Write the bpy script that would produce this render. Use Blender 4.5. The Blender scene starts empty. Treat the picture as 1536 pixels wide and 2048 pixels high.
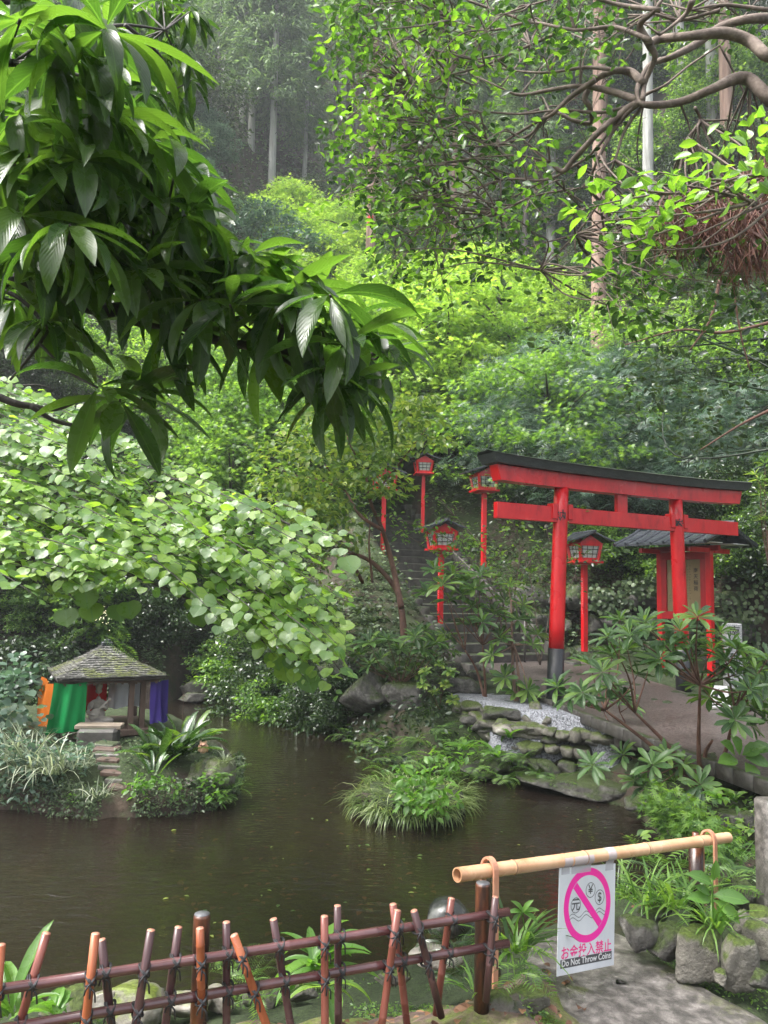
import bpy, bmesh, math, random
import numpy as np
from mathutils import Vector, Matrix

# ------------------------------------------------------------------ camera, light, exposure
SC = bpy.context.scene
COL = SC.collection
CAM = np.array([0.0, 0.0, 2.25]); PITCH = math.radians(5.7); ROLL = math.radians(1.3); FPX = 1536.0
fw = np.array([0, math.cos(PITCH), math.sin(PITCH)])
r0 = np.array([1.0, 0, 0]); u0 = np.array([0, -math.sin(PITCH), math.cos(PITCH)])
rt = r0 * math.cos(ROLL) + u0 * math.sin(ROLL)
up = -r0 * math.sin(ROLL) + u0 * math.cos(ROLL)
cd = bpy.data.cameras.new('camera'); cam = bpy.data.objects.new('camera', cd); COL.objects.link(cam)
cd.sensor_fit = 'VERTICAL'; cd.angle_y = 2 * math.atan(1024 / FPX); cd.clip_start = 0.05; cd.clip_end = 600
M3 = Matrix((rt, up, -fw)).transposed()
cam.matrix_world = Matrix.Translation(Vector(CAM)) @ M3.to_4x4()
SC.camera = cam

SUN_EL, SUN_AZ = math.radians(60), math.radians(-112)      # azimuth measured from +Y towards +X
world = bpy.data.worlds.new('World'); SC.world = world; world.use_nodes = True
wn = world.node_tree.nodes; wl = world.node_tree.links
bg = wn['Background']
sky = wn.new('ShaderNodeTexSky'); sky.sky_type = 'NISHITA'; sky.sun_disc = False
sky.sun_elevation = SUN_EL; sky.sun_rotation = SUN_AZ; sky.air_density = 1.0; sky.dust_density = 6.0; sky.ozone_density = 1.0
hs = wn.new('ShaderNodeHueSaturation'); hs.inputs['Saturation'].default_value = 0.35
wl.new(sky.outputs[0], hs.inputs['Color']); wl.new(hs.outputs[0], bg.inputs['Color']); bg.inputs['Strength'].default_value = 0.135
sd_ = bpy.data.lights.new('sun', 'SUN'); sd_.energy = 2.0; sd_.angle = math.radians(26); sd_.color = (1, 0.98, 0.94)
sun = bpy.data.objects.new('sun', sd_); COL.objects.link(sun)
sdir = Vector((math.sin(SUN_AZ) * math.cos(SUN_EL), math.cos(SUN_AZ) * math.cos(SUN_EL), math.sin(SUN_EL)))
sun.rotation_euler = sdir.to_track_quat('Z', 'Y').to_euler(); sun.location = (0, 0, 40)
SC.view_settings.view_transform = 'Standard'; SC.view_settings.look = 'None'; SC.view_settings.gamma = 1
SC.view_settings.exposure = 1.98
cy = SC.cycles
cy.max_bounces = 6; cy.diffuse_bounces = 2; cy.glossy_bounces = 2; cy.transmission_bounces = 4; cy.transparent_max_bounces = 8
cy.volume_bounces = 0; cy.caustics_reflective = False; cy.caustics_refractive = False
cy.use_denoising = True; cy.sample_clamp_indirect = 6

def W(px, py, d):
    return CAM + fw * d + rt * ((px - 768) / FPX * d) + up * ((1024 - py) / FPX * d)
def ray(px, py):
    v = fw + rt * ((px - 768) / FPX) + up * ((1024 - py) / FPX); return v
def G(px, py, z=0.0):
    v = ray(px, py); return CAM + v * ((z - CAM[2]) / v[2])

# ------------------------------------------------------------------ materials
def new_mat(name):
    m = bpy.data.materials.new(name); m.use_nodes = True
    n = m.node_tree.nodes; n.clear(); return m, n, m.node_tree.links
def node(n, t, **kw):
    x = n.new(t)
    for k, v in kw.items():
        if k in x.inputs: x.inputs[k].default_value = v
        else: setattr(x, k, v)
    return x
def c4(c): return (c[0], c[1], c[2], 1)
def ramp(n, stops, interp='LINEAR'):
    r = n.new('ShaderNodeValToRGB'); r.color_ramp.interpolation = interp
    e = r.color_ramp.elements
    while len(e) > 1: e.remove(e[-1])
    e[0].position = stops[0][0]; e[0].color = c4(stops[0][1])
    for p, c in stops[1:]:
        q = e.new(p); q.color = c4(c)
    return r

def leaf_mat(name, cols, rough=0.35, trans=0.35, tcol=None, rib=None, wet=0.5, bumpy=0.0):
    """cols: stops picked per leaf; a broad noise shifts whole clumps a little"""
    m, n, l = new_mat(name); cols = [tuple(x * .86 + .14 * (c[0] * .3 + c[1] * .6 + c[2] * .1) for x in c) for c in cols]
    tcol = tcol or (2.6, 2.6, 0.8); tcol = tuple(x * .85 + .15 * tcol[1] for x in tcol)
    geo = n.new('ShaderNodeNewGeometry')
    oi = n.new('ShaderNodeObjectInfo')
    tc = n.new('ShaderNodeTexCoord')
    nz = node(n, 'ShaderNodeTexNoise', Scale=1.3); l.new(tc.outputs['Object'], nz.inputs['Vector'])
    a = node(n, 'ShaderNodeMath', operation='MULTIPLY_ADD'); l.new(nz.outputs['Fac'], a.inputs[0]); a.inputs[1].default_value = 0.9; a.inputs[2].default_value = -0.45
    b = node(n, 'ShaderNodeMath', operation='MULTIPLY_ADD'); l.new(geo.outputs['Random Per Island'], b.inputs[0]); b.inputs[1].default_value = 0.85; l.new(a.outputs[0], b.inputs[2])
    c = node(n, 'ShaderNodeMath', operation='MULTIPLY_ADD'); l.new(oi.outputs['Random'], c.inputs[0]); c.inputs[1].default_value = 0.25; l.new(b.outputs[0], c.inputs[2])
    rp = ramp(n, [(i / (len(cols) - 1), cc) for i, cc in enumerate(cols)]); l.new(c.outputs[0], rp.inputs['Fac'])
    col = rp.outputs['Color']
    if rib is not None:
        at = node(n, 'ShaderNodeAttribute', attribute_name='luv')
        sp = n.new('ShaderNodeSeparateXYZ'); l.new(at.outputs['Vector'], sp.inputs[0])
        ab = node(n, 'ShaderNodeMath', operation='ABSOLUTE'); l.new(sp.outputs['Y'], ab.inputs[0])
        mr = node(n, 'ShaderNodeMapRange'); l.new(ab.outputs[0], mr.inputs['Value'])
        mr.inputs['From Min'].default_value = 0.0; mr.inputs['From Max'].default_value = 0.09; mr.inputs['To Min'].default_value = 0.75; mr.inputs['To Max'].default_value = 0
        # side veins
        ad = node(n, 'ShaderNodeMath', operation='MULTIPLY_ADD'); l.new(ab.outputs[0], ad.inputs[0]); ad.inputs[1].default_value = -0.35; l.new(sp.outputs['X'], ad.inputs[2])
        ml = node(n, 'ShaderNodeMath', operation='MULTIPLY'); l.new(ad.outputs[0], ml.inputs[0]); ml.inputs[1].default_value = 75.0
        sn = node(n, 'ShaderNodeMath', operation='SINE'); l.new(ml.outputs[0], sn.inputs[0])
        pw = node(n, 'ShaderNodeMapRange'); l.new(sn.outputs[0], pw.inputs['Value']); pw.inputs['From Min'].default_value = 0.8; pw.inputs['From Max'].default_value = 1.0; pw.inputs['To Max'].default_value = 0.22
        mx0 = node(n, 'ShaderNodeMath', operation='MAXIMUM'); l.new(mr.outputs[0], mx0.inputs[0]); l.new(pw.outputs[0], mx0.inputs[1])
        mx = node(n, 'ShaderNodeMixRGB'); l.new(mx0.outputs[0], mx.inputs[0]); l.new(col, mx.inputs[1]); mx.inputs[2].default_value = c4(rib)
        col = mx.outputs[0]
        bp = node(n, 'ShaderNodeBump', Strength=0.15, Distance=0.0015); l.new(sn.outputs[0], bp.inputs['Height'])
    p = node(n, 'ShaderNodeBsdfPrincipled', Roughness=rough); l.new(col, p.inputs['Base Color']); p.inputs['Specular IOR Level'].default_value = wet
    nr = node(n, 'ShaderNodeTexNoise', Scale=35.0); l.new(tc.outputs['Object'], nr.inputs['Vector'])
    mrr = node(n, 'ShaderNodeMapRange'); l.new(nr.outputs['Fac'], mrr.inputs['Value']); mrr.inputs['From Min'].default_value = .35; mrr.inputs['From Max'].default_value = .65
    mrr.inputs['To Min'].default_value = max(0.08, rough - .13); mrr.inputs['To Max'].default_value = rough + .15; l.new(mrr.outputs[0], p.inputs['Roughness'])
    if rib is not None: l.new(bp.outputs[0], p.inputs['Normal'])
    elif bumpy > 0:
        bp = node(n, 'ShaderNodeBump', Strength=bumpy, Distance=0.004); nb = node(n, 'ShaderNodeTexNoise', Scale=120.0); l.new(tc.outputs['Object'], nb.inputs['Vector'])
        l.new(nb.outputs['Fac'], bp.inputs['Height']); l.new(bp.outputs[0], p.inputs['Normal'])
    t = n.new('ShaderNodeBsdfTranslucent')
    g = node(n, 'ShaderNodeMixRGB', blend_type='MULTIPLY'); g.inputs[0].default_value = 1; l.new(col, g.inputs[1]); g.inputs[2].default_value = c4(tcol or (2.6, 2.6, 0.8)); l.new(g.outputs[0], t.inputs['Color'])
    mix = node(n, 'ShaderNodeMixShader'); mix.inputs[0].default_value = trans; l.new(p.outputs[0], mix.inputs[1]); l.new(t.outputs[0], mix.inputs[2])
    o = n.new('ShaderNodeOutputMaterial'); l.new(mix.outputs[0], o.inputs['Surface']); return m

def surf_mat(name, stops, scale=6.0, rough=0.8, bump=0.4, bscale=30.0, bdist=0.01, moss=None, moss_amt=0.5, moss_scale=3.0, stretch=(1, 1, 1), spec=0.5, wetvar=0.0, detail=8.0, moss_up=True, island=False):
    m, n, l = new_mat(name)
    tc = n.new('ShaderNodeTexCoord'); mp = n.new('ShaderNodeMapping'); mp.inputs['Scale'].default_value = stretch
    l.new(tc.outputs['Object'], mp.inputs['Vector'])
    oi = n.new('ShaderNodeObjectInfo'); va = node(n, 'ShaderNodeVectorMath', operation='MULTIPLY_ADD')
    l.new(oi.outputs['Random'], va.inputs[0]); va.inputs[1].default_value = (17, 31, 23); l.new(mp.outputs[0], va.inputs[2])
    nz = node(n, 'ShaderNodeTexNoise', Scale=scale, Detail=detail, Roughness=0.65); l.new(va.outputs[0], nz.inputs['Vector'])
    rp = ramp(n, stops); l.new(nz.outputs['Fac'], rp.inputs['Fac']); col = rp.outputs['Color']
    if island:
        gi = n.new('ShaderNodeNewGeometry'); mi = node(n, 'ShaderNodeMapRange'); l.new(gi.outputs['Random Per Island'], mi.inputs['Value']); mi.inputs['To Min'].default_value = .55; mi.inputs['To Max'].default_value = 1.45
        mm = node(n, 'ShaderNodeVectorMath', operation='SCALE'); l.new(col, mm.inputs[0]); l.new(mi.outputs[0], mm.inputs['Scale']); col = mm.outputs[0]
    if moss is not None:
        n2 = node(n, 'ShaderNodeTexNoise', Scale=moss_scale, Detail=7.0, Roughness=0.7); l.new(va.outputs[0], n2.inputs['Vector'])
        src = n2.outputs['Fac']
        if moss_up:
            ge = n.new('ShaderNodeNewGeometry'); sp = n.new('ShaderNodeSeparateXYZ'); l.new(ge.outputs['Normal'], sp.inputs[0])
            ma = node(n, 'ShaderNodeMath', operation='MULTIPLY_ADD'); l.new(sp.outputs['Z'], ma.inputs[0]); ma.inputs[1].default_value = 0.28; l.new(n2.outputs['Fac'], ma.inputs[2]); src = ma.outputs[0]
        mr = node(n, 'ShaderNodeMapRange'); l.new(src, mr.inputs['Value']); mr.inputs['From Min'].default_value = 0.85 - moss_amt * .5; mr.inputs['From Max'].default_value = 0.97 - moss_amt * .5
        nm = node(n, 'ShaderNodeTexNoise', Scale=60.0, Detail=4.0); l.new(tc.outputs['Object'], nm.inputs['Vector'])
        rm = ramp(n, [(0.3, tuple(x * .45 for x in moss)), (0.7, tuple(x * 1.5 for x in moss))]); l.new(nm.outputs['Fac'], rm.inputs['Fac'])
        mx = node(n, 'ShaderNodeMixRGB'); l.new(mr.outputs[0], mx.inputs[0]); l.new(col, mx.inputs[1]); l.new(rm.outputs[0], mx.inputs[2]); col = mx.outputs[0]
    p = node(n, 'ShaderNodeBsdfPrincipled', Roughness=rough); l.new(col, p.inputs['Base Color']); p.inputs['Specular IOR Level'].default_value = spec
    if wetvar > 0:
        nw = node(n, 'ShaderNodeTexNoise', Scale=2.2, Detail=5.0); l.new(tc.outputs['Object'], nw.inputs['Vector'])
        mw = node(n, 'ShaderNodeMapRange'); l.new(nw.outputs['Fac'], mw.inputs['Value']); mw.inputs['From Min'].default_value = .35; mw.inputs['From Max'].default_value = .65; mw.inputs['To Min'].default_value = max(.05, rough - wetvar); mw.inputs['To Max'].default_value = rough
        l.new(mw.outputs[0], p.inputs['Roughness'])
    if bump > 0:
        nb = node(n, 'ShaderNodeTexNoise', Scale=bscale, Detail=9.0, Roughness=0.7); l.new(va.outputs[0], nb.inputs['Vector'])
        bp = node(n, 'ShaderNodeBump', Strength=bump, Distance=bdist); l.new(nb.outputs['Fac'], bp.inputs['Height']); l.new(bp.outputs[0], p.inputs['Normal'])
    o = n.new('ShaderNodeOutputMaterial'); l.new(p.outputs[0], o.inputs['Surface']); return m

def gravel_mat(name, a, b, scale, bump=0.8, rough=.75):
    m, n, l = new_mat(name); tc = n.new('ShaderNodeTexCoord')
    v = node(n, 'ShaderNodeTexVoronoi', Scale=scale); l.new(tc.outputs['Object'], v.inputs['Vector'])
    sp = n.new('ShaderNodeSeparateColor'); l.new(v.outputs['Color'], sp.inputs[0])
    nz = node(n, 'ShaderNodeTexNoise', Scale=1.1, Detail=6.0); l.new(tc.outputs['Object'], nz.inputs['Vector'])
    ad = node(n, 'ShaderNodeMath', operation='MULTIPLY_ADD'); l.new(nz.outputs['Fac'], ad.inputs[0]); ad.inputs[1].default_value = 1.4; ad.inputs[2].default_value = -.7
    ad2 = node(n, 'ShaderNodeMath', operation='ADD'); l.new(ad.outputs[0], ad2.inputs[0]); l.new(sp.outputs[0], ad2.inputs[1])
    rp = ramp(n, [(0, a), (1, b)]); l.new(ad2.outputs[0], rp.inputs['Fac'])
    p = node(n, 'ShaderNodeBsdfPrincipled', Roughness=rough); l.new(rp.outputs[0], p.inputs['Base Color'])
    bp = node(n, 'ShaderNodeBump', Strength=bump, Distance=0.012); bp.invert = True; l.new(v.outputs['Distance'], bp.inputs['Height']); l.new(bp.outputs[0], p.inputs['Normal'])
    o = n.new('ShaderNodeOutputMaterial'); l.new(p.outputs[0], o.inputs['Surface']); return m

M = {}
M['red'] = surf_mat('vermilion_paint', [(0.3, (.30, .005, .008)), (.45, (.54, .008, .014)), (.62, (.62, .014, .018)), (.8, (.66, .05, .045))], 6, .38, .12, 60, .004, stretch=(1, 1, .4), spec=.5, wetvar=.12)
M['reddark'] = surf_mat('aged_red_paint', [(0.2, (.24, .004, .008)), (.6, (.40, .008, .014))], 5, .5, .15, 60, .004, wetvar=.15)
M['blackpaint'] = surf_mat('weathered_black_paint', [(0.25, (.012, .013, .016)), (.6, (.02, .021, .024)), (.85, (.04, .04, .042))], 6, .55, .35, 50, .006, wetvar=.25)
M['kasagi'] = surf_mat('weathered_dark_wood', [(0.25, (.014, .016, .017)), (.55, (.03, .034, .036)), (.85, (.085, .09, .085))], 7, .6, .6, 45, .01, moss=(.05, .07, .03), moss_amt=.25, stretch=(1, 1, 4), wetvar=.2)
M['tileblack'] = surf_mat('black_metal_roofing', [(0.3, (.02, .023, .028)), (.8, (.06, .065, .075))], 9, .33, .25, 30, .004, wetvar=.18)
M['paper'] = surf_mat('lantern_paper', [(0.3, (.42, .46, .44)), (.8, (.66, .70, .68))], 8, .5, 0)
M['stone'] = surf_mat('mossy_rock', [(0.2, (.045, .042, .036)), (.45, (.13, .12, .10)), (.62, (.21, .195, .165)), (.75, (.38, .36, .32))], 13, .62, 1, 40, .03, moss=(.07, .10, .018), moss_amt=.5, wetvar=.3)
M['stonedark'] = surf_mat('wet_dark_rock', [(0.25, (.016, .016, .015)), (.5, (.075, .07, .062)), (.75, (.22, .21, .19))], 13, .5, 1.0, 40, .03, moss=(.045, .065, .016), moss_amt=.55, wetvar=.3)
M['stonepale'] = surf_mat('pale_river_rock', [(0.25, (.07, .062, .05)), (.5, (.24, .22, .19)), (.75, (.44, .42, .38))], 12, .6, .9, 40, .012, moss=(.10, .13, .02), moss_amt=.3, wetvar=.25)
M['slab'] = surf_mat('granite_slab', [(0.3, (.030, .028, .026)), (.48, (.085, .078, .072)), (.6, (.17, .155, .145)), (.78, (.34, .32, .30))], 15, .5, .9, 90, .008, moss=(.09, .11, .02), moss_amt=.05, moss_scale=1.4, wetvar=.25, detail=13)
M['soil'] = surf_mat('hillside_soil', [(0.2, (.018, .013, .009)), (.5, (.048, .033, .024)), (.8, (.10, .072, .05))], 3, .9, 1, 12, .05, moss=(.028, .045, .012), moss_amt=.5, moss_scale=1.4)
M['deck'] = surf_mat('pinkish_soil', [(0.3, (.045, .028, .024)), (.5, (.15, .095, .08)), (.75, (.30, .21, .18))], 11, .85, 1, 70, .012, moss=(.10, .13, .02), moss_amt=.28, moss_scale=2.5, detail=12)
M['conc'] = surf_mat('weathered_concrete', [(0.25, (.05, .046, .04)), (.5, (.12, .11, .10)), (.8, (.22, .205, .185))], 6, .7, .5, 60, .008, moss=(.04, .055, .02), moss_amt=.35, wetvar=.2)
M['conc_step'] = surf_mat('dark_damp_concrete', [(0.25, (.022, .02, .018)), (.5, (.055, .05, .045)), (.8, (.11, .10, .092))], 7, .65, .6, 60, .008, moss=(.03, .042, .016), moss_amt=.4, wetvar=.2)
M['granite'] = surf_mat('cut_granite', [(0.35, (.10, .10, .105)), (.5, (.30, .30, .31)), (.65, (.50, .50, .51))], 90, .6, .3, 90, .003, detail=4)
M['ink'] = surf_mat('black_ink', [(0, (.012, .012, .014)), (1, (.02, .02, .022))], 5, .6, 0)
M['whiteink'] = surf_mat('white_lettering', [(0, (.6, .6, .6)), (1, (.8, .8, .8))], 5, .6, 0)
M['bark_brown'] = surf_mat('red_brown_bark', [(0.2, (.035, .018, .012)), (.5, (.11, .052, .035)), (.8, (.22, .12, .085))], 12, .75, .8, 40, .012, stretch=(1, 1, .25), moss=(.05, .07, .03), moss_amt=.12)
M['bark_cedar'] = surf_mat('cedar_bark', [(0.2, (.10, .06, .045)), (.5, (.24, .155, .12)), (.8, (.42, .30, .24))], 9, .9, 1, 14, .04, stretch=(1, 1, .08), moss=(.16, .19, .15), moss_amt=.2)
M['bark_pale'] = surf_mat('pale_lichened_bark', [(0.2, (.17, .16, .14)), (.5, (.36, .36, .34)), (.8, (.62, .63, .60))], 8, .9, 1, 14, .04, stretch=(1, 1, .1), moss=(.30, .36, .30), moss_amt=.35)
M['bark_dark'] = surf_mat('dark_bark', [(0.2, (.012, .010, .009)), (.5, (.035, .028, .024)), (.8, (.08, .068, .06))], 10, .7, .8, 40, .012, stretch=(1, 1, .3))
M['bark_grey'] = surf_mat('grey_camellia_bark', [(0.2, (.045, .034, .027)), (.5, (.14, .105, .085)), (.8, (.30, .24, .20))], 14, .8, .8, 40, .01, moss=(.09, .11, .05), moss_amt=.22)
M['bamboo'] = surf_mat('dry_bamboo', [(0.2, (.30, .13, .065)), (.45, (.56, .32, .18)), (.8, (.74, .50, .33))], 5, .35, .15, 60, .003, stretch=(1, 1, 1), wetvar=.1)
M['bamboo_pale'] = surf_mat('split_bamboo', [(0.2, (.34, .13, .075)), (.5, (.52, .25, .16)), (.8, (.62, .36, .25))], 14, .35, .15, 60, .003)
M['rail'] = surf_mat('dark_plum_bamboo', [(0.2, (.045, .018, .020)), (.5, (.085, .033, .035)), (.8, (.15, .06, .06))], 7, .26, .12, 60, .002, spec=.8, wetvar=.1)
M['picket'] = surf_mat('orange_brown_bamboo', [(0.2, (.15, .042, .018)), (.5, (.30, .085, .035)), (.8, (.42, .15, .07))], 22, .36, .3, 70, .002, wetvar=.16, stretch=(1, 1, .12))
M['picketred'] = surf_mat('red_brown_bamboo', [(0.2, (.09, .03, .022)), (.5, (.18, .055, .04)), (.8, (.28, .10, .075))], 22, .36, .3, 70, .002, wetvar=.16, stretch=(1, 1, .12))
M['picketdark'] = surf_mat('dark_bamboo', [(0.2, (.030, .015, .017)), (.5, (.060, .028, .030)), (.8, (.13, .07, .065))], 22, .36, .3, 70, .002, wetvar=.16, stretch=(1, 1, .12))
M['cut'] = surf_mat('cut_bamboo_end', [(0.3, (.36, .15, .10)), (.8, (.58, .30, .22))], 60, .5, .2, 100, .002)
M['post'] = surf_mat('charred_log', [(0.30, (.008, .005, .004)), (.52, (.030, .013, .009)), (.60, (.12, .042, .020)), (.78, (.28, .12, .05))], 7, .35, .5, 25, .006, stretch=(1, 1, .3), wetvar=.12)
M['postend'] = surf_mat('log_end', [(0.3, (.05, .052, .06)), (.8, (.17, .17, .18))], 30, .5, .2, 60, .003)
M['cord'] = surf_mat('black_palm_cord', [(0.3, (.008, .008, .010)), (.8, (.03, .03, .034))], 60, .6, .5, 150, .003)
M['board'] = surf_mat('sign_board', [(0.3, (.56, .58, .62)), (.7, (.72, .735, .77))], 5, .35, .1, 40, .001, moss=(.36, .36, .36), moss_amt=-.02, moss_scale=26, moss_up=False, stretch=(1, 1, .35))
M['pink'] = surf_mat('magenta_print', [(0.3, (.84, .035, .30)), (.7, (.86, .03, .40))], 3, .35, 0)
M['pinktext'] = surf_mat('faded_magenta_print', [(0.3, (.80, .02, .20)), (.7, (.82, .05, .30))], 30, .4, 0)
M['greyink'] = surf_mat('charcoal_print', [(0.3, (.06, .06, .068)), (.7, (.085, .085, .09))], 30, .4, 0)
M['darkpot'] = surf_mat('dark_glazed_stone', [(0.3, (.012, .013, .012)), (.52, (.03, .032, .03)), (.62, (.12, .125, .115)), (.85, (.26, .27, .25))], 7, .22, .25, 25, .006, wetvar=.1)
M['statue'] = surf_mat('grey_carved_stone', [(0.25, (.26, .23, .20)), (.7, (.50, .45, .40))], 20, .8, .5, 60, .004)
M['wood'] = surf_mat('weathered_brown_wood', [(0.25, (.05, .03, .022)), (.7, (.14, .09, .07))], 12, .7, .5, 50, .005, stretch=(1, 1, .3))
M['plank'] = surf_mat('pale_weathered_plank', [(0.25, (.11, .085, .06)), (.7, (.28, .23, .18))], 14, .7, .6, 50, .005, stretch=(.3, 1, 1))
M['shingle'] = surf_mat('mossy_shingles', [(0.25, (.035, .033, .030)), (.5, (.10, .097, .09)), (.62, (.19, .185, .17)), (.85, (.40, .39, .37))], 26, .7, .8, 60, .01, moss=(.10, .12, .02), moss_amt=.22, moss_scale=3, island=True)
M['owl'] = surf_mat('terracotta', [(0.3, (.38, .20, .12)), (.7, (.62, .42, .28))], 60, .7, .4, 90, .004)
M['petal'] = surf_mat('pale_yellow_blossom', [(0.3, (.50, .48, .22)), (.7, (.75, .72, .45))], 60, .7, 0)
M['dead'] = leaf_mat('dead_leaves', [(.05, .02, .012), (.14, .06, .03), (.30, .15, .06)], .6, .1)
M['deadred'] = leaf_mat('red_dead_fronds', [(.035, .012, .010), (.10, .03, .022), (.16, .06, .04)], .7, .1)
M['metal'] = surf_mat('grey_steel_pipe', [(0.3, (.05, .045, .04)), (.7, (.10, .09, .085))], 20, .5, .2)
def cloth(nm, c):
    return surf_mat(nm, [(0.3, tuple(x * .75 for x in c)), (.7, c)], 3, .8, .25, 90, .003, spec=.2)
M['c_orange'] = cloth('orange_cloth', (.42, .11, .008)); M['c_green'] = cloth('green_cloth', (.01, .24, .065)); M['c_red'] = cloth('red_cloth', (.60, .008, .01))
M['c_white'] = cloth('white_cloth', (.72, .72, .74)); M['c_purple'] = cloth('purple_cloth', (.055, .035, .20))
# clear tape
def tape_mat():
    m, n, l = new_mat('clear_tape'); t = node(n, 'ShaderNodeBsdfTransparent'); p = node(n, 'ShaderNodeBsdfPrincipled', Roughness=.2); p.inputs['Base Color'].default_value = (.62, .60, .66, 1)
    mx = node(n, 'ShaderNodeMixShader'); mx.inputs[0].default_value = .55; l.new(t.outputs[0], mx.inputs[1]); l.new(p.outputs[0], mx.inputs[2])
    o = n.new('ShaderNodeOutputMaterial'); l.new(mx.outputs[0], o.inputs['Surface']); return m
M['tape'] = tape_mat()
# leaves
M['L_big'] = leaf_mat('large_drooping_leaf', [(.008, .024, .006), (.014, .040, .008), (.024, .062, .010), (.05, .10, .013)], .30, .38, tcol=(3.6, 4.0, .9), rib=(.07, .13, .035), wet=.6)
M['L_heart'] = leaf_mat('pale_heart_leaf', [(.035, .095, .022), (.075, .17, .034), (.13, .25, .034), (.22, .36, .03)], .38, .45, tcol=(2.2, 2.3, .7), rib=(.12, .22, .09), wet=.8)
M['L_camellia'] = leaf_mat('camellia_leaf', [(.010, .030, .008), (.020, .055, .012), (.045, .11, .016), (.10, .22, .02)], .25, .32, tcol=(2.6, 3.0, .6), wet=.7)
M['L_camnew'] = leaf_mat('new_camellia_leaf', [(.045, .11, .014), (.10, .22, .015), (.17, .32, .018)], .25, .42, tcol=(2.4, 2.7, .6), rib=(.2, .3, .06), wet=.7)
M['L_rhodo'] = leaf_mat('rhododendron_leaf', [(.018, .052, .014), (.038, .10, .024), (.075, .165, .03), (.16, .27, .03)], .38, .28, rib=(.10, .18, .05), wet=.5)
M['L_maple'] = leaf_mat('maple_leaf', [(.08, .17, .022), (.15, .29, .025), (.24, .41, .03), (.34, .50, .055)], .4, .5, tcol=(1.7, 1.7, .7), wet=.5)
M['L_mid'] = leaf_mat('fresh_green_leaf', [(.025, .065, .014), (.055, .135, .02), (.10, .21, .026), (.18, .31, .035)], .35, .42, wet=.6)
M['L_dark'] = leaf_mat('dark_evergreen_leaf', [(.008, .020, .007), (.015, .038, .012), (.028, .062, .018), (.06, .11, .03)], .3, .25, wet=.6)
M['L_blue'] = leaf_mat('blue_green_leaf', [(.028, .062, .042), (.05, .10, .068), (.08, .15, .10), (.13, .21, .14)], .42, .3, tcol=(1.8, 2.2, 1.3), wet=.6)
M['L_cedar'] = leaf_mat('cedar_needles', [(.06, .115, .055), (.10, .18, .075), (.14, .23, .09), (.19, .28, .10)], .55, .3, tcol=(1.8, 2.0, 1.0), wet=.4)
M['L_yellow'] = leaf_mat('yellow_green_leaf', [(.045, .10, .022), (.09, .18, .03), (.18, .27, .035), (.34, .40, .05)], .36, .42, tcol=(1.8, 1.9, .7), wet=.6)
M['L_grass'] = leaf_mat('sedge_blade', [(.04, .075, .018), (.085, .14, .03), (.15, .22, .06), (.30, .36, .17)], .35, .35, wet=.6)
M['L_palegrass'] = leaf_mat('pale_sedge_blade', [(.06, .085, .05), (.13, .17, .10), (.24, .28, .18), (.42, .46, .34)], .4, .3, tcol=(1.5, 1.6, 1.0), wet=.6)
M['L_fern'] = leaf_mat('fern_frond', [(.025, .065, .014), (.05, .12, .02), (.09, .19, .025), (.15, .27, .03)], .45, .42, wet=.5)
M['L_aspi'] = leaf_mat('broad_blade_leaf', [(.010, .032, .008), (.02, .06, .012), (.04, .10, .016), (.11, .20, .02)], .25, .25, rib=(.05, .11, .03), wet=.8)
M['L_ivy'] = leaf_mat('creeper_leaf', [(.016, .034, .013), (.035, .065, .024), (.065, .11, .04), (.13, .19, .08)], .45, .2, wet=.35)
M['L_bright'] = leaf_mat('bright_herb_leaf', [(.045, .12, .016), (.08, .20, .02), (.13, .28, .025)], .35, .42, tcol=(2.0, 2.2, .7), rib=(.13, .25, .05), wet=.6)

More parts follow.
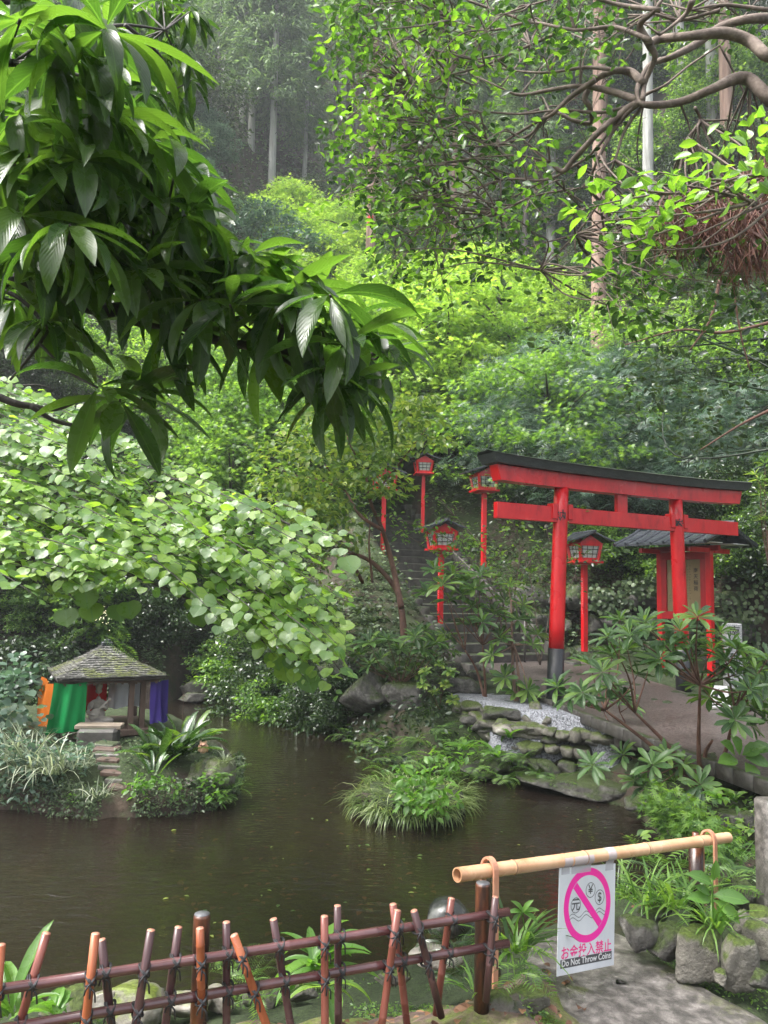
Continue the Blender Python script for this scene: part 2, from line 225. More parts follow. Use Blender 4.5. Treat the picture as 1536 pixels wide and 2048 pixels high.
# ------------------------------------------------------------------ mesh buffer
ORG = {}
def unit(a):
    a = np.asarray(a, float); return a / (np.linalg.norm(a, axis=-1, keepdims=True) + 1e-12)
class Buf:
    def __init__(s): s.V = []; s.F = []; s.n = 0; s.UV = []
    def add(s, V, F, uv=None):
        V = np.asarray(V, float).reshape(-1, 3); s.V.append(V)
        s.UV.append(np.zeros((len(V), 2)) if uv is None else np.asarray(uv, float))
        if isinstance(F, np.ndarray): s.F.append(F + s.n)
        else:
            by = {}
            for f in F: by.setdefault(len(f), []).append(f)
            for k in by: s.F.append(np.array(by[k], dtype=np.int64) + s.n)
        s.n += len(V)
    def box(s, c, size, R=None, taper=(1, 1), bevel=0):
        hx, hy, hz = [q / 2 for q in size]
        v = []
        for z, t in ((-hz, (1, 1)), (hz, taper)):
            v += [(-hx * t[0], -hy * t[1], z), (hx * t[0], -hy * t[1], z), (hx * t[0], hy * t[1], z), (-hx * t[0], hy * t[1], z)]
        F = [(3, 2, 1, 0), (4, 5, 6, 7), (0, 1, 5, 4), (1, 2, 6, 5), (2, 3, 7, 6), (3, 0, 4, 7)]
        v = np.array(v)
        if bevel > 0:
            bm = bmesh.new(); vs = [bm.verts.new(p) for p in v]; [bm.faces.new([vs[i] for i in f]) for f in F]
            bmesh.ops.bevel(bm, geom=list(bm.edges), offset=bevel, segments=1, affect='EDGES', profile=.5)
            bm.verts.index_update(); v = np.array([p.co[:] for p in bm.verts]); F = [tuple(q.index for q in f.verts) for f in bm.faces]; bm.free()
        if R is not None: v = v @ np.asarray(R).T
        s.add(v + np.asarray(c), F)
    def tube(s, P, r, k=8, cap=True, smooth=0, flat=None):
        P = np.asarray(P, float); r = np.broadcast_to(np.asarray(r, float), (len(P),)).copy()
        if smooth: P, r = spline(P, r, smooth)
        n = len(P); T = np.gradient(P, axis=0); T = unit(T)
        a = np.array([0, 0, 1.]) if abs(T[0][2]) < .9 else np.array([1., 0, 0])
        u = unit(np.cross(T[0], a)); U = [u]
        for i in range(1, n):
            u = U[-1] - T[i] * np.dot(U[-1], T[i]); U.append(unit(u))
        U = np.array(U); B = np.cross(T, U); th = np.arange(k) / k * 2 * math.pi
        ring = P[:, None] + r[:, None, None] * (np.cos(th)[None, :, None] * U[:, None] + np.sin(th)[None, :, None] * B[:, None] * (flat or 1))
        i = np.arange(n - 1)[:, None]; j = np.arange(k)[None]
        F = np.stack([i * k + j, i * k + (j + 1) % k, (i + 1) * k + (j + 1) % k, (i + 1) * k + j], -1).reshape(-1, 4)
        s.add(ring.reshape(-1, 3), F)
        if cap:
            s.F.append(np.array([list(range(k))[::-1]]) + s.n - n * k); s.F.append(np.array([list(range(k))]) + s.n - k)
    def lathe(s, c, prof, k=24, R=None):
        th = np.arange(k) / k * 2 * math.pi; V = []
        for r, z in prof: V.append(np.stack([r * np.cos(th), r * np.sin(th), np.full(k, z)], -1))
        V = np.concatenate(V); n = len(prof)
        i = np.arange(n - 1)[:, None]; j = np.arange(k)[None]
        F = np.stack([i * k + j, i * k + (j + 1) % k, (i + 1) * k + (j + 1) % k, (i + 1) * k + j], -1).reshape(-1, 4)
        if R is not None: V = V @ np.asarray(R).T
        s.add(V + np.asarray(c), F)
        s.F.append(np.array([list(range(k))[::-1]]) + s.n - n * k); s.F.append(np.array([list(range(k))]) + s.n - k)
    def leaves(s, tm, P, X, N, S, droop=0.0, wid=None):
        tv, tf = tm[0], tm[1]
        X = unit(X); P = np.broadcast_to(np.asarray(P, float), X.shape); Y = unit(np.cross(N, X)); N = np.cross(X, Y); n = len(P)
        S = np.broadcast_to(np.asarray(S, float), (n,)); D = np.broadcast_to(np.asarray(droop, float), (n,)); Wd = np.ones(n) if wid is None else np.broadcast_to(wid, (n,))
        x = tv[:, 0][None]; y = tv[:, 1][None] * Wd[:, None]; z = tv[:, 2][None] * np.ones((n, 1))
        # curl about Y: an arc of total angle D
        d = np.where(np.abs(D) < 1e-3, 1e-3, D)[:, None]
        cx = np.sin(d * x) / d; cz = -(1 - np.cos(d * x)) / d
        nx = np.sin(d * x); nzv = np.cos(d * x)
        lx = cx + z * nx; lz = cz + z * nzv
        V = P[:, None] + S[:, None, None] * (lx[..., None] * X[:, None] + y[..., None] * Y[:, None] + lz[..., None] * N[:, None])
        k = tv.shape[0]
        uv = np.tile(tv[:, :2] / np.array([1, max(1e-6, np.abs(tv[:, 1]).max())]), (n, 1))
        first = True
        for f in tf:
            F = (f[None] + (np.arange(n) * k)[:, None, None]).reshape(-1, f.shape[1])
            if first: s.add(V.reshape(-1, 3), F, uv); first = False
            else: s.F.append(F + s.n - n * k)
    def build(s, name, mat, parent=None, origin=None, smooth=True):
        V = np.concatenate(s.V); UV = np.concatenate(s.UV)
        o0 = ORG[parent.name] if parent is not None else (np.zeros(3) if origin is None else np.asarray(origin, float))
        me = bpy.data.meshes.new(name)
        lens = np.concatenate([np.full(len(f), f.shape[1]) for f in s.F]); loops = np.concatenate([f.reshape(-1) for f in s.F])
        me.vertices.add(len(V)); me.vertices.foreach_set('co', (V - o0).astype(np.float32).ravel())
        me.loops.add(len(loops)); me.loops.foreach_set('vertex_index', loops.astype(np.int32))
        me.polygons.add(len(lens)); st = np.concatenate([[0], np.cumsum(lens)[:-1]]); me.polygons.foreach_set('loop_start', st.astype(np.int32))
        me.polygons.foreach_set('use_smooth', np.full(len(lens), smooth, dtype=bool))
        me.update(calc_edges=True)
        if np.abs(UV).max() > 0:
            a = me.attributes.new('luv', 'FLOAT_VECTOR', 'POINT'); a.data.foreach_set('vector', np.concatenate([UV, np.zeros((len(UV), 1))], 1).astype(np.float32).ravel())
        me.materials.append(mat)
        ob = bpy.data.objects.new(name, me); COL.objects.link(ob)
        if parent is not None: ob.parent = parent
        else: ob.location = o0
        ORG[ob.name] = o0
        return ob
def spline(P, r, m):
    P = np.asarray(P, float); n = len(P)
    if n < 3:
        t = np.linspace(0, 1, m + 1)[:, None]; return P[0] + (P[-1] - P[0]) * t, r[0] + (r[-1] - r[0]) * t[:, 0]
    Q = np.vstack([2 * P[0] - P[1], P, 2 * P[-1] - P[-2]]); out = []; rr = []
    for i in range(n - 1):
        p0, p1, p2, p3 = Q[i:i + 4]
        for t in np.arange(m) / m:
            out.append(.5 * ((2 * p1) + (p2 - p0) * t + (2 * p0 - 5 * p1 + 4 * p2 - p3) * t * t + (-p0 + 3 * p1 - 3 * p2 + p3) * t ** 3)); rr.append(r[i] + (r[i + 1] - r[i]) * t)
    out.append(P[-1]); rr.append(r[-1]); return np.array(out), np.array(rr)

def tag(o, label=None, cat=None, group=None, kind=None):
    if label: o['label'] = label
    if cat: o['category'] = cat
    if group: o['group'] = group
    if kind: o['kind'] = kind
    return o
def thing(name, label, cat, loc, group=None):
    o = bpy.data.objects.new(name, None); COL.objects.link(o); o.location = [float(x) for x in loc]; o.empty_display_size = .1
    ORG[o.name] = np.asarray(loc, float); return tag(o, label, cat, group)
KIDS = {}
def copy_tree(o, parent=None):
    c = o.copy(); COL.objects.link(c)
    if parent is not None: c.parent = parent
    for ch in [k for k in KIDS.get(o.name) or o.children]: copy_tree(ch, c)
    return c
def Rz(a): c, s = math.cos(a), math.sin(a); return np.array([[c, -s, 0], [s, c, 0], [0, 0, 1.]])
def Rx(a): c, s = math.cos(a), math.sin(a); return np.array([[1., 0, 0], [0, c, -s], [0, s, c]])
def Ry(a): c, s = math.cos(a), math.sin(a); return np.array([[c, 0, s], [0, 1., 0], [-s, 0, c]])

def text_buf(buf, s, O, U, V, Nn, h, bold=0.0, center=True, lift=0.0015, wrap=None):
    """lettering as thin mesh on a plane: O origin, U right, V up, Nn out"""
    cu = bpy.data.curves.new('t', 'FONT'); cu.body = s; cu.size = 1; cu.offset = bold; cu.align_x = 'CENTER' if center else 'LEFT'; cu.align_y = 'CENTER'; cu.resolution_u = 4
    ob = bpy.data.objects.new('t', cu); COL.objects.link(ob)
    dg = bpy.context.evaluated_depsgraph_get(); me = bpy.data.meshes.new_from_object(ob.evaluated_get(dg))
    vs = np.array([v.co[:] for v in me.vertices]); fs = [tuple(p.vertices) for p in me.polygons]
    bpy.data.objects.remove(ob); bpy.data.meshes.remove(me)
    if len(vs) == 0: return
    x, y = vs[:, 0] * h, vs[:, 1] * h
    if wrap: 
        a = x / wrap; Pt = O + (wrap + lift) * (np.sin(a)[:, None] * U + np.cos(a)[:, None] * Nn) + y[:, None] * V
    else: Pt = O + x[:, None] * U + y[:, None] * V + Nn * lift
    buf.add(Pt, fs)

# ------------------------------------------------------------------ leaf templates (x along, y across, z up)
def blade(nx, prof, fold=.12):
    xs = np.linspace(0, 1, nx); V = []; 
    for x in xs:
        w = np.interp(x, prof[0], prof[1]); V += [(x, -w, fold * w * 2), (x, 0, 0), (x, w, fold * w * 2)]
    F = []
    for i in range(nx - 1):
        a = i * 3; F += [(a, a + 3, a + 4, a + 1), (a + 1, a + 4, a + 5, a + 2)]
    return np.array(V, float), [np.array(F)]
T_BIG = blade(9, ([0, .06, .25, .55, .8, .93, 1], [.011, .018, .082, .122, .082, .03, .0]), .22)
T_ELL = blade(5, ([0, .25, .5, .8, 1], [.01, .2, .27, .17, 0]), .2)
T_RHO = blade(6, ([0, .15, .5, .8, 1], [.012, .05, .14, .12, .0]), .25)
T_LONG = blade(8, ([0, .15, .5, .85, 1], [.03, .07, .10, .05, 0]), .25)
T_STRAP = blade(9, ([0, .3, .6, .9, 1], [.03, .075, .09, .05, 0]), .3)
T_GRASS = (np.array([(x, s * w, 0) for x, w in ((0, .012), (.3, .016), (.6, .013), (.85, .007), (1, 0.0005)) for s in (-1, 1)], float), [np.array([(2 * i, 2 * i + 2, 2 * i + 3, 2 * i + 1) for i in range(4)])])
T_RH = (np.array([(0, 0, 0), (.45, -.24, .05), (1, 0, -.04), (.45, .24, .05)], float), [np.array([(0, 1, 2, 3)])])
T_THIN = (np.array([(0, 0, 0), (.5, -.11, .03), (1, 0, -.05), (.5, .11, .03)], float), [np.array([(0, 1, 2, 3)])])
def _heart():
    a = np.linspace(-math.pi, math.pi, 13)[:-1]; V = [(.5, 0, -.02)]
    for t in a:
        r = .5 * (1 - .08 * math.cos(2 * t)); x = .5 + r * math.cos(t); y = r * math.sin(t) * .98
        if abs(abs(t) - math.pi) < .1: x = .14
        if abs(t) < .1: x = 1.08
        V.append((x, y, .10 * abs(y)))
    F = [(0, i + 1, (i + 1) % 12 + 1) for i in range(12)]
    return np.array(V, float), [np.array(F)]
T_HEART = _heart()
def _maple():
    V = [(0.12, 0, 0)]; ang = [-2.2, -1.75, -1.3, -.95, -.62, -.32, 0, .32, .62, .95, 1.3, 1.75, 2.2]; rad = [.38, .16, .6, .22, .8, .28, 1, .28, .8, .22, .6, .16, .38]
    for a, r in zip(ang, rad): V.append((.12 + r * .85 * math.cos(a), r * .7 * math.sin(a), -.08 * r))
    return np.array(V, float), [np.array([(0, i + 1, i + 2) for i in range(12)])]
T_MAPLE = _maple()
def _fern(n=11, wmax=.26, dn=.06):
    V = []; F = []; k = 0
    V += [(0, -.006, 0), (1, -.002, 0), (1, .002, 0), (0, .006, 0)]; F.append((0, 1, 2, 3)); k = 4
    for i in range(n):
        x = .12 + .86 * i / n; w = wmax * math.sin(math.pi * (.12 + .85 * i / n)) ** .7 + .02
        for sgn in (-1, 1):
            V += [(x, 0, 0), (x + .35 * dn + .12 * w, sgn * w * .5, .02), (x + .55 * w, sgn * w, -.02), (x + dn * .9 + .08 * w, sgn * w * .5, .0)]
            F.append((k, k + 1, k + 2, k + 3)); k += 4
    return np.array(V, float), [np.array(F)]
T_FERN = _fern(); T_NAND = _fern(5, .34, .12)

rng = np.random.default_rng(7)
def rdir(n, r=rng):
    v = r.normal(size=(n, 3)); return unit(v)

# ------------------------------------------------------------------ terrain
def poly_sd(x, y, poly):
    x = np.asarray(x, float); y = np.asarray(y, float); P = np.asarray(poly); n = len(P)
    d = np.full(x.shape, 1e9); ins = np.zeros(x.shape, bool)
    for i in range(n):
        a = P[i]; b = P[(i + 1) % n]; e = b - a; wx = x - a[0]; wy = y - a[1]
        t = np.clip((wx * e[0] + wy * e[1]) / (e @ e), 0, 1); d = np.minimum(d, (wx - e[0] * t) ** 2 + (wy - e[1] * t) ** 2)
        c = ((a[1] <= y) & (b[1] > y)) | ((b[1] <= y) & (a[1] > y)); xi = a[0] + (y - a[1]) / np.where(abs(e[1]) < 1e-9, 1e-9, e[1]) * e[0]
        ins ^= c & (x < xi)
    d = np.sqrt(d); return np.where(ins, -d, d)
def gp(*a): return [tuple(G(px, py)[:2]) for px, py in a]
POND = gp((500, 1412), (560, 1425), (640, 1452), (730, 1500), (830, 1538), (950, 1548), (1060, 1568), (1160, 1592), (1250, 1615), (1320, 1665), (1390, 1730), (1450, 1800), (1380, 1828), (1250, 1825), (1110, 1845), (1000, 1882), (880, 1912), (700, 1945), (500, 1975), (350, 1988), (150, 1995), (0, 2005), (-500, 2040)) + [(-9, 4.5), (-12, 9), (-10, 14)] + gp((-150, 1418), (100, 1405), (330, 1405), (400, 1378), (455, 1376))
ISL = gp((-500, 1600), (-200, 1615), (60, 1624), (170, 1640), (300, 1634), (430, 1620), (472, 1590), (476, 1545), (430, 1505), (370, 1480), (300, 1462), (150, 1458), (0, 1462), (-400, 1490))
TUFT = gp((705, 1625), (760, 1650), (850, 1654), (925, 1640), (930, 1610), (850, 1590), (740, 1590))
ST0 = np.array([2.43, 13.7]); ST1 = np.array([-.36, 19.9]); NST = 20; SZ0 = .95; SRISE = .17
sdirv = unit(ST1 - ST0); snorm = np.array([-sdirv[1], sdirv[0]])
def H(x, y):
    x = np.asarray(x, float); y = np.asarray(y, float)
    sdp = poly_sd(x, y, POND)
    base = np.where(y < 6.2, .70, .78 + .05 * np.clip(y - 10.5, 0, 5))
    base = np.where((x < .8) & (y > 8.5), .9, base)
    base = np.where((x >= .8) & (x < 2.35) & (y > 8.3) & (y < 11.2), .74, base)
    Ls = .38 + .5 * np.exp(-((x - 1.8) / 1.2) ** 2 - ((y - 9.4) / 1.6) ** 2)
    prof = 1 - np.exp(-sdp / Ls)
    near = (y < 5.6) & (x < 3.2); slope_ = np.clip(sdp / np.interp(x, [.5, 1.1], [1.85, 1.0]), 0.001, 1) ** np.interp(x, [.5, 1.1], [1.6, 1.0])
    base = np.where(near, np.interp(x, [.55, .95], [.70, .47]), base); prof = np.where(near, slope_, prof)
    z = np.where(sdp > 0, base * prof, -.5 * (1 - np.exp(sdp / .4)))
    # near the terraces in front of the gate the rise is stepped
    yh = np.interp(x, [-25, -9, -6, -3.2, -1.6, -.6, 1.0, 1.5, 3.2, 6, 9, 13, 25], [4, 9.5, 14.8, 16.0, 14.2, 12.4, 12.6, 14.6, 15.6, 15.0, 11.5, 7, 2])
    t = y - yh
    k = .74 + .06 * np.clip((x - 2) / 6, 0, 1)
    hill = k * (np.log1p(np.exp(np.clip(t * 2.0, -30, 30))) / 2.0)
    hill = np.where(t > 14, k * t, hill) + .26 * np.clip(t - 18, 0, 200)
    wall = 1.35 * (1 / (1 + np.exp(-np.clip((t - .1) * 9, -30, 30)))) * np.clip((x - 2.6) / .8, 0, 1)
    bump = .35 * np.sin(x * .7 + 1.3) * np.sin(y * .53 + .4) + .9 * np.sin(x * .13 + 2) * np.sin(y * .11 + 1)
    z = z + np.where(sdp > 0, hill + wall + bump * np.clip(t / 8, 0, 1.5), 0)
    # stairs corridor
    q = (x - ST0[0]) * sdirv[0] + (y - ST0[1]) * sdirv[1]; s = abs((x - ST0[0]) * snorm[0] + (y - ST0[1]) * snorm[1])
    zs = SZ0 + np.clip(q / .34, 0, 30) * SRISE - .25
    wgt = 1 / (1 + np.exp(np.clip((s - 1.35) * 7, -30, 30))) * (1 / (1 + np.exp(-np.clip((q + .2) * 6, -30, 30)))) * (q < 12)
    z = z * (1 - wgt) + zs * wgt
    # island and tuft
    si = poly_sd(x, y, ISL); z = np.where(si < 0, .42 * (1 - np.exp(si / .18)) + .05, z)
    gx = np.interp(y, [7.4, 8.3], [-2.50, -2.98]); gg = np.exp(-((x - gx) / .19) ** 4) * (y > 7.2) * (y < 8.5) * (si < 0); z = z * (1 - gg) + gg * np.interp(y, [7.4, 8.3], [.08, .40])
    s2 = poly_sd(x, y, TUFT); z = np.where(s2 < 0, .16, z)
    # keep the hollow in front of the camera flat
    return z
def h1(x, y): return float(H(np.array([x]), np.array([y]))[0])
def hit(px, py, dmin=8.0, dmax=95.0):
    v = ray(px, py); ds = np.concatenate([np.arange(dmin, 40, .1), np.arange(40, dmax, .4)]); P = CAM + v * ds[:, None]
    h = H(P[:, 0], P[:, 1]); b = np.where(P[:, 2] < h)[0]
    if len(b) == 0: return None
    return P[b[0]] * [1, 1, 0] + [0, 0, h[b[0]]], ds[b[0]]

def grid_sheet(name, xs, ys, hf, mat, kind='structure', drop=None):
    X, Y = np.meshgrid(xs, ys); Z = hf(X, Y); ny, nx = X.shape
    i = np.arange(ny - 1)[:, None]; j = np.arange(nx - 1)[None]
    F = np.stack([i * nx + j, i * nx + j + 1, (i + 1) * nx + j + 1, (i + 1) * nx + j], -1).reshape(-1, 4)
    if drop is not None:
        c = drop((X[:-1, :-1] + X[1:, 1:]) / 2, (Y[:-1, :-1] + Y[1:, 1:]) / 2).reshape(-1); F = F[~c]
    b = Buf(); b.add(np.stack([X, Y, Z], -1).reshape(-1, 3), F); o = b.build(name, mat); return tag(o, kind=kind)
def seg(*a):
    out = []
    for (a0, a1, st) in a: out.append(np.arange(a0, a1 - 1e-6, st))
    return np.concatenate(out + [np.array([a[-1][1]])])
nse = lambda x, y: .025 * np.sin(x * 5.1 + 1) * np.sin(y * 4.3) + .015 * np.sin(x * 13 + y * 9) + .01 * np.sin(x * 23 - y * 19)
xs = seg((-90, -20, 4), (-20, -6, .5), (-6, 7, .08), (7, 20, .5), (20, 90, 4)); ys = seg((-12, 2, .7), (2, 17, .08), (17, 30, .4), (30, 130, 2.5))
terrain = grid_sheet('terrain', xs, ys, lambda x, y: H(x, y) + nse(x, y), M['soil'])
tag(terrain, 'brown soil hillside and pond bed sloping up behind the water')
# pale soil by the bamboo fence
grid_sheet('ground', seg((-3, 1.2, .05)), seg((1.2, 3.9, .05)), lambda x, y: H(x, y) + nse(x, y) + .008, M['deck'], drop=lambda x, y: (poly_sd(x, y, POND) < .75 + .15 * np.sin(x * 4)))

# water
def water_mat():
    m, n, l = new_mat('pond_water'); tc = n.new('ShaderNodeTexCoord')
    mp = n.new('ShaderNodeMapping'); mp.inputs['Scale'].default_value = (1, 2.3, 1); l.new(tc.outputs['Object'], mp.inputs[0])
    n1 = node(n, 'ShaderNodeTexNoise', Scale=7.0, Detail=4.0, Distortion=.8); l.new(mp.outputs[0], n1.inputs['Vector'])
    n2 = node(n, 'ShaderNodeTexNoise', Scale=1.1, Detail=2.0); l.new(tc.outputs['Object'], n2.inputs['Vector'])
    mr = node(n, 'ShaderNodeMapRange'); l.new(n2.outputs['Fac'], mr.inputs['Value']); mr.inputs['From Min'].default_value = .35; mr.inputs['From Max'].default_value = .7; mr.inputs['To Min'].default_value = .25
    ml = node(n, 'ShaderNodeMath', operation='MULTIPLY'); l.new(n1.outputs['Fac'], ml.inputs[0]); l.new(mr.outputs[0], ml.inputs[1])
    bp = node(n, 'ShaderNodeBump', Strength=.8, Distance=.026); l.new(ml.outputs[0], bp.inputs['Height'])
    fr = node(n, 'ShaderNodeFresnel', IOR=1.5); l.new(bp.outputs[0], fr.inputs['Normal'])
    tr = n.new('ShaderNodeBsdfTransparent'); tr.inputs['Color'].default_value = (.42, .36, .28, 1)
    gl = node(n, 'ShaderNodeBsdfGlossy', Roughness=.03); gl.inputs['Color'].default_value = (1, 1, 1, 1); l.new(bp.outputs[0], gl.inputs['Normal'])
    df = n.new('ShaderNodeBsdfDiffuse'); df.inputs['Color'].default_value = (.058, .040, .030, 1)
    m1 = node(n, 'ShaderNodeMixShader'); m1.inputs[0].default_value = .20; l.new(tr.outputs[0], m1.inputs[1]); l.new(df.outputs[0], m1.inputs[2])
    mx = n.new('ShaderNodeMixShader'); l.new(fr.outputs[0], mx.inputs[0]); l.new(m1.outputs[0], mx.inputs[1]); l.new(gl.outputs[0], mx.inputs[2])
    o = n.new('ShaderNodeOutputMaterial'); l.new(mx.outputs[0], o.inputs['Surface']); return m
b = Buf(); b.add([(-14, 3.0, 0), (6.5, 3.0, 0), (6.5, 19, 0), (-14, 19, 0)], [(0, 1, 2, 3)])
tag(b.build('water', water_mat()), 'dark brown rippled pond water', kind='structure')
# ------------------------------------------------------------------ path, stairs, terraces
def pz(y): return .80 + .05 * float(np.clip(y - 10.5, 0, 5))
KL = [(1.72, 14.3), (1.78, 13.6), (2.29, 10.5), (2.73, 7.95), (3.05, 6.4), (3.45, 4.6), (3.9, 2.6)]
KR = [(3.75, 14.6), (4.05, 13.6), (4.55, 10.9), (5.3, 8.2), (6.2, 6.4), (7.5, 4.6), (9.0, 2.6)]
def lerp2(K, t):
    i = min(int(t * (len(K) - 1)), len(K) - 2); f = t * (len(K) - 1) - i; return np.array(K[i]) * (1 - f) + np.array(K[i + 1]) * f
b = Buf(); NN = 40; V = []
for i in range(NN + 1):
    a = lerp2(KL, i / NN); c = lerp2(KR, i / NN)
    for j in range(9):
        p = a + (c - a) * j / 8; V.append((p[0], p[1], pz(p[1]) + .006 + .006 * math.sin(p[0] * 9) * math.sin(p[1] * 7)))
b.add(V, [(i * 9 + j, i * 9 + j + 1, (i + 1) * 9 + j + 1, (i + 1) * 9 + j) for i in range(NN) for j in range(8)])
tag(b.build('path', gravel_mat('exposed_aggregate', (.03, .024, .021), (.12, .098, .09), 55, .5, .45)), 'wet brown aggregate path running under the red gate', kind='structure')
b = Buf()
for K, off in ((KL, -.045), ):
    for i in range(NN):
        p, q = lerp2(K, i / NN), lerp2(K, (i + 1) / NN); e = unit(q - p); nn = np.array([e[1], -e[0]]); L = np.linalg.norm(q - p)
        c = (p + q) / 2 + nn * -.06 * 0 - nn * off; ang = math.atan2(e[1], e[0])
        b.box((c[0], c[1], pz(c[1]) - .03), (L - .006, .085, .13), Rz(ang), bevel=.008)
tag(b.build('kerb', surf_mat('dark_wet_kerb', [(0.25, (.02, .018, .016)), (.5, (.055, .05, .045)), (.8, (.12, .11, .10))], 14, .6, .6, 60, .008, moss=(.03, .045, .015), moss_amt=.4, wetvar=.2)), 'low concrete kerb along the pond side of the path', kind='structure')
def prism(buf, poly, z0, z1, dz=0.0):
    n = len(poly); V = [(p[0], p[1], z0) for p in poly] + [(p[0], p[1], z1) for p in poly]
    F = [tuple(range(n, 2 * n))] + [(i, (i + 1) % n, n + (i + 1) % n, n + i) for i in range(n)]
    buf.add(V, F)
def gpz(z, *a): return [tuple(G(px, py, z)[:2]) for px, py in a]
b = Buf(); up_t = gpz(.77, (905, 1390), (945, 1400), (1010, 1415), (1090, 1426), (1180, 1438), (1262, 1453)); prism(b, up_t + [(2.52, 8.9), (2.24, 10.4), (2.02, 11.7), (1.2, 11.5)], .30, .775)
prism(b, gpz(.47, (985, 1470), (1080, 1482), (1170, 1485), (1270, 1484), (1350, 1496), (1300, 1460), (1180, 1450), (1050, 1445), (960, 1440)), .15, .475)
tag(b.build('gravel', gravel_mat('blue_grey_gravel', (.07, .074, .085), (.34, .35, .385), 62, .8)), 'pale blue grey gravel filling the two stone terraces', kind='stuff')

st = thing('stone_staircase', 'long dark concrete staircase climbing the hillside behind the red gate', 'staircase', (ST0[0], ST0[1], SZ0 - .17))
ang = math.atan2(sdirv[1], sdirv[0]) - math.pi / 2
for i in range(NST):
    c = ST0 + sdirv * (.34 * i + .19); b = Buf(); z1 = SZ0 + SRISE * i
    b.box((c[0], c[1], z1 - .14), (1.9, .375, .28), Rz(ang), bevel=.012); b.build('step', M['conc_step'] if 'conc_step' in M else M['conc'], st, smooth=False)
for sgn in (-1, 1):
    b = Buf(); P = []
    for q in np.linspace(-.1, .34 * NST, 24):
        z = SZ0 + SRISE * (q / .34); c = ST0 + sdirv * q + snorm * sgn * 1.06
        b.box((c[0], c[1], z - .12), (.2, .34, .5), Rz(ang), bevel=.02)
    b.build('side_wall', M['conc_step'], st)
hr = thing('handrail', 'thin grey steel handrail standing on the lower staircase steps', 'handrail', (2.62, 13.75, .95))
tops = []
for k, q in enumerate((.25, 1.95, 3.65)):
    c = ST0 + sdirv * q - snorm * .30; z = SZ0 + SRISE * int(q / .34); tops.append((c[0], c[1], z + .78)); b = Buf(); b.tube([(c[0], c[1], z), (c[0], c[1], z + .78)], .02, 8); b.build('post', M['metal'], hr)
b = Buf(); b.tube(tops, .017, 8); b.build('rail', M['metal'], hr)

# ------------------------------------------------------------------ torii
P1 = np.array([2.34, 10.5, .76]); P2 = np.array([4.52, 11.6, .80]); A = unit((P2 - P1) * [1, 1, 0]); NF = np.array([A[1], -A[0], 0.]); Zv = np.array([0, 0, 1.])
SP = np.linalg.norm((P2 - P1)[:2]); CT = (P1 + P2) / 2
to = thing('torii_gate', 'large red torii gate with black top beam standing across the path', 'gate', CT * [1, 1, 0] + [0, 0, .76])
ROOFZ = 3.68
for P, s, ch in ((P1, 1, '納'), (P2, -1, '奉')):
    base = P * [1, 1, 0] + [0, 0, .62]; top = P * [1, 1, 0] + A * s * .125 + [0, 0, ROOFZ + .02]; ax = top - base
    k = (1.50 - .62) / (ROOFZ + .02 - .62); mid = base + ax * k
    b = Buf(); b.tube([mid, base + ax * .6, top], [.104, .101, .098], 28, smooth=3); po = b.build('post', M['red'], to)
    b = Buf(); b.tube([base, mid], [.114, .110], 28); b.build('sleeve', M['blackpaint'], po)
    tz = 3.29 if s == 1 else 3.30; c = base + ax * ((tz - .62) / (ROOFZ - .6)); vd = unit((CAM - c) * [1, 1, 0]); U = np.array([-vd[1], vd[0], 0])
    if s == -1: vd = unit(vd + A * .45); U = np.array([-vd[1], vd[0], 0])
    b = Buf(); text_buf(b, ch, c, U, unit(ax), vd, .165, bold=.02, lift=.003, wrap=.102); b.build('lettering', M['ink'], po, smooth=False)
CB = CT + A * .11
def beam(buf, half, h, wd, zc, lift, endslant=0.0, n=17, topw=None):
    V = []
    for i in range(n):
        t = -1 + 2 * i / (n - 1); z = zc + lift * abs(t) ** 2.6
        for (dy, dz) in ((-1, -1), (1, -1), (1, 1), (-1, 1)):
            ww = wd if dz < 0 else (topw or wd); s = t * (half + (endslant if dz > 0 else 0) * (abs(t) ** 6))
            V.append(CB * [1, 1, 0] + A * s + NF * dy * ww / 2 + Zv * (z + dz * h / 2))
    F = [(0, 1, 2, 3), tuple((n - 1) * 4 + q for q in (3, 2, 1, 0))]
    for i in range(n - 1):
        for q in range(4): F.append((i * 4 + q, i * 4 + (q + 1) % 4, i * 4 + 4 + (q + 1) % 4, i * 4 + 4 + q))
    buf.add(V, F)
b = Buf(); beam(b, 2.29, .205, .19, ROOFZ + .102, .03, .06); b.build('lintel', M['red'], to, smooth=False)
b = Buf(); beam(b, 2.41, .12, .34, ROOFZ + .262, .045, .07, topw=.40); 
beam(b, 2.45, .03, .44, ROOFZ + .335, .046, .07, topw=.24); b.build('top_beam', M['kasagi'], to, smooth=False)
b = Buf(); R2 = Rz(math.atan2(A[1], A[0])); b.box(CB * [1, 1, 0] + [0, 0, 3.315], (4.62, .085, .215), R2, bevel=.004); b.build('tie_beam', M['red'], to, smooth=False)
b = Buf(); b.box(CT * [1, 1, 0] + [0, 0, 3.565], (.19, .07, .30), R2, bevel=.004); b.build('strut', M['red'], to, smooth=False)
for P, s in ((P1, 1), (P2, -1)):
    for e in (-1, 1):
        b = Buf(); b.box(P * [1, 1, 0] + A * (s * .105 + e * .135) + [0, 0, 3.36], (.085, .13, .21), R2, taper=(1, 1), bevel=.006); b.build('wedge', M['red'], to, smooth=False)

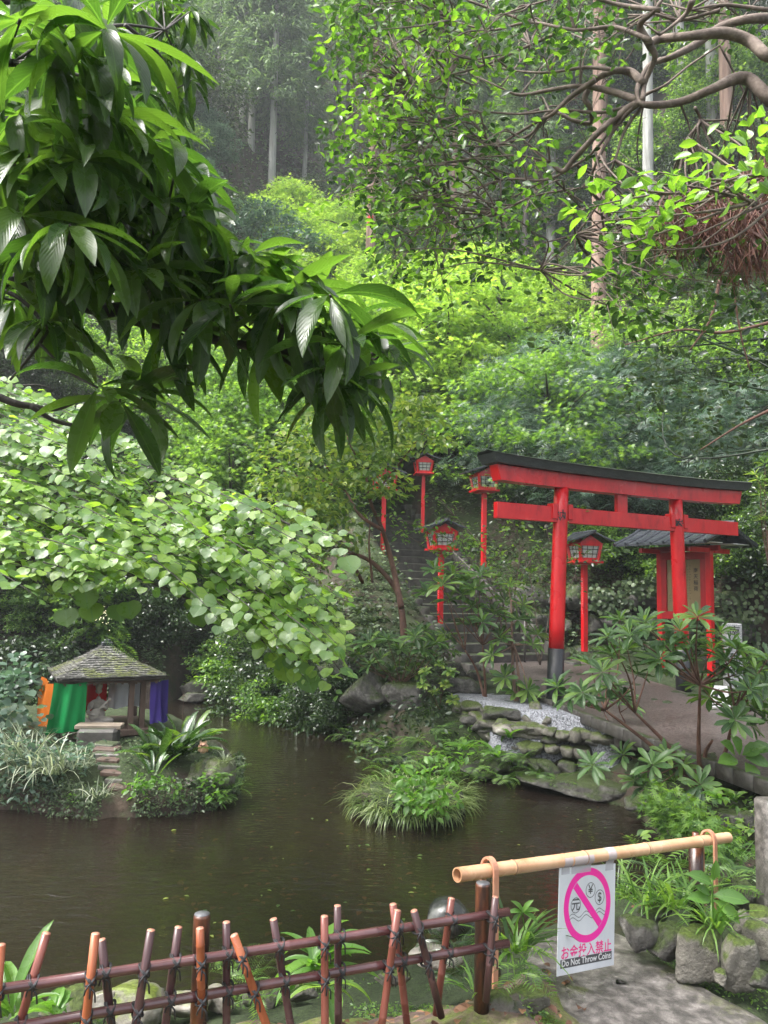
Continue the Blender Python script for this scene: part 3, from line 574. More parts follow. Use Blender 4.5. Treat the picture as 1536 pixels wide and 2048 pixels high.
# ------------------------------------------------------------------ lanterns
def scribble(buf, O, U, V, N, h, r):
    for _ in range(4):
        a = r.random() * .5; x0, y0 = r.uniform(-.4, .1), r.uniform(-.4, .4); L = r.uniform(.4, .8)
        hor = r.random() < .6; w = .07
        if hor: q = [(x0, y0), (x0 + L, y0 + .03), (x0 + L, y0 + .03 + w), (x0, y0 + w)]
        else: q = [(x0, y0 - .3), (x0 + w, y0 - .3), (x0 + w, y0 - .3 + L), (x0, y0 - .3 + L)]
        buf.add([O + U * (x * h) + V * (np.clip(y, -.5, .5) * h) + N * .002 for x, y in q], [(0, 1, 2, 3)])
def make_lantern(loc, yaw, label, group):
    t = thing('red_lantern', label, 'lantern', (0, 0, 0), group)
    b = Buf(); b.box((0, 0, .70), (.09, .09, 1.6), bevel=.004); post = b.build('post', M['red'], t, smooth=False)
    b = Buf(); r = np.random.default_rng(3)
    for k in range(16): scribble(b, np.array([-.0455, 0, 1.22 - k * .042]), np.array([0, -1., 0]), Zv, np.array([-1., 0, 0]), .03, r)
    b.build('lettering', M['whiteink'], post, smooth=False)
    b = Buf(); b.box((0, 0, 1.515), (.50, .50, .04), bevel=.005); b.box((0, 0, 1.485), (.34, .34, .03)); b.build('floor_plate', M['red'], t, smooth=False)
    b = Buf(); hb, ht, z0, z1 = .175, .222, 1.535, 1.86
    for sx in (-1, 1):
        for sy in (-1, 1):
            b.tube([(sx * hb, sy * hb, z0), (sx * ht, sy * ht, z1)], .036, 4)
    for z, hh in ((z0 + .026, hb + .003), (z1 - .026, ht - .004)):
        for k in range(4): b.box(Rz(k * math.pi / 2) @ np.array([0, -hh, z]), (hh * 2, .03, .056), Rz(k * math.pi / 2))
    # gables
    for sy in (-1, 1):
        b.add([(-ht - .01, sy * ht, z1), (ht + .01, sy * ht, z1), (0, sy * ht, z1 + .135), (-ht - .01, sy * (ht - .02), z1), (ht + .01, sy * (ht - .02), z1), (0, sy * (ht - .02), z1 + .135)], [(0, 1, 2), (5, 4, 3), (0, 2, 5, 3), (1, 4, 5, 2), (0, 3, 4, 1)])
    hd = b.build('housing', M['red'], t, smooth=False)
    for k in range(4):
        R = Rz(k * math.pi / 2); b = Buf(); hA, hB = hb - .006, ht - .008
        b.add([R @ np.array(p) for p in ((-hA, -hA, z0 + .03), (hA, -hA, z0 + .03), (hB, -hB, z1 - .03), (-hB, -hB, z1 - .03))], [(0, 1, 2, 3)]); pane = b.build('window_pane', M['paper'], t, smooth=False)
        b = Buf()
        for u in (-.9, -.33, .33, .9): b.tube([R @ np.array((u * hA * .86, -hA - .006, z0 + .03)), R @ np.array((u * hB * .86, -hB - .006, z1 - .03))], .0065, 4)
        for v in (.05, .36, .67, .95):
            z = z0 + .03 + v * (z1 - z0 - .06); hh = (hA + (hB - hA) * v); b.tube([R @ np.array((-hh * .84, -hh - .006, z)), R @ np.array((hh * .84, -hh - .006, z))], .0065, 4)
        b.build('lattice', M['ink'], pane, smooth=False)
    b = Buf()
    for s in (-1, 1):
        V = []; n = 7
        for i in range(n):
            f = i / (n - 1); x = s * .43 * f; z = z1 + .175 - .20 * f + .045 * f * f
            V += [(x, -.35, z), (x, 0.35, z), (x, 0.35, z + .022), (x, -.35, z + .022)]
        F = [(i * 4 + q, i * 4 + (q + 1) % 4, i * 4 + 4 + (q + 1) % 4, i * 4 + 4 + q) for i in range(n - 1) for q in range(4)] + [(0, 1, 2, 3), tuple((n - 1) * 4 + q for q in (3, 2, 1, 0))]
        b.add(V, F)
        for y in np.linspace(-.33, .33, 9):
            b.tube([(s * .43 * f, y, z1 + .175 - .20 * f + .045 * f * f + .024) for f in (0, .25, .5, .75, 1)], .012, 5)
    b.tube([(0, -.38, z1 + .205), (0, .38, z1 + .205)], .024, 8); b.build('roof', M['tileblack'], t, smooth=False)
    t.location = [float(x) for x in loc]; t.rotation_euler = (0, 0, yaw); return t
LG = 'red lanterns beside the stone stairs'
LAN = [((880, 1262), 14.3, .38, 'red post lantern in front of the staircase foot, its post whole in view', 1.0),
       ((1169, 1292), 13.9, .42, 'red post lantern seen between the two posts of the torii gate', 1.0),
       ((967, 1125), 16.2, .40, 'red post lantern with its roof just left of the torii top beam end', 1.0),
       ((845, 1058), 17.6, .15, 'small red lantern standing alone highest beside the upper stairs', .84),
       ((765, 1118), 17.0, .30, 'red lantern half hidden behind the small light leaved tree', 1.0),
       ((757, 990), 23.5, .20, 'far red lantern whose roof just shows above the half hidden one', 1.0),
       ((541, 935), 25.0, .20, 'tiny far red lantern post glimpsed above the pond creek', 1.0)]
lan0 = None
for i, ((px, py), d, yaw, lab, sc) in enumerate(LAN):
    p = W(px, py, d)
    if lan0 is None: o = lan0 = make_lantern(p, yaw * .7, lab, LG)
    else:
        o = copy_tree(lan0); o.scale = (sc, sc, sc); o.location = [float(q) for q in p]; o.rotation_euler = (0, 0, yaw * .7); o['label'] = lab

# ------------------------------------------------------------------ notice board
Q1 = np.array([4.98, 13.8, .85]); Q2 = np.array([5.52, 13.0, .85]); a2 = unit((Q2 - Q1)); n2 = np.array([a2[1], -a2[0], 0.]); 
if n2[1] > 0: n2 = -n2
QC = (Q1 + Q2) / 2; Rb = Rz(math.atan2(a2[1], a2[0]))
nb = thing('notice_board', 'roofed red notice board with beige paper behind the right torii post', 'notice board', QC)
for Q in (Q1, Q2):
    b = Buf(); b.box(Q * [1, 1, 0] + [0, 0, 1.92], (.095, .095, 2.3), Rb, bevel=.004); b.build('post', M['red'], nb, smooth=False)
b = Buf(); b.box(QC * [1, 1, 0] - n2 * .01 + [0, 0, 2.42], (.88, .03, 1.12), Rb)
for z in (1.90, 2.94): b.box(QC * [1, 1, 0] + n2 * .02 + [0, 0, z], (.872, .05, .13), Rb, bevel=.004)
for s in (-1, 1): b.box(QC * [1, 1, 0] + n2 * .02 + a2 * s * .385 + [0, 0, 2.42], (.10, .046, .906), Rb)
b.build('panel', M['reddark'], nb, smooth=False)
b = Buf(); b.box(QC * [1, 1, 0] + n2 * .012 + [0, 0, 2.42], (.665, .008, .90), Rb); ppm = surf_mat('aged_beige_paper', [(0.3, (.20, .145, .065)), (.7, (.27, .20, .10))], 4, .6, 0); pp = b.build('paper', ppm, nb, smooth=False)
b = Buf(); r = np.random.default_rng(5); Pc = QC * [1, 1, 0] + n2 * .018 + [0, 0, 2.42]; a2r = a2
for i, ch in enumerate('南天稲荷'): text_buf(b, ch, Pc + a2r * .235 + Zv * (.26 - i * .105), a2r, Zv, n2, .085, bold=.01)
for c in range(8):
    n = int(r.integers(10, 15))
    for k in range(n):
        if r.random() < .1: continue
        scribble(b, Pc + a2r * (.12 - c * .048) + Zv * (.33 - k * .046), a2r, Zv, n2, .034, r)
for k in range(3): scribble(b, Pc - a2r * .275 + Zv * (-.18 - k * .05), a2r, Zv, n2, .04, r)
b.build('lettering', M['ink'], pp, smooth=False)
b = Buf()
for s in (-1, 1): b.box(QC * [1, 1, 0] + n2 * s * .0 + [0, 0, 3.06], (1.35, .07, .09), Rb, bevel=.004)
for s in (-1, 1): b.box(QC * [1, 1, 0] + a2 * s * .485 + [0, 0, 3.02], (.07, 1.1, .08), Rb, bevel=.004)
b.build('roof_frame', M['red'], nb, smooth=False)
b = Buf(); RL, RW, ZA, ZE = .92, .74, 3.40, 3.09
for s in (-1, 1):
    V = []; n = 7
    for i in range(n):
        f = i / (n - 1); z = ZA - (ZA - ZE) * f + .07 * (f * f - f)
        for e, dz in ((-RL, 0), (RL, 0), (RL, .035), (-RL, .035)): V.append(QC * [1, 1, 0] + a2 * e + n2 * s * RW * f + Zv * (z + dz))
    b.add(V, [(i * 4 + q, i * 4 + (q + 1) % 4, i * 4 + 4 + (q + 1) % 4, i * 4 + 4 + q) for i in range(n - 1) for q in range(4)] + [(0, 1, 2, 3), tuple((n - 1) * 4 + q for q in (3, 2, 1, 0))])
    for e in np.linspace(-RL + .02, RL - .02, 8):
        b.tube([QC * [1, 1, 0] + a2 * e + n2 * s * RW * f + Zv * (ZA - (ZA - ZE) * f + .07 * (f * f - f) + .045) for f in (0, .25, .5, .75, 1.02)], .026, 6)
b.tube([QC * [1, 1, 0] + a2 * e + Zv * (ZA + .06) for e in (-RL - .05, RL + .05)], .05, 8); nr = b.build('roof', M['tileblack'], nb, smooth=False)
b = Buf()
for s in (-1, 1): b.box(QC * [1, 1, 0] + a2 * .62 + n2 * s * .40 + [0, 0, 3.13], (.42, .5, .012), Rb)
b.build('soffit', M['whiteink'], nb, smooth=False)

# pillar
pp_ = W(1466, 1345, 12.0); pz0 = pp_[2]
pl = thing('stone_pillar', 'square granite pillar carved with black characters beside the notice board', 'pillar', (pp_[0], pp_[1], .85))
Rp = Rz(math.radians(-8)); b = Buf(); b.box((pp_[0], pp_[1], 1.30), (.235, .235, 1.06), Rp, bevel=.012); b.build('shaft', M['granite'], pl, smooth=False)
b = Buf(); nP = Rp @ np.array([0, -1., 0]); uP = Rp @ np.array([1., 0, 0])
for i, ch in enumerate('南天稲荷'): text_buf(b, ch, pp_ * [1, 1, 0] + nP * .1175 + Zv * (1.70 - i * .205), uP, Zv, nP, .175, bold=.008, lift=.002)
b.build('lettering', M['ink'], pl, smooth=False)
# small white and red board on the path
fp = W(1440, 1442, 10.0); fb = thing('path_sign', 'small white over red board low on the path behind the rhododendron', 'sign', fp)
b = Buf(); Rf = Rz(-.3) @ Rx(-.12); b.box(fp + [0, 0, .30], (.26, .02, .30), Rf, taper=(.75, 1), bevel=.004); b.build('upper_board', M['whiteink'], fb, smooth=False)
b = Buf(); b.box(fp + [0, 0.02, .07], (.34, .03, .17), Rf, bevel=.004); b.build('lower_board', M['red'], fb, smooth=False)
b = Buf(); nf = Rf @ np.array([0, -1., 0]); uf = Rf @ np.array([1., 0, 0]); vf = Rf @ np.array([0, 0, 1.])
th = np.linspace(0, 2 * math.pi, 17)[:-1]; c0 = fp + [0, 0, .33] + nf * .013 - uf * .04
b.add([c0 + uf * (.022 * math.cos(t) + .016 * math.sin(t)) + vf * .058 * math.sin(t) for t in th], [tuple(range(16))])
b.add([c0 + uf * x + vf * y for x, y in ((-.02, -.10), (.02, -.12), (.05, -.10), (.0, -.085))], [(0, 1, 2, 3)]); b.build('marking', M['ink'], fb, smooth=False)

# ------------------------------------------------------------------ little shrine on the island
HB = W(205, 1445, 9.3); HZ = .55; HB = np.array([HB[0], HB[1], HZ]); YH = math.radians(28); RH = Rz(YH)
def hl(x, y, z=0): return HB * [1, 1, 0] + RH @ np.array([x, y, 0.]) + Zv * (HZ + z)
hut = thing('small_shrine', 'small open wooden shrine with mossy pyramid roof on the islet', 'shrine', HB)
b = Buf(); b.box(hl(0, 0, -.04), (1.0, 1.0, .08), RH, bevel=.01); b.box(hl(0, 0, -.17), (.86, .86, .2), RH, bevel=.02); b.build('platform', M['wood'], hut, smooth=False)
for x, y in ((-.45, -.45), (.24, -.45), (.38, -.40), (.45, .45), (-.45, .45)):
    b = Buf(); b.box(hl(x, y, .29), (.062, .062, .60), RH, bevel=.004); b.build('post', M['wood'], hut, smooth=False)
b = Buf()
for k in range(4): b.box(hl(*(Rz(k * math.pi / 2) @ np.array([0, -.50, 0]))[:2], .565), (1.08, .05, .055), RH @ Rz(k * math.pi / 2))
for i in range(14):
    b.box(hl(-.5 + i * .077, -.535, .535), (.022, .03, .022), RH)
b.build('eave_beam', M['wood'], hut, smooth=False)
b = Buf(); r = np.random.default_rng(11); EV = .60; NL = 15
b2 = Buf()
for k in range(4):
    Rk = Rz(k * math.pi / 2)
    for i in range(NL):
        f0, f1 = i / NL, (i + 1.45) / NL
        def rz(f): return .59 + .37 * (1 - f) ** 1.25 * 1 + .02 * f
        nsh = int(26 * (1 - (1 - f0) * .0) * (.12 + .88 * (i + 1) / NL)) + 2; w0 = EV * (i + 1) / NL
        for j in range(nsh):
            x0 = -w0 + 2 * w0 * j / nsh; x1 = -w0 + 2 * w0 * (j + .94) / nsh; yo = -EV * (i + 1) / NL - r.uniform(0, .012); yi = -EV * max(0, i - .6) / NL
            zo = rz((i + 1) / NL) + .012 + r.uniform(0, .012); zi = rz(max(0, i - .6) / NL) + .0
            s = abs(yi / yo) if yo else 1
            P = [(x0, yo, zo), (x1, yo, zo), (x1 * s, yi, zi), (x0 * s, yi, zi), (x0, yo, zo - .014), (x1, yo, zo - .014)]
            P = [hl(*(Rk @ np.array(p))[:2], p[2]) for p in P]
            b.add(P, [(0, 1, 2, 3), (4, 5, 1, 0)])
roof = b.build('roof', M['shingle'], hut, smooth=False)
b = Buf(); V = [hl(*(Rz(k * math.pi / 2 + math.pi / 4) @ np.array([0, -EV * 1.40, 0]))[:2], .592) for k in range(4)] + [hl(*(Rz(k * math.pi / 2 + math.pi / 4) @ np.array([0, -EV * 1.38, 0]))[:2], .57) for k in range(4)] + [hl(0, 0, .93)]
b.add(V, [(4, 5, 6, 7)] + [(i, (i + 1) % 4, 4 + (i + 1) % 4, 4 + i) for i in range(4)] + [(i, 8, (i + 1) % 4) for i in range(4)]); b.build('roof_board', M['bark_dark'], roof, smooth=False)
b = Buf(); b.box(hl(0, 0, .955), (.13, .13, .05), RH, bevel=.01); b.box(hl(0, 0, .99), (.08, .08, .04), RH, bevel=.01); b.build('finial', M['tileblack'], roof, smooth=False)
def hang(name, mat, x0, y0, x1, y1, ztop, zbot, lab, seed, skew=0):
    nx, nz = 22, 16; r = np.random.default_rng(seed); ph = r.uniform(0, 6, 3); V = []
    e = unit(np.array([x1 - x0, y1 - y0])); nn = np.array([e[1], -e[0]])
    for j in range(nz + 1):
        v = j / nz
        for i in range(nx + 1):
            u = i / nx; a = .018 + .030 * v; w = a * (math.sin(u * 9 + ph[0]) + .6 * math.sin(u * 17 + ph[1] + v * 2)) + .02 * v
            uu = u + skew * v * (u - 1); p = np.array([x0, y0]) + (np.array([x1, y1]) - [x0, y0]) * uu + nn * w
            V.append(hl(p[0], p[1], ztop - (ztop - zbot) * v - .012 * math.sin(u * 7 + ph[2]) * v - .02 * (1 - v) * math.sin(u * math.pi)))
    b = Buf(); b.add(V, [(j * (nx + 1) + i, j * (nx + 1) + i + 1, (j + 1) * (nx + 1) + i + 1, (j + 1) * (nx + 1) + i) for j in range(nz) for i in range(nx)])
    return tag(b.build(name, mat, origin=hl((x0 + x1) / 2, (y0 + y1) / 2, zbot)), lab, 'cloth', 'coloured cloths hung round the shrine')
hang('hanging_cloth', M['c_green'], -.62, -.555, -.27, -.555, .57, .02, 'green cloth hanging on the front of the small shrine', 1, skew=.18)
hang('hanging_cloth', M['c_orange'], -.66, .30, -.64, -.50, .55, .05, 'orange cloth hanging on the left side of the small shrine', 2)
hang('hanging_cloth', M['c_red'], -.36, .28, .07, .28, .55, .10, 'red cloth hanging behind the stone statue in the shrine', 3)
hang('hanging_cloth', M['c_white'], .10, .30, .50, .30, .55, .14, 'white cloth hanging at the back of the shrine beyond its two front posts', 4)
hang('hanging_cloth', M['c_purple'], .46, -.53, .66, -.40, .55, .05, 'purple cloth hanging at the right front corner of the small shrine', 5)

# statue (blended blobs -> one carved body)
def blobs(name, mat, L, voxel, parent=None, origin=None, disp=0):
    bm = bmesh.new()
    for (c, s, rot) in L:
        m = Matrix.Translation(Vector(c)) @ Matrix(Rz(rot[2]) @ Ry(rot[1]) @ Rx(rot[0])).to_4x4() @ Matrix.Diagonal((*s, 1))
        bmesh.ops.create_icosphere(bm, subdivisions=3, radius=1, matrix=m)
    me = bpy.data.meshes.new(name); bm.to_mesh(me); bm.free(); ob = bpy.data.objects.new(name, me); COL.objects.link(ob)
    md = ob.modifiers.new('r', 'REMESH'); md.mode = 'VOXEL'; md.voxel_size = voxel; md.use_smooth_shade = True
    s2 = ob.modifiers.new('s', 'SMOOTH'); s2.iterations = 3; s2.factor = .5
    dg = bpy.context.evaluated_depsgraph_get(); me2 = bpy.data.meshes.new_from_object(ob.evaluated_get(dg)); ob.modifiers.clear(); ob.data = me2; me2.materials.append(mat); me2.name = name
    for p in me2.polygons: p.use_smooth = True
    if parent: ob.parent = parent
    ORG[ob.name] = np.zeros(3) if origin is None else np.array(origin); return ob
z3 = (0, 0, 0)
body = [((0, .01, .05), (.13, .11, .05), z3), ((0, 0, .02), (.145, .12, .03), z3), ((0, .02, .13), (.075, .06, .085), z3), ((0, .025, .215), (.062, .05, .07), z3), ((0, .02, .262), (.072, .042, .032), z3),
        ((0, .015, .30), (.02, .02, .025), z3), ((0, .005, .43), (.036, .04, .046), z3), ((0, .02, .375), (.032, .035, .03), z3), ((0, .02, .402), (.018, .018, .02), z3), ((0, -.034, .342), (.006, .008, .010), z3),
        ((-.075, .0, .225), (.026, .028, .05), (0, .3, 0)), ((.075, .0, .225), (.026, .028, .05), (0, -.3, 0)), ((-.085, -.03, .16), (.024, .05, .025), (.3, 0, .4)), ((.075, -.045, .205), (.022, .05, .022), (-.3, 0, -.3)),
        ((-.085, -.04, .075), (.075, .05, .036), (0, 0, .35)), ((.085, -.04, .08), (.075, .05, .036), (0, 0, -.35)), ((0, -.07, .055), (.07, .04, .03), z3), ((.04, -.09, .03), (.03, .03, .03), z3), ((-.11, .02, .035), (.04, .06, .035), z3)]
sta = blobs('stone_statue', M['statue'], body, .006)
tag(sta, 'grey stone statue of a seated lute player inside the small shrine', 'statue'); sp_ = hl(-.10, -.26, 0); sta.scale = (1.15, 1.15, 1.12); sta.location = [float(q) for q in sp_]; sta.rotation_euler = (0, 0, YH - .1); 
lute = blobs('lute', M['statue'], [((-.035, -.085, .15), (.05, .018, .068), (0, .62, 0)), ((.045, -.088, .24), (.012, .012, .085), (0, .72, 0)), ((.105, -.085, .30), (.016, .014, .02), (0, .72, 0)), ((-.045, -.104, .148), (.024, .008, .010), (0, .3, 0)), ((.05, -.1, .225), (.02, .012, .012), (0, 0, 0))], .005, parent=sta)

# plank and brick steps of the shrine
pk = thing('shrine_steps', 'narrow flight of mossy stone slabs leading up to the shrine', 'steps', hl(.0, -.6, -.1))
b = Buf(); c = W(200, 1452, 8.6); b.box(c, (.50, .20, .05), Rz(.1), bevel=.008); b.build('threshold_board', M['plank'], pk, smooth=False)
c = W(197, 1474, 8.5); b = Buf(); b.box(c, (.42, .25, .20), Rz(.1), bevel=.03); b.build('riser_block', M['conc_step'], pk, smooth=False)
for i, (px, py) in enumerate([(213, 1490), (215, 1499), (218, 1509), (221, 1520), (227, 1532), (233, 1545), (240, 1559), (247, 1573)]):
    c = W(px, py, 8.28 - i * .10); b = Buf(); b.box(c, (.25 + .015 * (i % 3), .17, .055), Rz(-.12 + .05 * ((i * 7) % 5 - 2)) @ Rx(.05), bevel=.012); b.build('slab', M['wood'] if i % 2 else M['conc'], pk, smooth=False)

# owl figurine
ow = thing('owl_figurine', 'small terracotta owl figurine perched on the mossy rock', 'figurine', W(406, 1506, 7.95))
o0 = ORG[ow.name]
ob = blobs('body', M['owl'], [((0, 0, .045), (.046, .042, .05), z3), ((0, -.004, .085), (.04, .036, .030), z3), ((-.028, -.005, .112), (.010, .010, .018), (0, .3, 0)), ((.028, -.005, .112), (.010, .010, .018), (0, -.3, 0)), ((-.042, .0, .045), (.014, .028, .036), z3), ((.042, .0, .045), (.014, .028, .036), z3)], .004, parent=ow)
b = Buf()
for s in (-1, 1):
    for rr, dz in ((.0125, 0),): b.lathe(o0 + [s * .016, -.040, .088], [(rr, -.004), (rr * .9, .003)], 14, R=Rx(math.pi / 2))
b.build('eye', M['cut'], ow); b = Buf()
for s in (-1, 1): b.lathe(o0 + [s * .016, -.044, .088], [(.006, -.002), (.005, .003)], 12, R=Rx(math.pi / 2))
b.lathe(o0 + [0, -.043, .074], [(.006, 0), (.001, .014)], 8, R=Rx(math.pi / 2)); b.build('pupil_and_beak', M['bark_dark'], ow)

# ------------------------------------------------------------------ bamboo fence
fe = thing('bamboo_fence', 'low lashed fence of dark and orange bamboo sticks at the pond edge', 'fence', (.2, 2.6, .7))
ra = W(0, 1977, 2.23); rb = W(1017, 1825, 2.85); rb[2] = ra[2] = (ra[2] + rb[2]) / 2; ra2 = W(0, 2090, 2.23); rb2 = W(1017, 1884, 2.85); zz = rb2[2]; rb2 = np.array([rb[0], rb[1], zz])
e = unit(rb - ra); RAD = .0155; FN = np.array([e[1], -e[0], 0.]);
if FN[1] > 0: FN = -FN
def fpoint(px, py, off=0.0):
    """point on the vertical plane of the fence (shifted off towards the viewer)"""
    v = ray(px, py); o = ra + FN * off; t = ((o - CAM) @ FN) / (v @ FN); return CAM + v * t
for (p0, z) in ((ra, ra[2]), (ra, zz)):
    b = Buf(); q0 = np.array([*(ra - e * .5)[:2], z]); q1 = np.array([*rb[:2], z]); L = np.linalg.norm(q1 - q0); P = []; R_ = []
    s = 0
    nodes = np.arange(.12, L, .31)
    ss = sorted([0, L] + [x + d for x in nodes for d in (-.004, 0, .004)])
    b.tube([q0 + e * x for x in ss], [RAD * (1.10 if np.min(abs(nodes - x)) < .001 else 1) for x in ss], 20); b.build('rail', M['rail'], fe)
PK = [((2, 1890), (-12, 2060), 'picket', 1), ((93, 1867), (36, 2060), 'picketred', -1), ((191, 1868), (168, 2075), 'picket', 1), ((203, 1880), (226, 2075), 'picketdark', -1), ((302, 1861), (268, 2070), 'picketdark', 1), ((357, 1855), (328, 2070), 'picketdark', -1),
      ((400, 1857), (403, 2012), 'picket', 1), ((453, 1845), (453, 2075), 'picketdark', -1), ((468, 1871), (540, 2070), 'picket', 1), ((547, 1839), (585, 2075), 'picketdark', -1), ((649, 1833), (650, 2075), 'picketred', 1), ((675, 1812), (677, 2075), 'picketdark', -1),
      ((786, 1809), (813, 2040), 'picketred', -1), ((795, 1821), (762, 2060), 'picketred', 1), ((828, 1822), (883, 2034), 'picketdark', 1), ((903, 1797), (872, 2030), 'picketred', -1), ((991, 1794), (972, 2003), 'picketdark', 1)]
for (a, c, m, s) in PK:
    off = s * (RAD * 2 + .001); A0 = fpoint(*a, off); B0 = fpoint(*c, off); B0 = A0 + (B0 - A0) * max(1, (A0[2] - .62) / (A0[2] - B0[2]) if m and c[1] > 2035 else 1)
    b = Buf(); ax = A0 - B0; L = np.linalg.norm(ax); u = ax / L; nodes = [L * .35, L * .78]
    ss = sorted([0, L] + [x + d for x in nodes for d in (-.003, 0, .003)]); b.tube([B0 + u * x for x in ss], [.0130 * (1.09 if min(abs(x - q) for q in nodes) < .001 else 1) for x in ss], 18); pk_ = b.build('picket', M[m], fe)
    b = Buf(); b.tube([A0, A0 + u * .0015], .0119, 16); b.build('cut_end', M['cut'], pk_)
    for z in (ra[2], zz):
        b = Buf(); t = (z - B0[2]) / (ax[2]); 
        if t < .02 or t > .98: continue
        c0 = B0 + ax * t; mid = c0 - FN * off / 2
        for kk in range(2):
            for sg in (-1, 1):
                d1 = unit(e * sg + Zv * (1.0 + .25 * kk)); d2 = FN; pts = [mid + d1 * math.cos(q) * .021 + d2 * math.sin(q) * (.034) for q in np.linspace(0, 2 * math.pi, 17)]
                pts = [p + e * .004 * kk for p in pts]; b.tube(pts, .0028, 6, cap=False)
        for q in range(3):
            o2 = c0 + FN * (RAD + .004) * (1 if s > 0 else 1.9) + Zv * (-.006 * q)
            b.tube([o2, o2 + e * (.012 * (q - 1)) + FN * .006 - Zv * .012, o2 + e * (.016 * (q - 1)) - Zv * (.03 + .006 * q)], .0026, 6, smooth=3)
        b.build('lashing', M['cord'], pk_)
for (tx, ty, bx, by, r_) in ((404, 1828, 398, 2080, .0275), (966, 1766, 963, 2000, .0285)):
    A0 = fpoint(tx, ty, -.0155 - r_ - .001); B0 = fpoint(bx, by, -.0155 - r_ - .001); B0[2] = min(B0[2], .6); b = Buf(); d = A0 - B0
    b.tube([B0, B0 + d * .5, B0 + d * .985, A0], [r_ * 1.02, r_, r_ * .99, r_ * .93], 26); q = b.build('post', M['post'], fe); b = Buf(); b.tube([A0, A0 + [0, 0, .0012]], r_ * .9, 22); b.build('post_end', M['postend'], q)

# ------------------------------------------------------------------ bamboo bar, hoops and hanging sign
bA = W(914, 1750, 2.95); bB = W(1456, 1675, 4.02); ax = unit(bB - bA); LB = np.linalg.norm(bB - bA)
bar = thing('bamboo_bar', 'thick pale bamboo pole laid level across the end of the fence', 'bamboo pole', (bA + bB) / 2)
b = Buf(); nodes = [.30, .74, 1.18, 1.62]; ss = sorted([0, LB] + [x + d for x in nodes for d in (-.009, -.003, 0, .003, .009)])
def brad(x): 
    q = min(abs(x - t) for t in nodes); return .0275 * (1.10 if q < .001 else (1.02 if q < .004 else 1.0)) - .0005 * x
b.tube([bA + ax * x for x in ss], [brad(x) for x in ss], 28, cap=False); b.tube([bA + ax * x for x in (0.001, .12)], .0225, 24, cap=False)
b.add(*(lambda th: ([bA + (np.cross(ax, Zv) * math.cos(t) + np.cross(np.cross(ax, Zv), ax) * math.sin(t)) * rr for rr in (.0225, .0272) for t in th], [(i, (i + 1) % 24, 24 + (i + 1) % 24, 24 + i) for i in range(24)]))(np.arange(24) / 24 * 2 * math.pi))
bb = b.build('pole', M['bamboo'], bar)
b = Buf(); b.tube([bA + ax * .06, bA + ax * .065], .0215, 20); b.build('hollow', M['ink'], bar)  # black disc inside the open pole end, painted shade for the hollow
for x in nodes:
    b = Buf(); b.tube([bA + ax * (x - .002), bA + ax * (x + .0025)], .0297 - .0005 * x, 26); b.build('node_ring', M['bark_brown'], bar)
def on_bar(px):
    lo, hi = -.1, LB + .1
    for _ in range(40):
        m = (lo + hi) / 2; p = bA + ax * m - CAM; q = 768 + FPX * (p @ rt) / (p @ fw)
        if q < px: lo = m
        else: hi = m
    return lo
axn = np.array([-ax[1], ax[0], 0]); axn = unit(axn if axn[1] < 0 else -axn)   # towards the viewer
def hoop(px, lab):
    c = bA + ax * on_bar(px); g = .55; w = .013
    t = thing('bamboo_hoop', lab, 'hoop', (c[0], c[1], .62), 'split bamboo hoops holding up the pole')
    prof = [(-.036, .62 - c[2])] + [(-.036, -.02)] + [(-.036 * math.cos(a), .036 * math.sin(a) * 1.35) for a in np.linspace(0, math.pi, 13)] + [(.036, -.02), (.036, .62 - c[2])]
    V = []
    for (u, v) in prof:
        ln = math.hypot(u, max(v, 0)) or 1; o = np.array([u, max(v, 0)]) / ln * .0045 if v >= 0 else np.array([math.copysign(.0045, u), 0])
        for (s, k) in ((-w, -1), (w, -1), (w, 1), (-w, 1)): V.append(c + ax * s + axn * (u + o[0] * k) + Zv * (v + o[1] * k))
    n = len(prof); b = Buf(); b.add(V, [(i * 4 + q, i * 4 + (q + 1) % 4, i * 4 + 4 + (q + 1) % 4, i * 4 + 4 + q) for i in range(n - 1) for q in range(4)] + [(0, 1, 2, 3), tuple((n - 1) * 4 + q for q in (3, 2, 1, 0))])
    b.build('strip', M['bamboo_pale'], t, smooth=False); return t
hoop(979, 'split bamboo hoop holding the left end of the pale pole by the fence post'); hoop(1417, 'split bamboo hoop holding the right end of the pale pole among ferns')
c = bA + ax * on_bar(1411) - axn * .055; b = Buf(); b.tube([(c[0], c[1], .5), (c[0], c[1], bB[2] - .028)], .036, 20); b.tube([(c[0], c[1], bB[2] - .03), (c[0], c[1], bB[2] + .045)], .017, 12)
tag(b.build('wooden_post', M['post'], origin=(c[0], c[1], .6)), 'short charred post behind the right end of the pale bamboo pole', 'post')

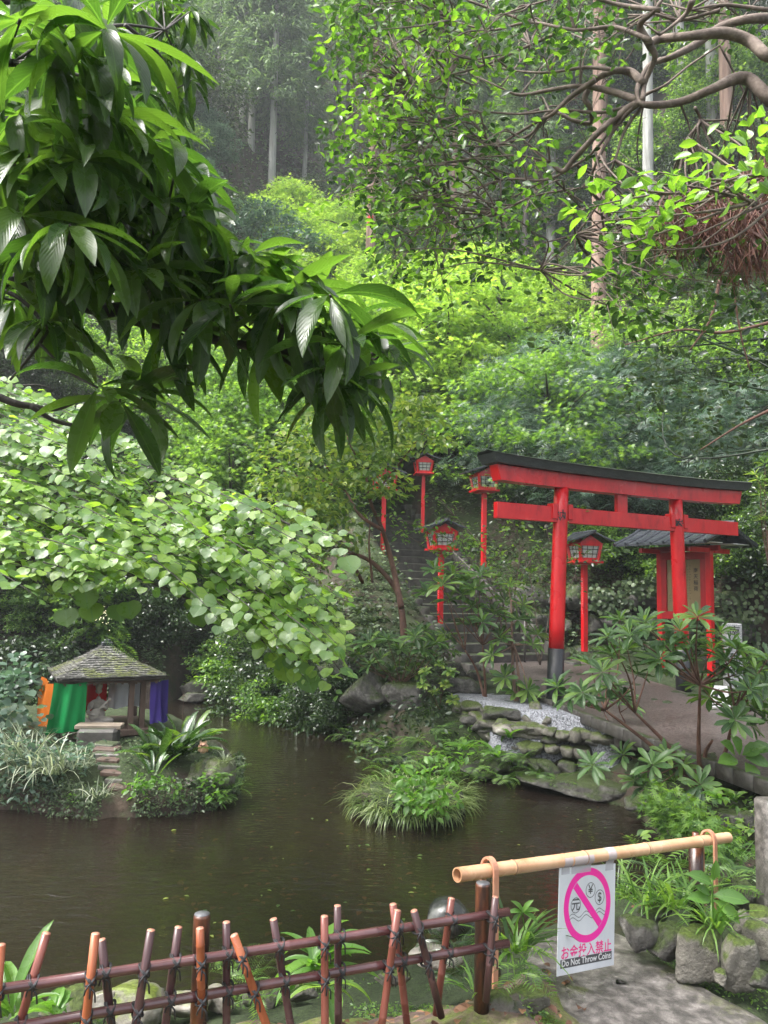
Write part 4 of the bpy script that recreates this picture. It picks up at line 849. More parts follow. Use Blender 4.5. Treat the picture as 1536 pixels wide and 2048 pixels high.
s0, s1 = on_bar(1117), on_bar(1229)
sg = thing('warning_sign', 'white portrait sign with a pink crossed circle hanging from the bamboo pole', 'sign', bA + ax * (s0 + s1) / 2 - Zv * .28)
SW = s1 - s0; Hs = .435; cS = bA + ax * (s0 + s1) / 2 + axn * .004 + Zv * -.036; 
ti = math.radians(-2.2); Us = ax * math.cos(ti) + Zv * math.sin(ti); Vs = -ax * math.sin(ti) + Zv * math.cos(ti); Ns = np.cross(Us, Vs); Ns = Ns if Ns @ (CAM - cS) > 0 else -Ns
Rs = np.stack([Us, -Ns, Vs], 1)
def sp2(x, y): return cS + Us * x * SW + Vs * (-y * Hs)       # x -0.5..0.5, y 0..1 down
b = Buf(); b.box(sp2(0, .5), (SW, .004, Hs), Rs, bevel=.001); b.build('board', M['board'], sg, smooth=False)
F0 = .0024
def ring(buf, cx, cy, r0_, r1_, lift, n=64):
    c = sp2(cx, cy) + Ns * lift; th = np.arange(n) / n * 2 * math.pi
    V = [c + Us * (r * math.cos(t)) + Vs * (r * math.sin(t)) for r in (r0_, r1_) for t in th]; buf.add(V, [(i, (i + 1) % n, n + (i + 1) % n, n + i) for i in range(n)])
RR = SW * .415
b = Buf(); ring(b, .0, .375, RR * .80, RR, F0); c = sp2(0, .375) + Ns * (F0 + .0004); d1 = unit(-Us * .70 + Vs * .71); d2 = np.cross(d1, Ns); w = RR * .10
b.add([c + d1 * RR * .82 + d2 * w, c + d1 * RR * .82 - d2 * w, c - d1 * RR * .82 - d2 * w, c - d1 * RR * .82 + d2 * w], [(0, 1, 2, 3)]); b.build('prohibition_ring', M['pink'], sg, smooth=False)
b = Buf()
for ch, x, y in (('¥', .045, .235), ('$', .21, .315), ('元', -.21, .365)):
    ring(b, x, y, SW * .078, SW * .086, F0 + .0002, 40); text_buf(b, ch, sp2(x, y), Us, Vs, Ns, SW * .145, bold=.012 if ch != '元' else .018, lift=F0 + .0002)
for yy in (.452, .487):
    n = 60; xs_ = np.linspace(-.315, .315, n); V = []
    for i, x in enumerate(xs_):
        if True:
            y = yy - .022 * math.sin((x + .315) / .63 * 2 * math.pi * 2.7 + .2) - (x) * .05
            for k in (-1, 1): V.append(sp2(x, y + k * .0032) + Ns * (F0 + .0001))
    b.add(V, [(2 * i, 2 * i + 2, 2 * i + 3, 2 * i + 1) for i in range(n - 1)])
b.build('symbols', M['greyink'], sg, smooth=False)
b = Buf(); text_buf(b, 'お金投入禁止', sp2(0, .805), Us, Vs, Ns, SW * .150, bold=.016, lift=F0); b.build('japanese_text', M['pinktext'], sg, smooth=False)
b = Buf(); b.box(sp2(0.0, .895) + Ns * .0018, (SW * .90, .0016, Hs * .080), Rs); bar_ = b.build('text_bar', M['greyink'], sg, smooth=False)
b = Buf(); text_buf(b, 'Do Not Throw Coins', sp2(0.0, .893), Us, Vs, Ns, SW * .097, bold=.02, lift=F0 + .0006); b.build('english_text', M['whiteink'], bar_, smooth=False)
for x, w, tp in ((-.40, .14, 0), (-.13, .34, 0), (.38, .15, 1)):
    b = Buf(); p0 = bA + ax * (s0 + (x + .5) * SW); V = []
    prof = [(math.cos(a), math.sin(a)) for a in np.linspace(-1.2, 1.8 if tp else .6, 8)]
    pts = [p0 + (axn * u + Zv * v) * .0285 for u, v in prof]; pts = [sp2(x, .06) + Ns * .003, sp2(x, -.0) + Ns * .003] + pts
    for p in pts: V += [p - ax * w * SW / 2, p + ax * w * SW / 2]
    b.add(V, [(2 * i, 2 * i + 1, 2 * i + 3, 2 * i + 2) for i in range(len(pts) - 1)]); b.build('tape', M['tape'], sg)

# dark pot lying behind the fence
pp3 = W(880, 1880, 3.45); pot = thing('dark_pot', 'round dark mottled stone jar tipped on its side behind the fence post', 'jar', pp3)
Ro = Rz(math.radians(-8)) @ Ry(math.radians(100))
b = Buf(); pc = W(892, 1838, 3.45); prof = [(.001, -.085), (.04, -.083), (.075, -.066), (.098, -.03), (.105, .0), (.098, .04), (.075, .075), (.05, .10), (.038, .125), (.034, .16), (.036, .185), (.040, .20)]
b.lathe(pc, [(r * .92, z) for r, z in prof], 36, R=Ro); b.build('body', M['darkpot'], pot)
b = Buf(); q = pc + Ro @ np.array([0, 0, .19]); b.tube([q, q + [.02, 0, -.02], q + [.03, 0, -.07], q + [.03, 0, -.2]], [.036, .034, .03, .03], 16, smooth=4); b.build('neck', M['darkpot'], pot)
# ------------------------------------------------------------------ rocks
def rock_buf(buf, c, size, seed, sub=3, R=None, cuts=9, rough=.045):
    r = np.random.default_rng(seed); bm = bmesh.new(); bmesh.ops.create_icosphere(bm, subdivisions=sub, radius=1)
    V = np.array([v.co[:] for v in bm.verts]); F = np.array([[v.index for v in f.verts] for f in bm.faces]); bm.free(); V = unit(V)
    n = rdir(cuts, r); h = r.uniform(.55, .98, cuts); n = np.vstack([n, [[0, 0, 1], [0, 0, -1]]]); h = np.append(h, [.8, .7])
    dt = V @ n.T; rad = np.min(np.where(dt > .05, h / np.maximum(dt, .05), 9), axis=1); rad = np.minimum(rad, 1.28)
    ph = r.uniform(0, 6, 6); rad *= 1 + rough * (np.sin(V[:, 0] * 7 + ph[0]) * np.sin(V[:, 1] * 6 + ph[1]) + .6 * np.sin(V[:, 2] * 13 + ph[2]) * np.sin(V[:, 0] * 11 + ph[3]) + .4 * np.sin(V[:, 1] * 23 + ph[4]) * np.sin(V[:, 2] * 19 + ph[5]))
    V = V * rad[:, None] * np.asarray(size) / 2
    if R is None: R = Rz(r.uniform(0, 6))
    buf.add(V @ R.T + c, F)
rs = [100]
def rock(c, size, mat='stone', label='mossy angular rock in the low terrace wall', group=None, sub=3, R=None, cuts=9, name='rock'):
    rs[0] += 1; b = Buf(); rock_buf(b, np.asarray(c, float), size, rs[0], sub, R, cuts); o = b.build(name, M[mat], origin=c)
    return tag(o, label, 'rock', group)
def rock_px(px, py, w, h, d, mat, label, group=None, dep=None, sub=4, rot=None, cuts=9):
    k = d / FPX; s = (w * k * 1.12, (dep or w * k * .9), h * k * 1.15); return rock(W(px, py, d), s, mat, label, group, sub, Rz(rs[0] * 1.7 % .6 - .3) if rot is None else rot, cuts)
# near shore row behind the fence
for i, (px, py, w, h, d, m, lab) in enumerate([(146, 2003, 56, 52, 3.75, 'stone', 'angular grey brown rock at the shore behind the second fence stick'), (100, 2022, 34, 32, 3.7, 'stone', 'small brown rock beside the long green fern leaves'), (203, 2006, 52, 50, 3.8, 'stonepale', 'pale rock split from view by the orange bamboo stick'),
        (279, 2004, 98, 74, 3.85, 'stonepale', 'largest pale rounded rock on the near shore left of the thick post'), (372, 2006, 74, 50, 3.9, 'stonepale', 'pale rock just left of the thick fence post'), (440, 2000, 60, 44, 3.95, 'stonepale', 'pale rock just right of the thick fence post'),
        (528, 1996, 62, 40, 4.0, 'stone', 'brown shore rock behind the leaning orange stick'), (600, 1985, 58, 34, 4.0, 'stone', 'low shore rock half under the strappy plant'), (868, 1912, 84, 46, 3.75, 'stonepale', 'flat white speckled rock under the dark stone jar'), (780, 1955, 60, 30, 3.7, 'stone', 'low mossy rock behind the crossing fence sticks'),
        (983, 2024, 62, 74, 2.85, 'stone', 'upright grey rock at the foot of the right fence post'), (1030, 2036, 58, 52, 2.85, 'stonedark', 'dark squat rock beside the fern at the bottom edge'), (1056, 1998, 72, 46, 3.0, 'stone', 'mossy rock where the fence meets the flat bridge slab'),
        (1276, 1868, 62, 62, 3.45, 'stonedark', 'dark mossy rock first in the row right of the sign'), (1302, 1832, 66, 40, 3.7, 'stonedark', 'flat topped dark rock behind the row right of the sign'), (1338, 1886, 60, 74, 3.4, 'stonedark', 'dark blocky rock second in the row right of the sign'),
        (1402, 1912, 92, 104, 3.3, 'stone', 'biggest brown block in the row right of the sign'), (1469, 1930, 66, 116, 3.2, 'stone', 'tall upright grey rock with a pale spot near the right edge'), (1440, 1956, 30, 30, 3.15, 'stone', 'small wedge rock between the two biggest edging blocks'),
        (1490, 1800, 62, 84, 3.75, 'stonedark', 'smooth rounded grey boulder below the ferns by the granite post'), (1492, 1850, 44, 60, 3.5, 'stone', 'narrow mossy rock in front of the smooth boulder'), (1528, 1885, 66, 72, 3.35, 'stone', 'mossy rock at the right edge below the granite post'), (1530, 1830, 50, 34, 3.5, 'stone', 'flat stone under the granite post at the right edge'),
        (1524, 1960, 40, 40, 3.1, 'stonedark', 'small dark rock at the right edge beside the slab'),
        (1466, 1640, 62, 34, 5.9, 'stonedark', 'dark flat rock above the black gap at the right bank'), (1508, 1645, 50, 44, 5.8, 'stonedark', 'dark rock right of the flat one above the black gap')]):
    rock_px(px, py, w, h, d * (1.05 if px > 1250 and d < 4 else 1), m, lab, sub=4)
# bridge slab
sl = thing('bridge_slab', 'broad flat speckled granite slab with moss along its edges', 'stone slab', W(1280, 1980, 3.4))
poly = np.array(gpz(.53, (1052, 1905), (1080, 1880), (1130, 1862), (1200, 1856), (1250, 1872), (1300, 1905), (1370, 1945), (1440, 1985), (1500, 2012), (1560, 2050), (1600, 2140), (1250, 2180), (1040, 2150), (1035, 2080), (1060, 2010), (1048, 1950)))
pc_ = poly.mean(0); nP_ = 96; th = np.linspace(0, len(poly), nP_ + 1)[:-1]; PP = np.vstack([poly, poly[:1]])
edge = np.array([PP[int(t)] * (1 - t % 1) + PP[int(t) + 1] * (t % 1) for t in th]); 
for _ in range(4): edge = (np.roll(edge, 1, 0) + edge * 2 + np.roll(edge, -1, 0)) / 4
V = []; rings = list(np.linspace(.04, .94, 22)) + [.97, .99, 1.0, 1.0, .99]; zz_ = [0] * 22 + [-.008, -.025, -.05, -.12, -.3]
for t, dz in zip(rings, zz_):
    for p in edge:
        q = pc_ + (p - pc_) * t; V.append((q[0], q[1], .53 + dz + .008 * math.sin(q[0] * 7 + 1) * math.sin(q[1] * 6) + .004 * math.sin(q[0] * 21 + q[1] * 17) + .02 * math.sin(q[0] * 2.2)))
n = nP_; F = [(i * n + j, i * n + (j + 1) % n, (i + 1) * n + (j + 1) % n, (i + 1) * n + j) for i in range(len(rings) - 1) for j in range(n)] + [tuple(range(n))]
b = Buf(); b.add(V, F); b.build('slab', M['slab'], sl)
c = W(1546, 1700, 3.75); b = Buf(); b.box((c[0] + .01, c[1], .98), (.12, .16, .56), Rz(.15), bevel=.012); tag(b.build('granite_post', M['slab'], origin=(c[0], c[1], .7)), 'rough granite bridge post cut off by the right edge', 'post')

# terrace walls
def pl_pts(pts, z, n, jz=0):
    P = np.array(gpz(z, *pts)); L = np.concatenate([[0], np.cumsum(np.linalg.norm(np.diff(P, axis=0), axis=1))]); s = np.linspace(0, L[-1], n)
    return np.stack([np.interp(s, L, P[:, 0]), np.interp(s, L, P[:, 1])], 1)
r = np.random.default_rng(21)
for (pts, z, n, hh, lab, grp, m) in (
        ([(925, 1412), (1010, 1428), (1095, 1440), (1180, 1450), (1265, 1464), (1330, 1490)], .67, 17, .16, 'mossy brown rock along the rim of the upper gravel terrace', 'rocks edging the upper terrace', 'stone'),
        ([(925, 1438), (1010, 1459), (1095, 1471), (1180, 1483), (1265, 1494)], .53, 13, .15, 'grey rock in the lower course of the upper terrace wall', 'rocks in the lower course of the upper terrace', 'stonedark'),
        ([(935, 1430), (1010, 1450), (1095, 1462), (1180, 1474), (1265, 1486)], .60, 18, .15, 'brown rock in the middle of the upper terrace wall', 'rocks in the middle of the upper terrace wall', 'stone'),
        ([(955, 1462), (1010, 1480), (1085, 1498), (1170, 1502), (1260, 1500), (1340, 1512), (1420, 1540)], .40, 19, .17, 'mossy rock along the rim of the lower gravel terrace', 'rocks edging the lower terrace', 'stone'),
        ([(1000, 1508), (1085, 1529), (1170, 1533), (1260, 1531), (1340, 1549)], .24, 13, .16, 'dark damp rock under the lower terrace rim above the water', 'dark rocks under the lower terrace', 'stonedark')):
    for p in pl_pts(pts, z, n):
        s = r.uniform(.8, 1.45); q = h1(*p)
        rock((p[0] + r.uniform(-.04, .04), p[1] + r.uniform(-.05, .05), z + r.uniform(-.03, .02)), (.21 * s, .2 * s, hh * r.uniform(.85, 1.3)), m, lab, grp)
rock_px(1075, 1428, 32, 52, 9.75, 'stone', 'pointed upright brown stone standing on the upper terrace rim')
rock_px(1014, 1432, 70, 34, 9.8, 'stonedark', 'long dark block in the upper terrace wall left of the upright stone')
rock_px(1048, 1460, 90, 28, 9.5, 'stonepale', 'pale flat slab lying between the two gravel terraces')
for (px, py, w, h, d, lab) in [(748, 1385, 110, 100, 11.2, 'big dark mossy boulder on the bank under the light leaved shrub'), (815, 1400, 80, 76, 10.9, 'dark leaning boulder right of the biggest one on the bank'), (700, 1330, 90, 44, 12.0, 'dark boulder under the rhododendron on the far bank'), (860, 1370, 70, 40, 11.2, 'low brown rock beside the curved red stems'), (930, 1370, 66, 34, 11.2, 'mossy rock at the left end of the gravel terrace'),
                               (900, 1340, 60, 34, 11.8, 'rock on the soil beside the path kerb'), (960, 1352, 40, 22, 11.5, 'small pinkish rock beside the gravel terrace'), (1150, 1560, 200, 40, 8.9, 'long mossy ledge rock at the waterline below the terraces'), (980, 1535, 90, 44, 9.3, 'dark ledge rock at the waterline under the ferns'), (1300, 1600, 90, 50, 7.9, 'dark rock at the waterline under the drooping rhododendron'),
                               (1045, 1610, 60, 20, 8.4, 'flat rock just breaking the water below the terraces'), (410, 1370, 70, 40, 15.2, 'grey boulder at the mouth of the dark creek'), (455, 1385, 40, 24, 15.0, 'dark rock in the creek mouth'), (385, 1395, 44, 22, 14.6, 'small wet rock at the creek edge left of the boulder'),
                               (350, 1330, 60, 44, 16.0, 'dark rock up the creek behind the shrine'), (1385, 1545, 44, 30, 6.9, 'rock beside the rhododendron trunk'), (1325, 1500, 40, 28, 7.6, 'rock beside the path kerb above the rhododendron'), (1420, 1515, 30, 20, 6.9, 'small rock by the path kerb near the rhododendron trunk')]:
    rock_px(px, py, w, h, d, 'stonedark', lab, sub=4)
# island rock
rock(W(385, 1562, 7.9), (.50, .42, .40), 'stone', 'pointed moss streaked rock on the islet carrying the owl', sub=4, R=Rz(.3) @ Ry(-.35))
rock(W(432, 1545, 7.95), (.34, .32, .36), 'stone', 'broken brown rock at the right tip of the islet', sub=4)
rock(W(200, 1612, 7.8), (.34, .25, .24), 'stonedark', 'dark rock at the islet waterline below the slab steps', sub=4)
for px, w in ((110, .5), (290, .6), (380, .6), (20, .5)): rock(W(px, 1607, 7.9), (w, .35, .26), 'stonedark', 'dark rock buried under creeping leaves at the islet front', 'rocks under the islet creeper')
# retaining wall boulders behind the notice board
r = np.random.default_rng(33)
for i, xw in enumerate(np.linspace(2.95, 9.2, 15)):
    yw = float(np.interp(xw, [1.5, 3.2, 6, 9, 13], [14.6, 15.6, 15.0, 11.5, 7])) - .12
    for j, zw in enumerate((1.0, 1.65, 2.15)):
        s = r.uniform(.75, 1.1); rock((xw + r.uniform(-.15, .15) + .2 * (j % 2), yw - .12 * (2 - j) + r.uniform(-.06, .06), zw), (.62 * s, .42, .62 * s), 'stonedark', 'mossy boulder in the retaining wall behind the notice board', 'boulders of the retaining wall', sub=3)

# ------------------------------------------------------------------ plants
def vec(x, y, z): return np.array([x, y, z], float)
def fern_buf(b, c, n, L, r, el=(.5, 1.1), tm=None, droop=(.8, 1.6), wid=1.0):
    a = r.uniform(0, 2 * math.pi, n) ; e = r.uniform(*el, n); X = np.stack([np.cos(a) * np.cos(e), np.sin(a) * np.cos(e), np.sin(e)], 1)
    N = np.stack([-np.cos(a) * np.sin(e), -np.sin(a) * np.sin(e), np.cos(e)], 1) + r.normal(size=(n, 3)) * .12
    b.leaves(tm or T_FERN, np.asarray(c) + r.normal(size=(n, 3)) * [.02, .02, 0], X, N, L * r.uniform(.6, 1.15, n), r.uniform(*droop, n), wid=wid * r.uniform(.8, 1.2, n))
def grass_buf(b, c, n, L, R, r, tm=None, el=(.5, 1.45), droop=(.6, 2.0), wid=1.0):
    a = r.uniform(0, 2 * math.pi, n); rr = R * np.sqrt(r.random(n)); a2_ = a + r.normal(size=n) * .5; e = r.uniform(*el, n)
    X = np.stack([np.cos(a2_) * np.cos(e), np.sin(a2_) * np.cos(e), np.sin(e)], 1); N = np.stack([-np.cos(a2_) * np.sin(e), -np.sin(a2_) * np.sin(e), np.cos(e)], 1)
    b.leaves(tm or T_GRASS, np.asarray(c) + np.stack([np.cos(a) * rr, np.sin(a) * rr, 0 * rr], 1), X, N, L * r.uniform(.55, 1.15, n), r.uniform(*droop, n), wid=wid * r.uniform(.7, 1.4, n))
def whorl(b, c, axis, n, L, r, tm=T_RHO, el=(.1, .7), droop=(.1, .6), up=False):
    axis = unit(axis); t = unit(np.cross(axis, [.3, .9, .1])); s = np.cross(axis, t); a = np.arange(n) / n * 2 * math.pi + r.uniform(0, 6) + r.normal(size=n) * .12; e = r.uniform(*el, n)
    rad = np.cos(a)[:, None] * t + np.sin(a)[:, None] * s; X = rad * np.cos(e)[:, None] + axis * np.sin(e)[:, None]; N = -rad * np.sin(e)[:, None] + axis * np.cos(e)[:, None]
    b.leaves(tm, np.asarray(c) + X * .01, X, N + r.normal(size=(n, 3)) * .08, L * r.uniform(.75, 1.1, n), r.uniform(*droop, n))
def clump(b, c, R, n, L, r, tm=T_RH, flat=.35, tilt=.45, droop=.3, out=1.0, wid=None):
    a = r.uniform(0, 2 * math.pi, n); q = r.random(n) ** .5; R = np.broadcast_to(np.asarray(R, float), (3,))
    P = np.stack([np.cos(a) * q * R[0], np.sin(a) * q * R[1], r.normal(size=n) * R[2] * flat - q * q * R[2] * .35], 1)
    X = np.stack([np.cos(a), np.sin(a), -.15 + 0 * a], 1) * out + r.normal(size=(n, 3)) * .55; N = np.tile([0, 0, 1.], (n, 1)) + r.normal(size=(n, 3)) * tilt
    b.leaves(tm, np.asarray(c) + P, X, N, L * r.uniform(.65, 1.2, n), r.uniform(0, 2 * droop, n), wid)
def single(name, buf, mat, label, cat, origin, group=None, kind=None):
    return tag(buf.build(name, M[mat], origin=origin), label, cat, group, kind)

def spread_tree(name, label, cat, base, ht, spread, ncl, nl, leafL, lmat, bark, seed, tm=T_RH, r0_=.09, crown0=.35, flat=.3, clr=.8, lean=(0, 0), group=None, tilt=.45, tiers=True, limbs=9):
    r = np.random.default_rng(seed); t = thing(name, label, cat, base, group); base = np.asarray(base, float)
    top = base + [lean[0], lean[1], ht * .86]; tr = [base + [0, 0, -.35], base + [lean[0] * .2 + r.normal() * .08, lean[1] * .2, ht * .3], base + [lean[0] * .6, lean[1] * .6 + r.normal() * .1, ht * .6], top]
    b = Buf(); b.tube(tr, [r0_, r0_ * .8, r0_ * .5, r0_ * .15], 9, smooth=6); TP, _ = spline(np.array(tr), np.array([1., 1, 1, 1]), 8)
    f = Buf(); C = []
    for i in range(ncl):
        h = crown0 + (1 - crown0) * (i + r.random()) / ncl; a = r.uniform(0, 2 * math.pi); wmax = spread * (math.sin(math.pi * min(1, (h - crown0) / (1 - crown0) * .80 + .20)) ** .6); q = wmax * r.random() ** .45
        c = base + [lean[0] * h + math.cos(a) * q, lean[1] * h + math.sin(a) * q, ht * h]; C.append(c)
        clump(f, c, (clr * r.uniform(.6, 1.2), clr * r.uniform(.6, 1.2), clr * .5), nl, leafL, r, tm, flat, tilt)
    for c in C[::max(1, ncl // limbs)]:
        k = np.argmin(abs(TP[:, 2] - (c[2] - .35 * np.linalg.norm((c - TP[0])[:2])))); s = TP[k]; m = (s + c) / 2 + [0, 0, .12 * ht * .3]; b.tube([s, m, c], [r0_ * .45, r0_ * .28, r0_ * .1], 6, smooth=4)
    b.build('trunk', M[bark], t); f.build('crown', M[lmat], t); return t
def cedar(label, seed, H_=20, c0=5, spread=2.6, r0_=.24, nsp=9000, bark='bark_pale', top=None):
    r = np.random.default_rng(seed); t = thing('cedar_tree', label, 'tree', (0, 0, 0), None); b = Buf(); b.tube([(0, 0, -2), (0, 0, 0), (.05, .05, H_ * .5), (0, 0, H_)], [r0_ * 1.15, r0_, r0_ * .7, .03], 12, smooth=5)
    f = Buf(); nb = 110; per = nsp // nb; bd = Buf()
    for i in range(nb):
        h = c0 + (H_ - c0) * ((i + r.random()) / nb); q = (h - c0) / (H_ - c0); L = spread * (1 - q) ** .7 * r.uniform(.55, 1.1) * min(1, .5 + q * 4); a = r.uniform(0, 2 * math.pi)
        tip = np.array([math.cos(a) * L, math.sin(a) * L, h - .12 * L + r.uniform(-.2, .3)])
        if i % 2 == 0: bd.tube([(0, 0, h), (tip + [0, 0, h]) * .5, tip], [.035, .02, .008], 4)
        n = per; s = r.uniform(.25, 1.05, n) ; P = np.array([0, 0, h]) + (tip - [0, 0, h]) * s[:, None] + r.normal(size=(n, 3)) * np.array([.20, .20, .14]) * (.5 + s[:, None])
        X = np.array([math.cos(a), math.sin(a), -.35]) + r.normal(size=(n, 3)) * .6; N = np.array([0, 0, 1.]) + r.normal(size=(n, 3)) * .6; f.leaves(T_THIN, P, X, N, r.uniform(.28, .55, n), .5)
    n = 14
    for i in range(n):
        h = r.uniform(c0 * .35, c0 * 1.05); a = r.uniform(0, 6.28); L = r.uniform(.4, 1.3); bd.tube([(0, 0, h), (math.cos(a) * L * .6, math.sin(a) * L * .6, h + .1), (math.cos(a) * L, math.sin(a) * L, h - .15)], [.02, .014, .005], 4)
    tr = b.build('trunk', M[bark], t); bd.build('branches', M['bark_dark'], t); f.build('crown', M['L_cedar'], t); return t
PROTO = {}
used = {}
def put(key, loc, scale=1.0, rz=None, label=None, group=None, ht=None):
    r = np.random.default_rng(abs(hash((round(loc[0], 2), round(loc[1], 2)))) % 2 ** 31); o = PROTO[key]
    if used.get(key): o = copy_tree(o)
    used[key] = True; o.location = [float(q) for q in loc]; o.rotation_euler = (0, 0, r.uniform(0, 6.28) if rz is None else rz); s = scale; o.scale = (s, s, s if ht is None else ht)
    if label: o['label'] = label
    if group: o['group'] = group
    return o
def at_ground(px, d, py=1000, dz=0.0):
    p = W(px, py, d); return np.array([p[0], p[1], h1(p[0], p[1]) + dz])
def crown_at(key, px, py, d, hc, label, group, smin=.55, smax=1.7):
    g = at_ground(px, d); z = W(px, py, d)[2]; s = (z - g[2]) / hc; s = min(max(s, smin), smax); put(key, g, s, label=label, group=group)

# prototypes (each stands somewhere in the scene itself)
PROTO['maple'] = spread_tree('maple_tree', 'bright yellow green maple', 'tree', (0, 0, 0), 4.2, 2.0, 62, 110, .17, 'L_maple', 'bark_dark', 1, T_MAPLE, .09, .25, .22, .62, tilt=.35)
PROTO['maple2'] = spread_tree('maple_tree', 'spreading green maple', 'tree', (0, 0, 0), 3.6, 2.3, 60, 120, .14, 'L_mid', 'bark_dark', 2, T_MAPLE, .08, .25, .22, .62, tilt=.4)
PROTO['shrub'] = spread_tree('evergreen_shrub', 'dark evergreen shrub', 'shrub', (0, 0, 0), 2.0, 1.25, 52, 120, .12, 'L_dark', 'bark_dark', 3, T_RH, .035, .12, .5, .42, tilt=.6)
PROTO['shrubm'] = spread_tree('leafy_shrub', 'mid green leafy shrub', 'shrub', (0, 0, 0), 2.0, 1.3, 50, 110, .13, 'L_mid', 'bark_dark', 4, T_ELL, .035, .12, .4, .42, tilt=.55)
PROTO['nandina'] = spread_tree('feathery_shrub', 'blue green feathery shrub', 'shrub', (0, 0, 0), 2.1, 1.35, 46, 46, .24, 'L_blue', 'bark_dark', 5, T_NAND, .03, .15, .35, .45, tilt=.45)
PROTO['pale'] = spread_tree('dogwood_tree', 'pale layered dogwood tree', 'tree', (0, 0, 0), 4.4, 2.1, 50, 110, .15, 'L_blue', 'bark_dark', 6, T_ELL, .08, .25, .16, .7, tilt=.3)
PROTO['cedarA'] = cedar('pale trunked cedar', 11, 20, 5.0, 2.9, .23, 15000, 'bark_pale')
PROTO['cedarB'] = cedar('tall brown cedar', 12, 25, 14.5, 3.0, .24, 9000, 'bark_cedar')
PROTO['cedarC'] = cedar('dark slender cedar', 13, 19, 7.5, 2.3, .19, 8000, 'bark_dark')
PROTO['cedarD'] = cedar('tall pale cedar', 14, 25, 14.5, 3.0, .22, 9000, 'bark_pale')
KIDS.update({o.name: list(o.children) for o in PROTO.values()})

# named cedars
for (px, d, s, key, lab) in [(489, 45, 1.0, 'cedarA', 'pale cedar trunk rising brightest above the yellow green maples'), (469, 46, .95, 'cedarA', 'pale cedar just left of the brightest trunk'), (431, 49, .85, 'cedarA', 'thin pale cedar left of the pair above the maples'), (600, 47, .7, 'cedarA', 'light crowned cedar above the topmost maple'),
        (738, 31, .95, 'cedarB', 'brown cedar trunk with a red paint mark in the middle distance'), (1196, 22, 1.0, 'cedarB', 'large brown cedar trunk rising behind the torii gate'), (1298, 27, .95, 'cedarD', 'pale cedar trunk behind the crossing camellia branches'), (1374, 33, .9, 'cedarD', 'leaning pale cedar beyond the camellia limbs'),
        (1432, 30, 1.0, 'cedarD', 'pale cedar second from the right edge'), (1462, 28, 1.0, 'cedarB', 'brown cedar nearest the right edge'), (1326, 36, .9, 'cedarB', 'brown cedar between the pale trunks'), (1080, 34, .85, 'cedarB', 'brown cedar left of the large trunk'), (905, 33, .7, 'cedarB', 'thin brown cedar above the bright maples')]:
    g = at_ground(px, d, 600, -.2); o = put(key, g, s, label=lab)
    if px == 1374: o.rotation_euler = (0, -.05, 0)
    if px == 738:
        b = Buf(); c = g; zc = W(738, 430, d - .3)[2]; rr = .232
        th = np.linspace(-2.2, -1.2, 7); b.add([(c[0] + rr * math.cos(t), c[1] + rr * math.sin(t), zc + dz + .05 * math.sin(t * 9)) for dz in (-.16, .16) for t in th], [(i, i + 1, 8 + i, 7 + i) for i in range(6)])
        tm_ = b.build('paint_mark', M['red'], origin=g); bpy.context.view_layer.update(); tm_.parent = o; tm_.matrix_parent_inverse = (Matrix.Translation(Vector(g)) @ Matrix.Rotation(o.rotation_euler[2], 4, 'Z') @ Matrix.Scale(s, 4)).inverted()
r = np.random.default_rng(77)
for (px, d) in [(545, 54), (575, 58), (610, 53), (640, 60), (665, 55), (700, 57), (560, 64), (690, 64), (520, 60), (625, 66), (720, 50), (400, 58), (450, 62), (350, 55), (760, 60), (800, 52), (850, 58)]:
    put('cedarC', at_ground(px, d, 400, -.2), r.uniform(.85, 1.15), label='dark slender cedar trunk in the gloom above the maples', group='dark cedars above the maples')
for k in range(40):
    px = r.uniform(-150, 1700); d = r.uniform(44, 88); key = ['cedarA', 'cedarC', 'cedarB'][int(r.integers(0, 3))] if px < 800 else ['cedarC', 'cedarB', 'cedarD'][int(r.integers(0, 3))]
    put(key, at_ground(px, d, 300, -.2), r.uniform(.8, 1.15), label='distant cedar of the misty forest on the upper slope', group='distant forest cedars')
for k in range(18):
    px = r.uniform(850, 1600); d = r.uniform(30, 44); put(['cedarB', 'cedarD', 'cedarC'][k % 3], at_ground(px, d, 500, -.2), r.uniform(.7, 1.0), label='cedar among the trees of the right hand slope', group='cedars of the right slope')
for k in range(10):
    px = r.uniform(-200, 330); d = r.uniform(26, 44); put(['cedarA', 'cedarC'][k % 2], at_ground(px, d, 500, -.2), r.uniform(.7, 1.0), label='cedar of the left slope behind the big drooping leaves', group='cedars of the left slope')
# maples: (px, py of crown middle, depth)
for i, (px, py, d) in enumerate([(565, 335, 38), (520, 410, 35), (640, 405, 36), (690, 440, 34), (585, 450, 33), (480, 440, 36), (650, 490, 31), (730, 560, 27), (560, 540, 29), (660, 600, 25), (760, 610, 24), (850, 600, 24), (940, 590, 25), (1030, 600, 25), (1120, 600, 26), (800, 680, 21), (900, 670, 21), (1000, 660, 22), (700, 690, 21), (600, 650, 23), (500, 600, 26), (400, 560, 28), (300, 600, 27)]):
    crown_at('maple', px, py, d, 2.7, 'bright yellow green maple on the open slope', 'bright maples', .6, 1.35)
for (px, py, d) in [(375, 300, 38), (345, 350, 36), (400, 380, 37), (360, 420, 34), (420, 450, 34), (500, 480, 32), (590, 510, 30)]:
    crown_at('pale', px, py, d, 2.8, 'pale layered dogwood at the left of the bright maples', 'pale dogwoods', .6, 1.4)
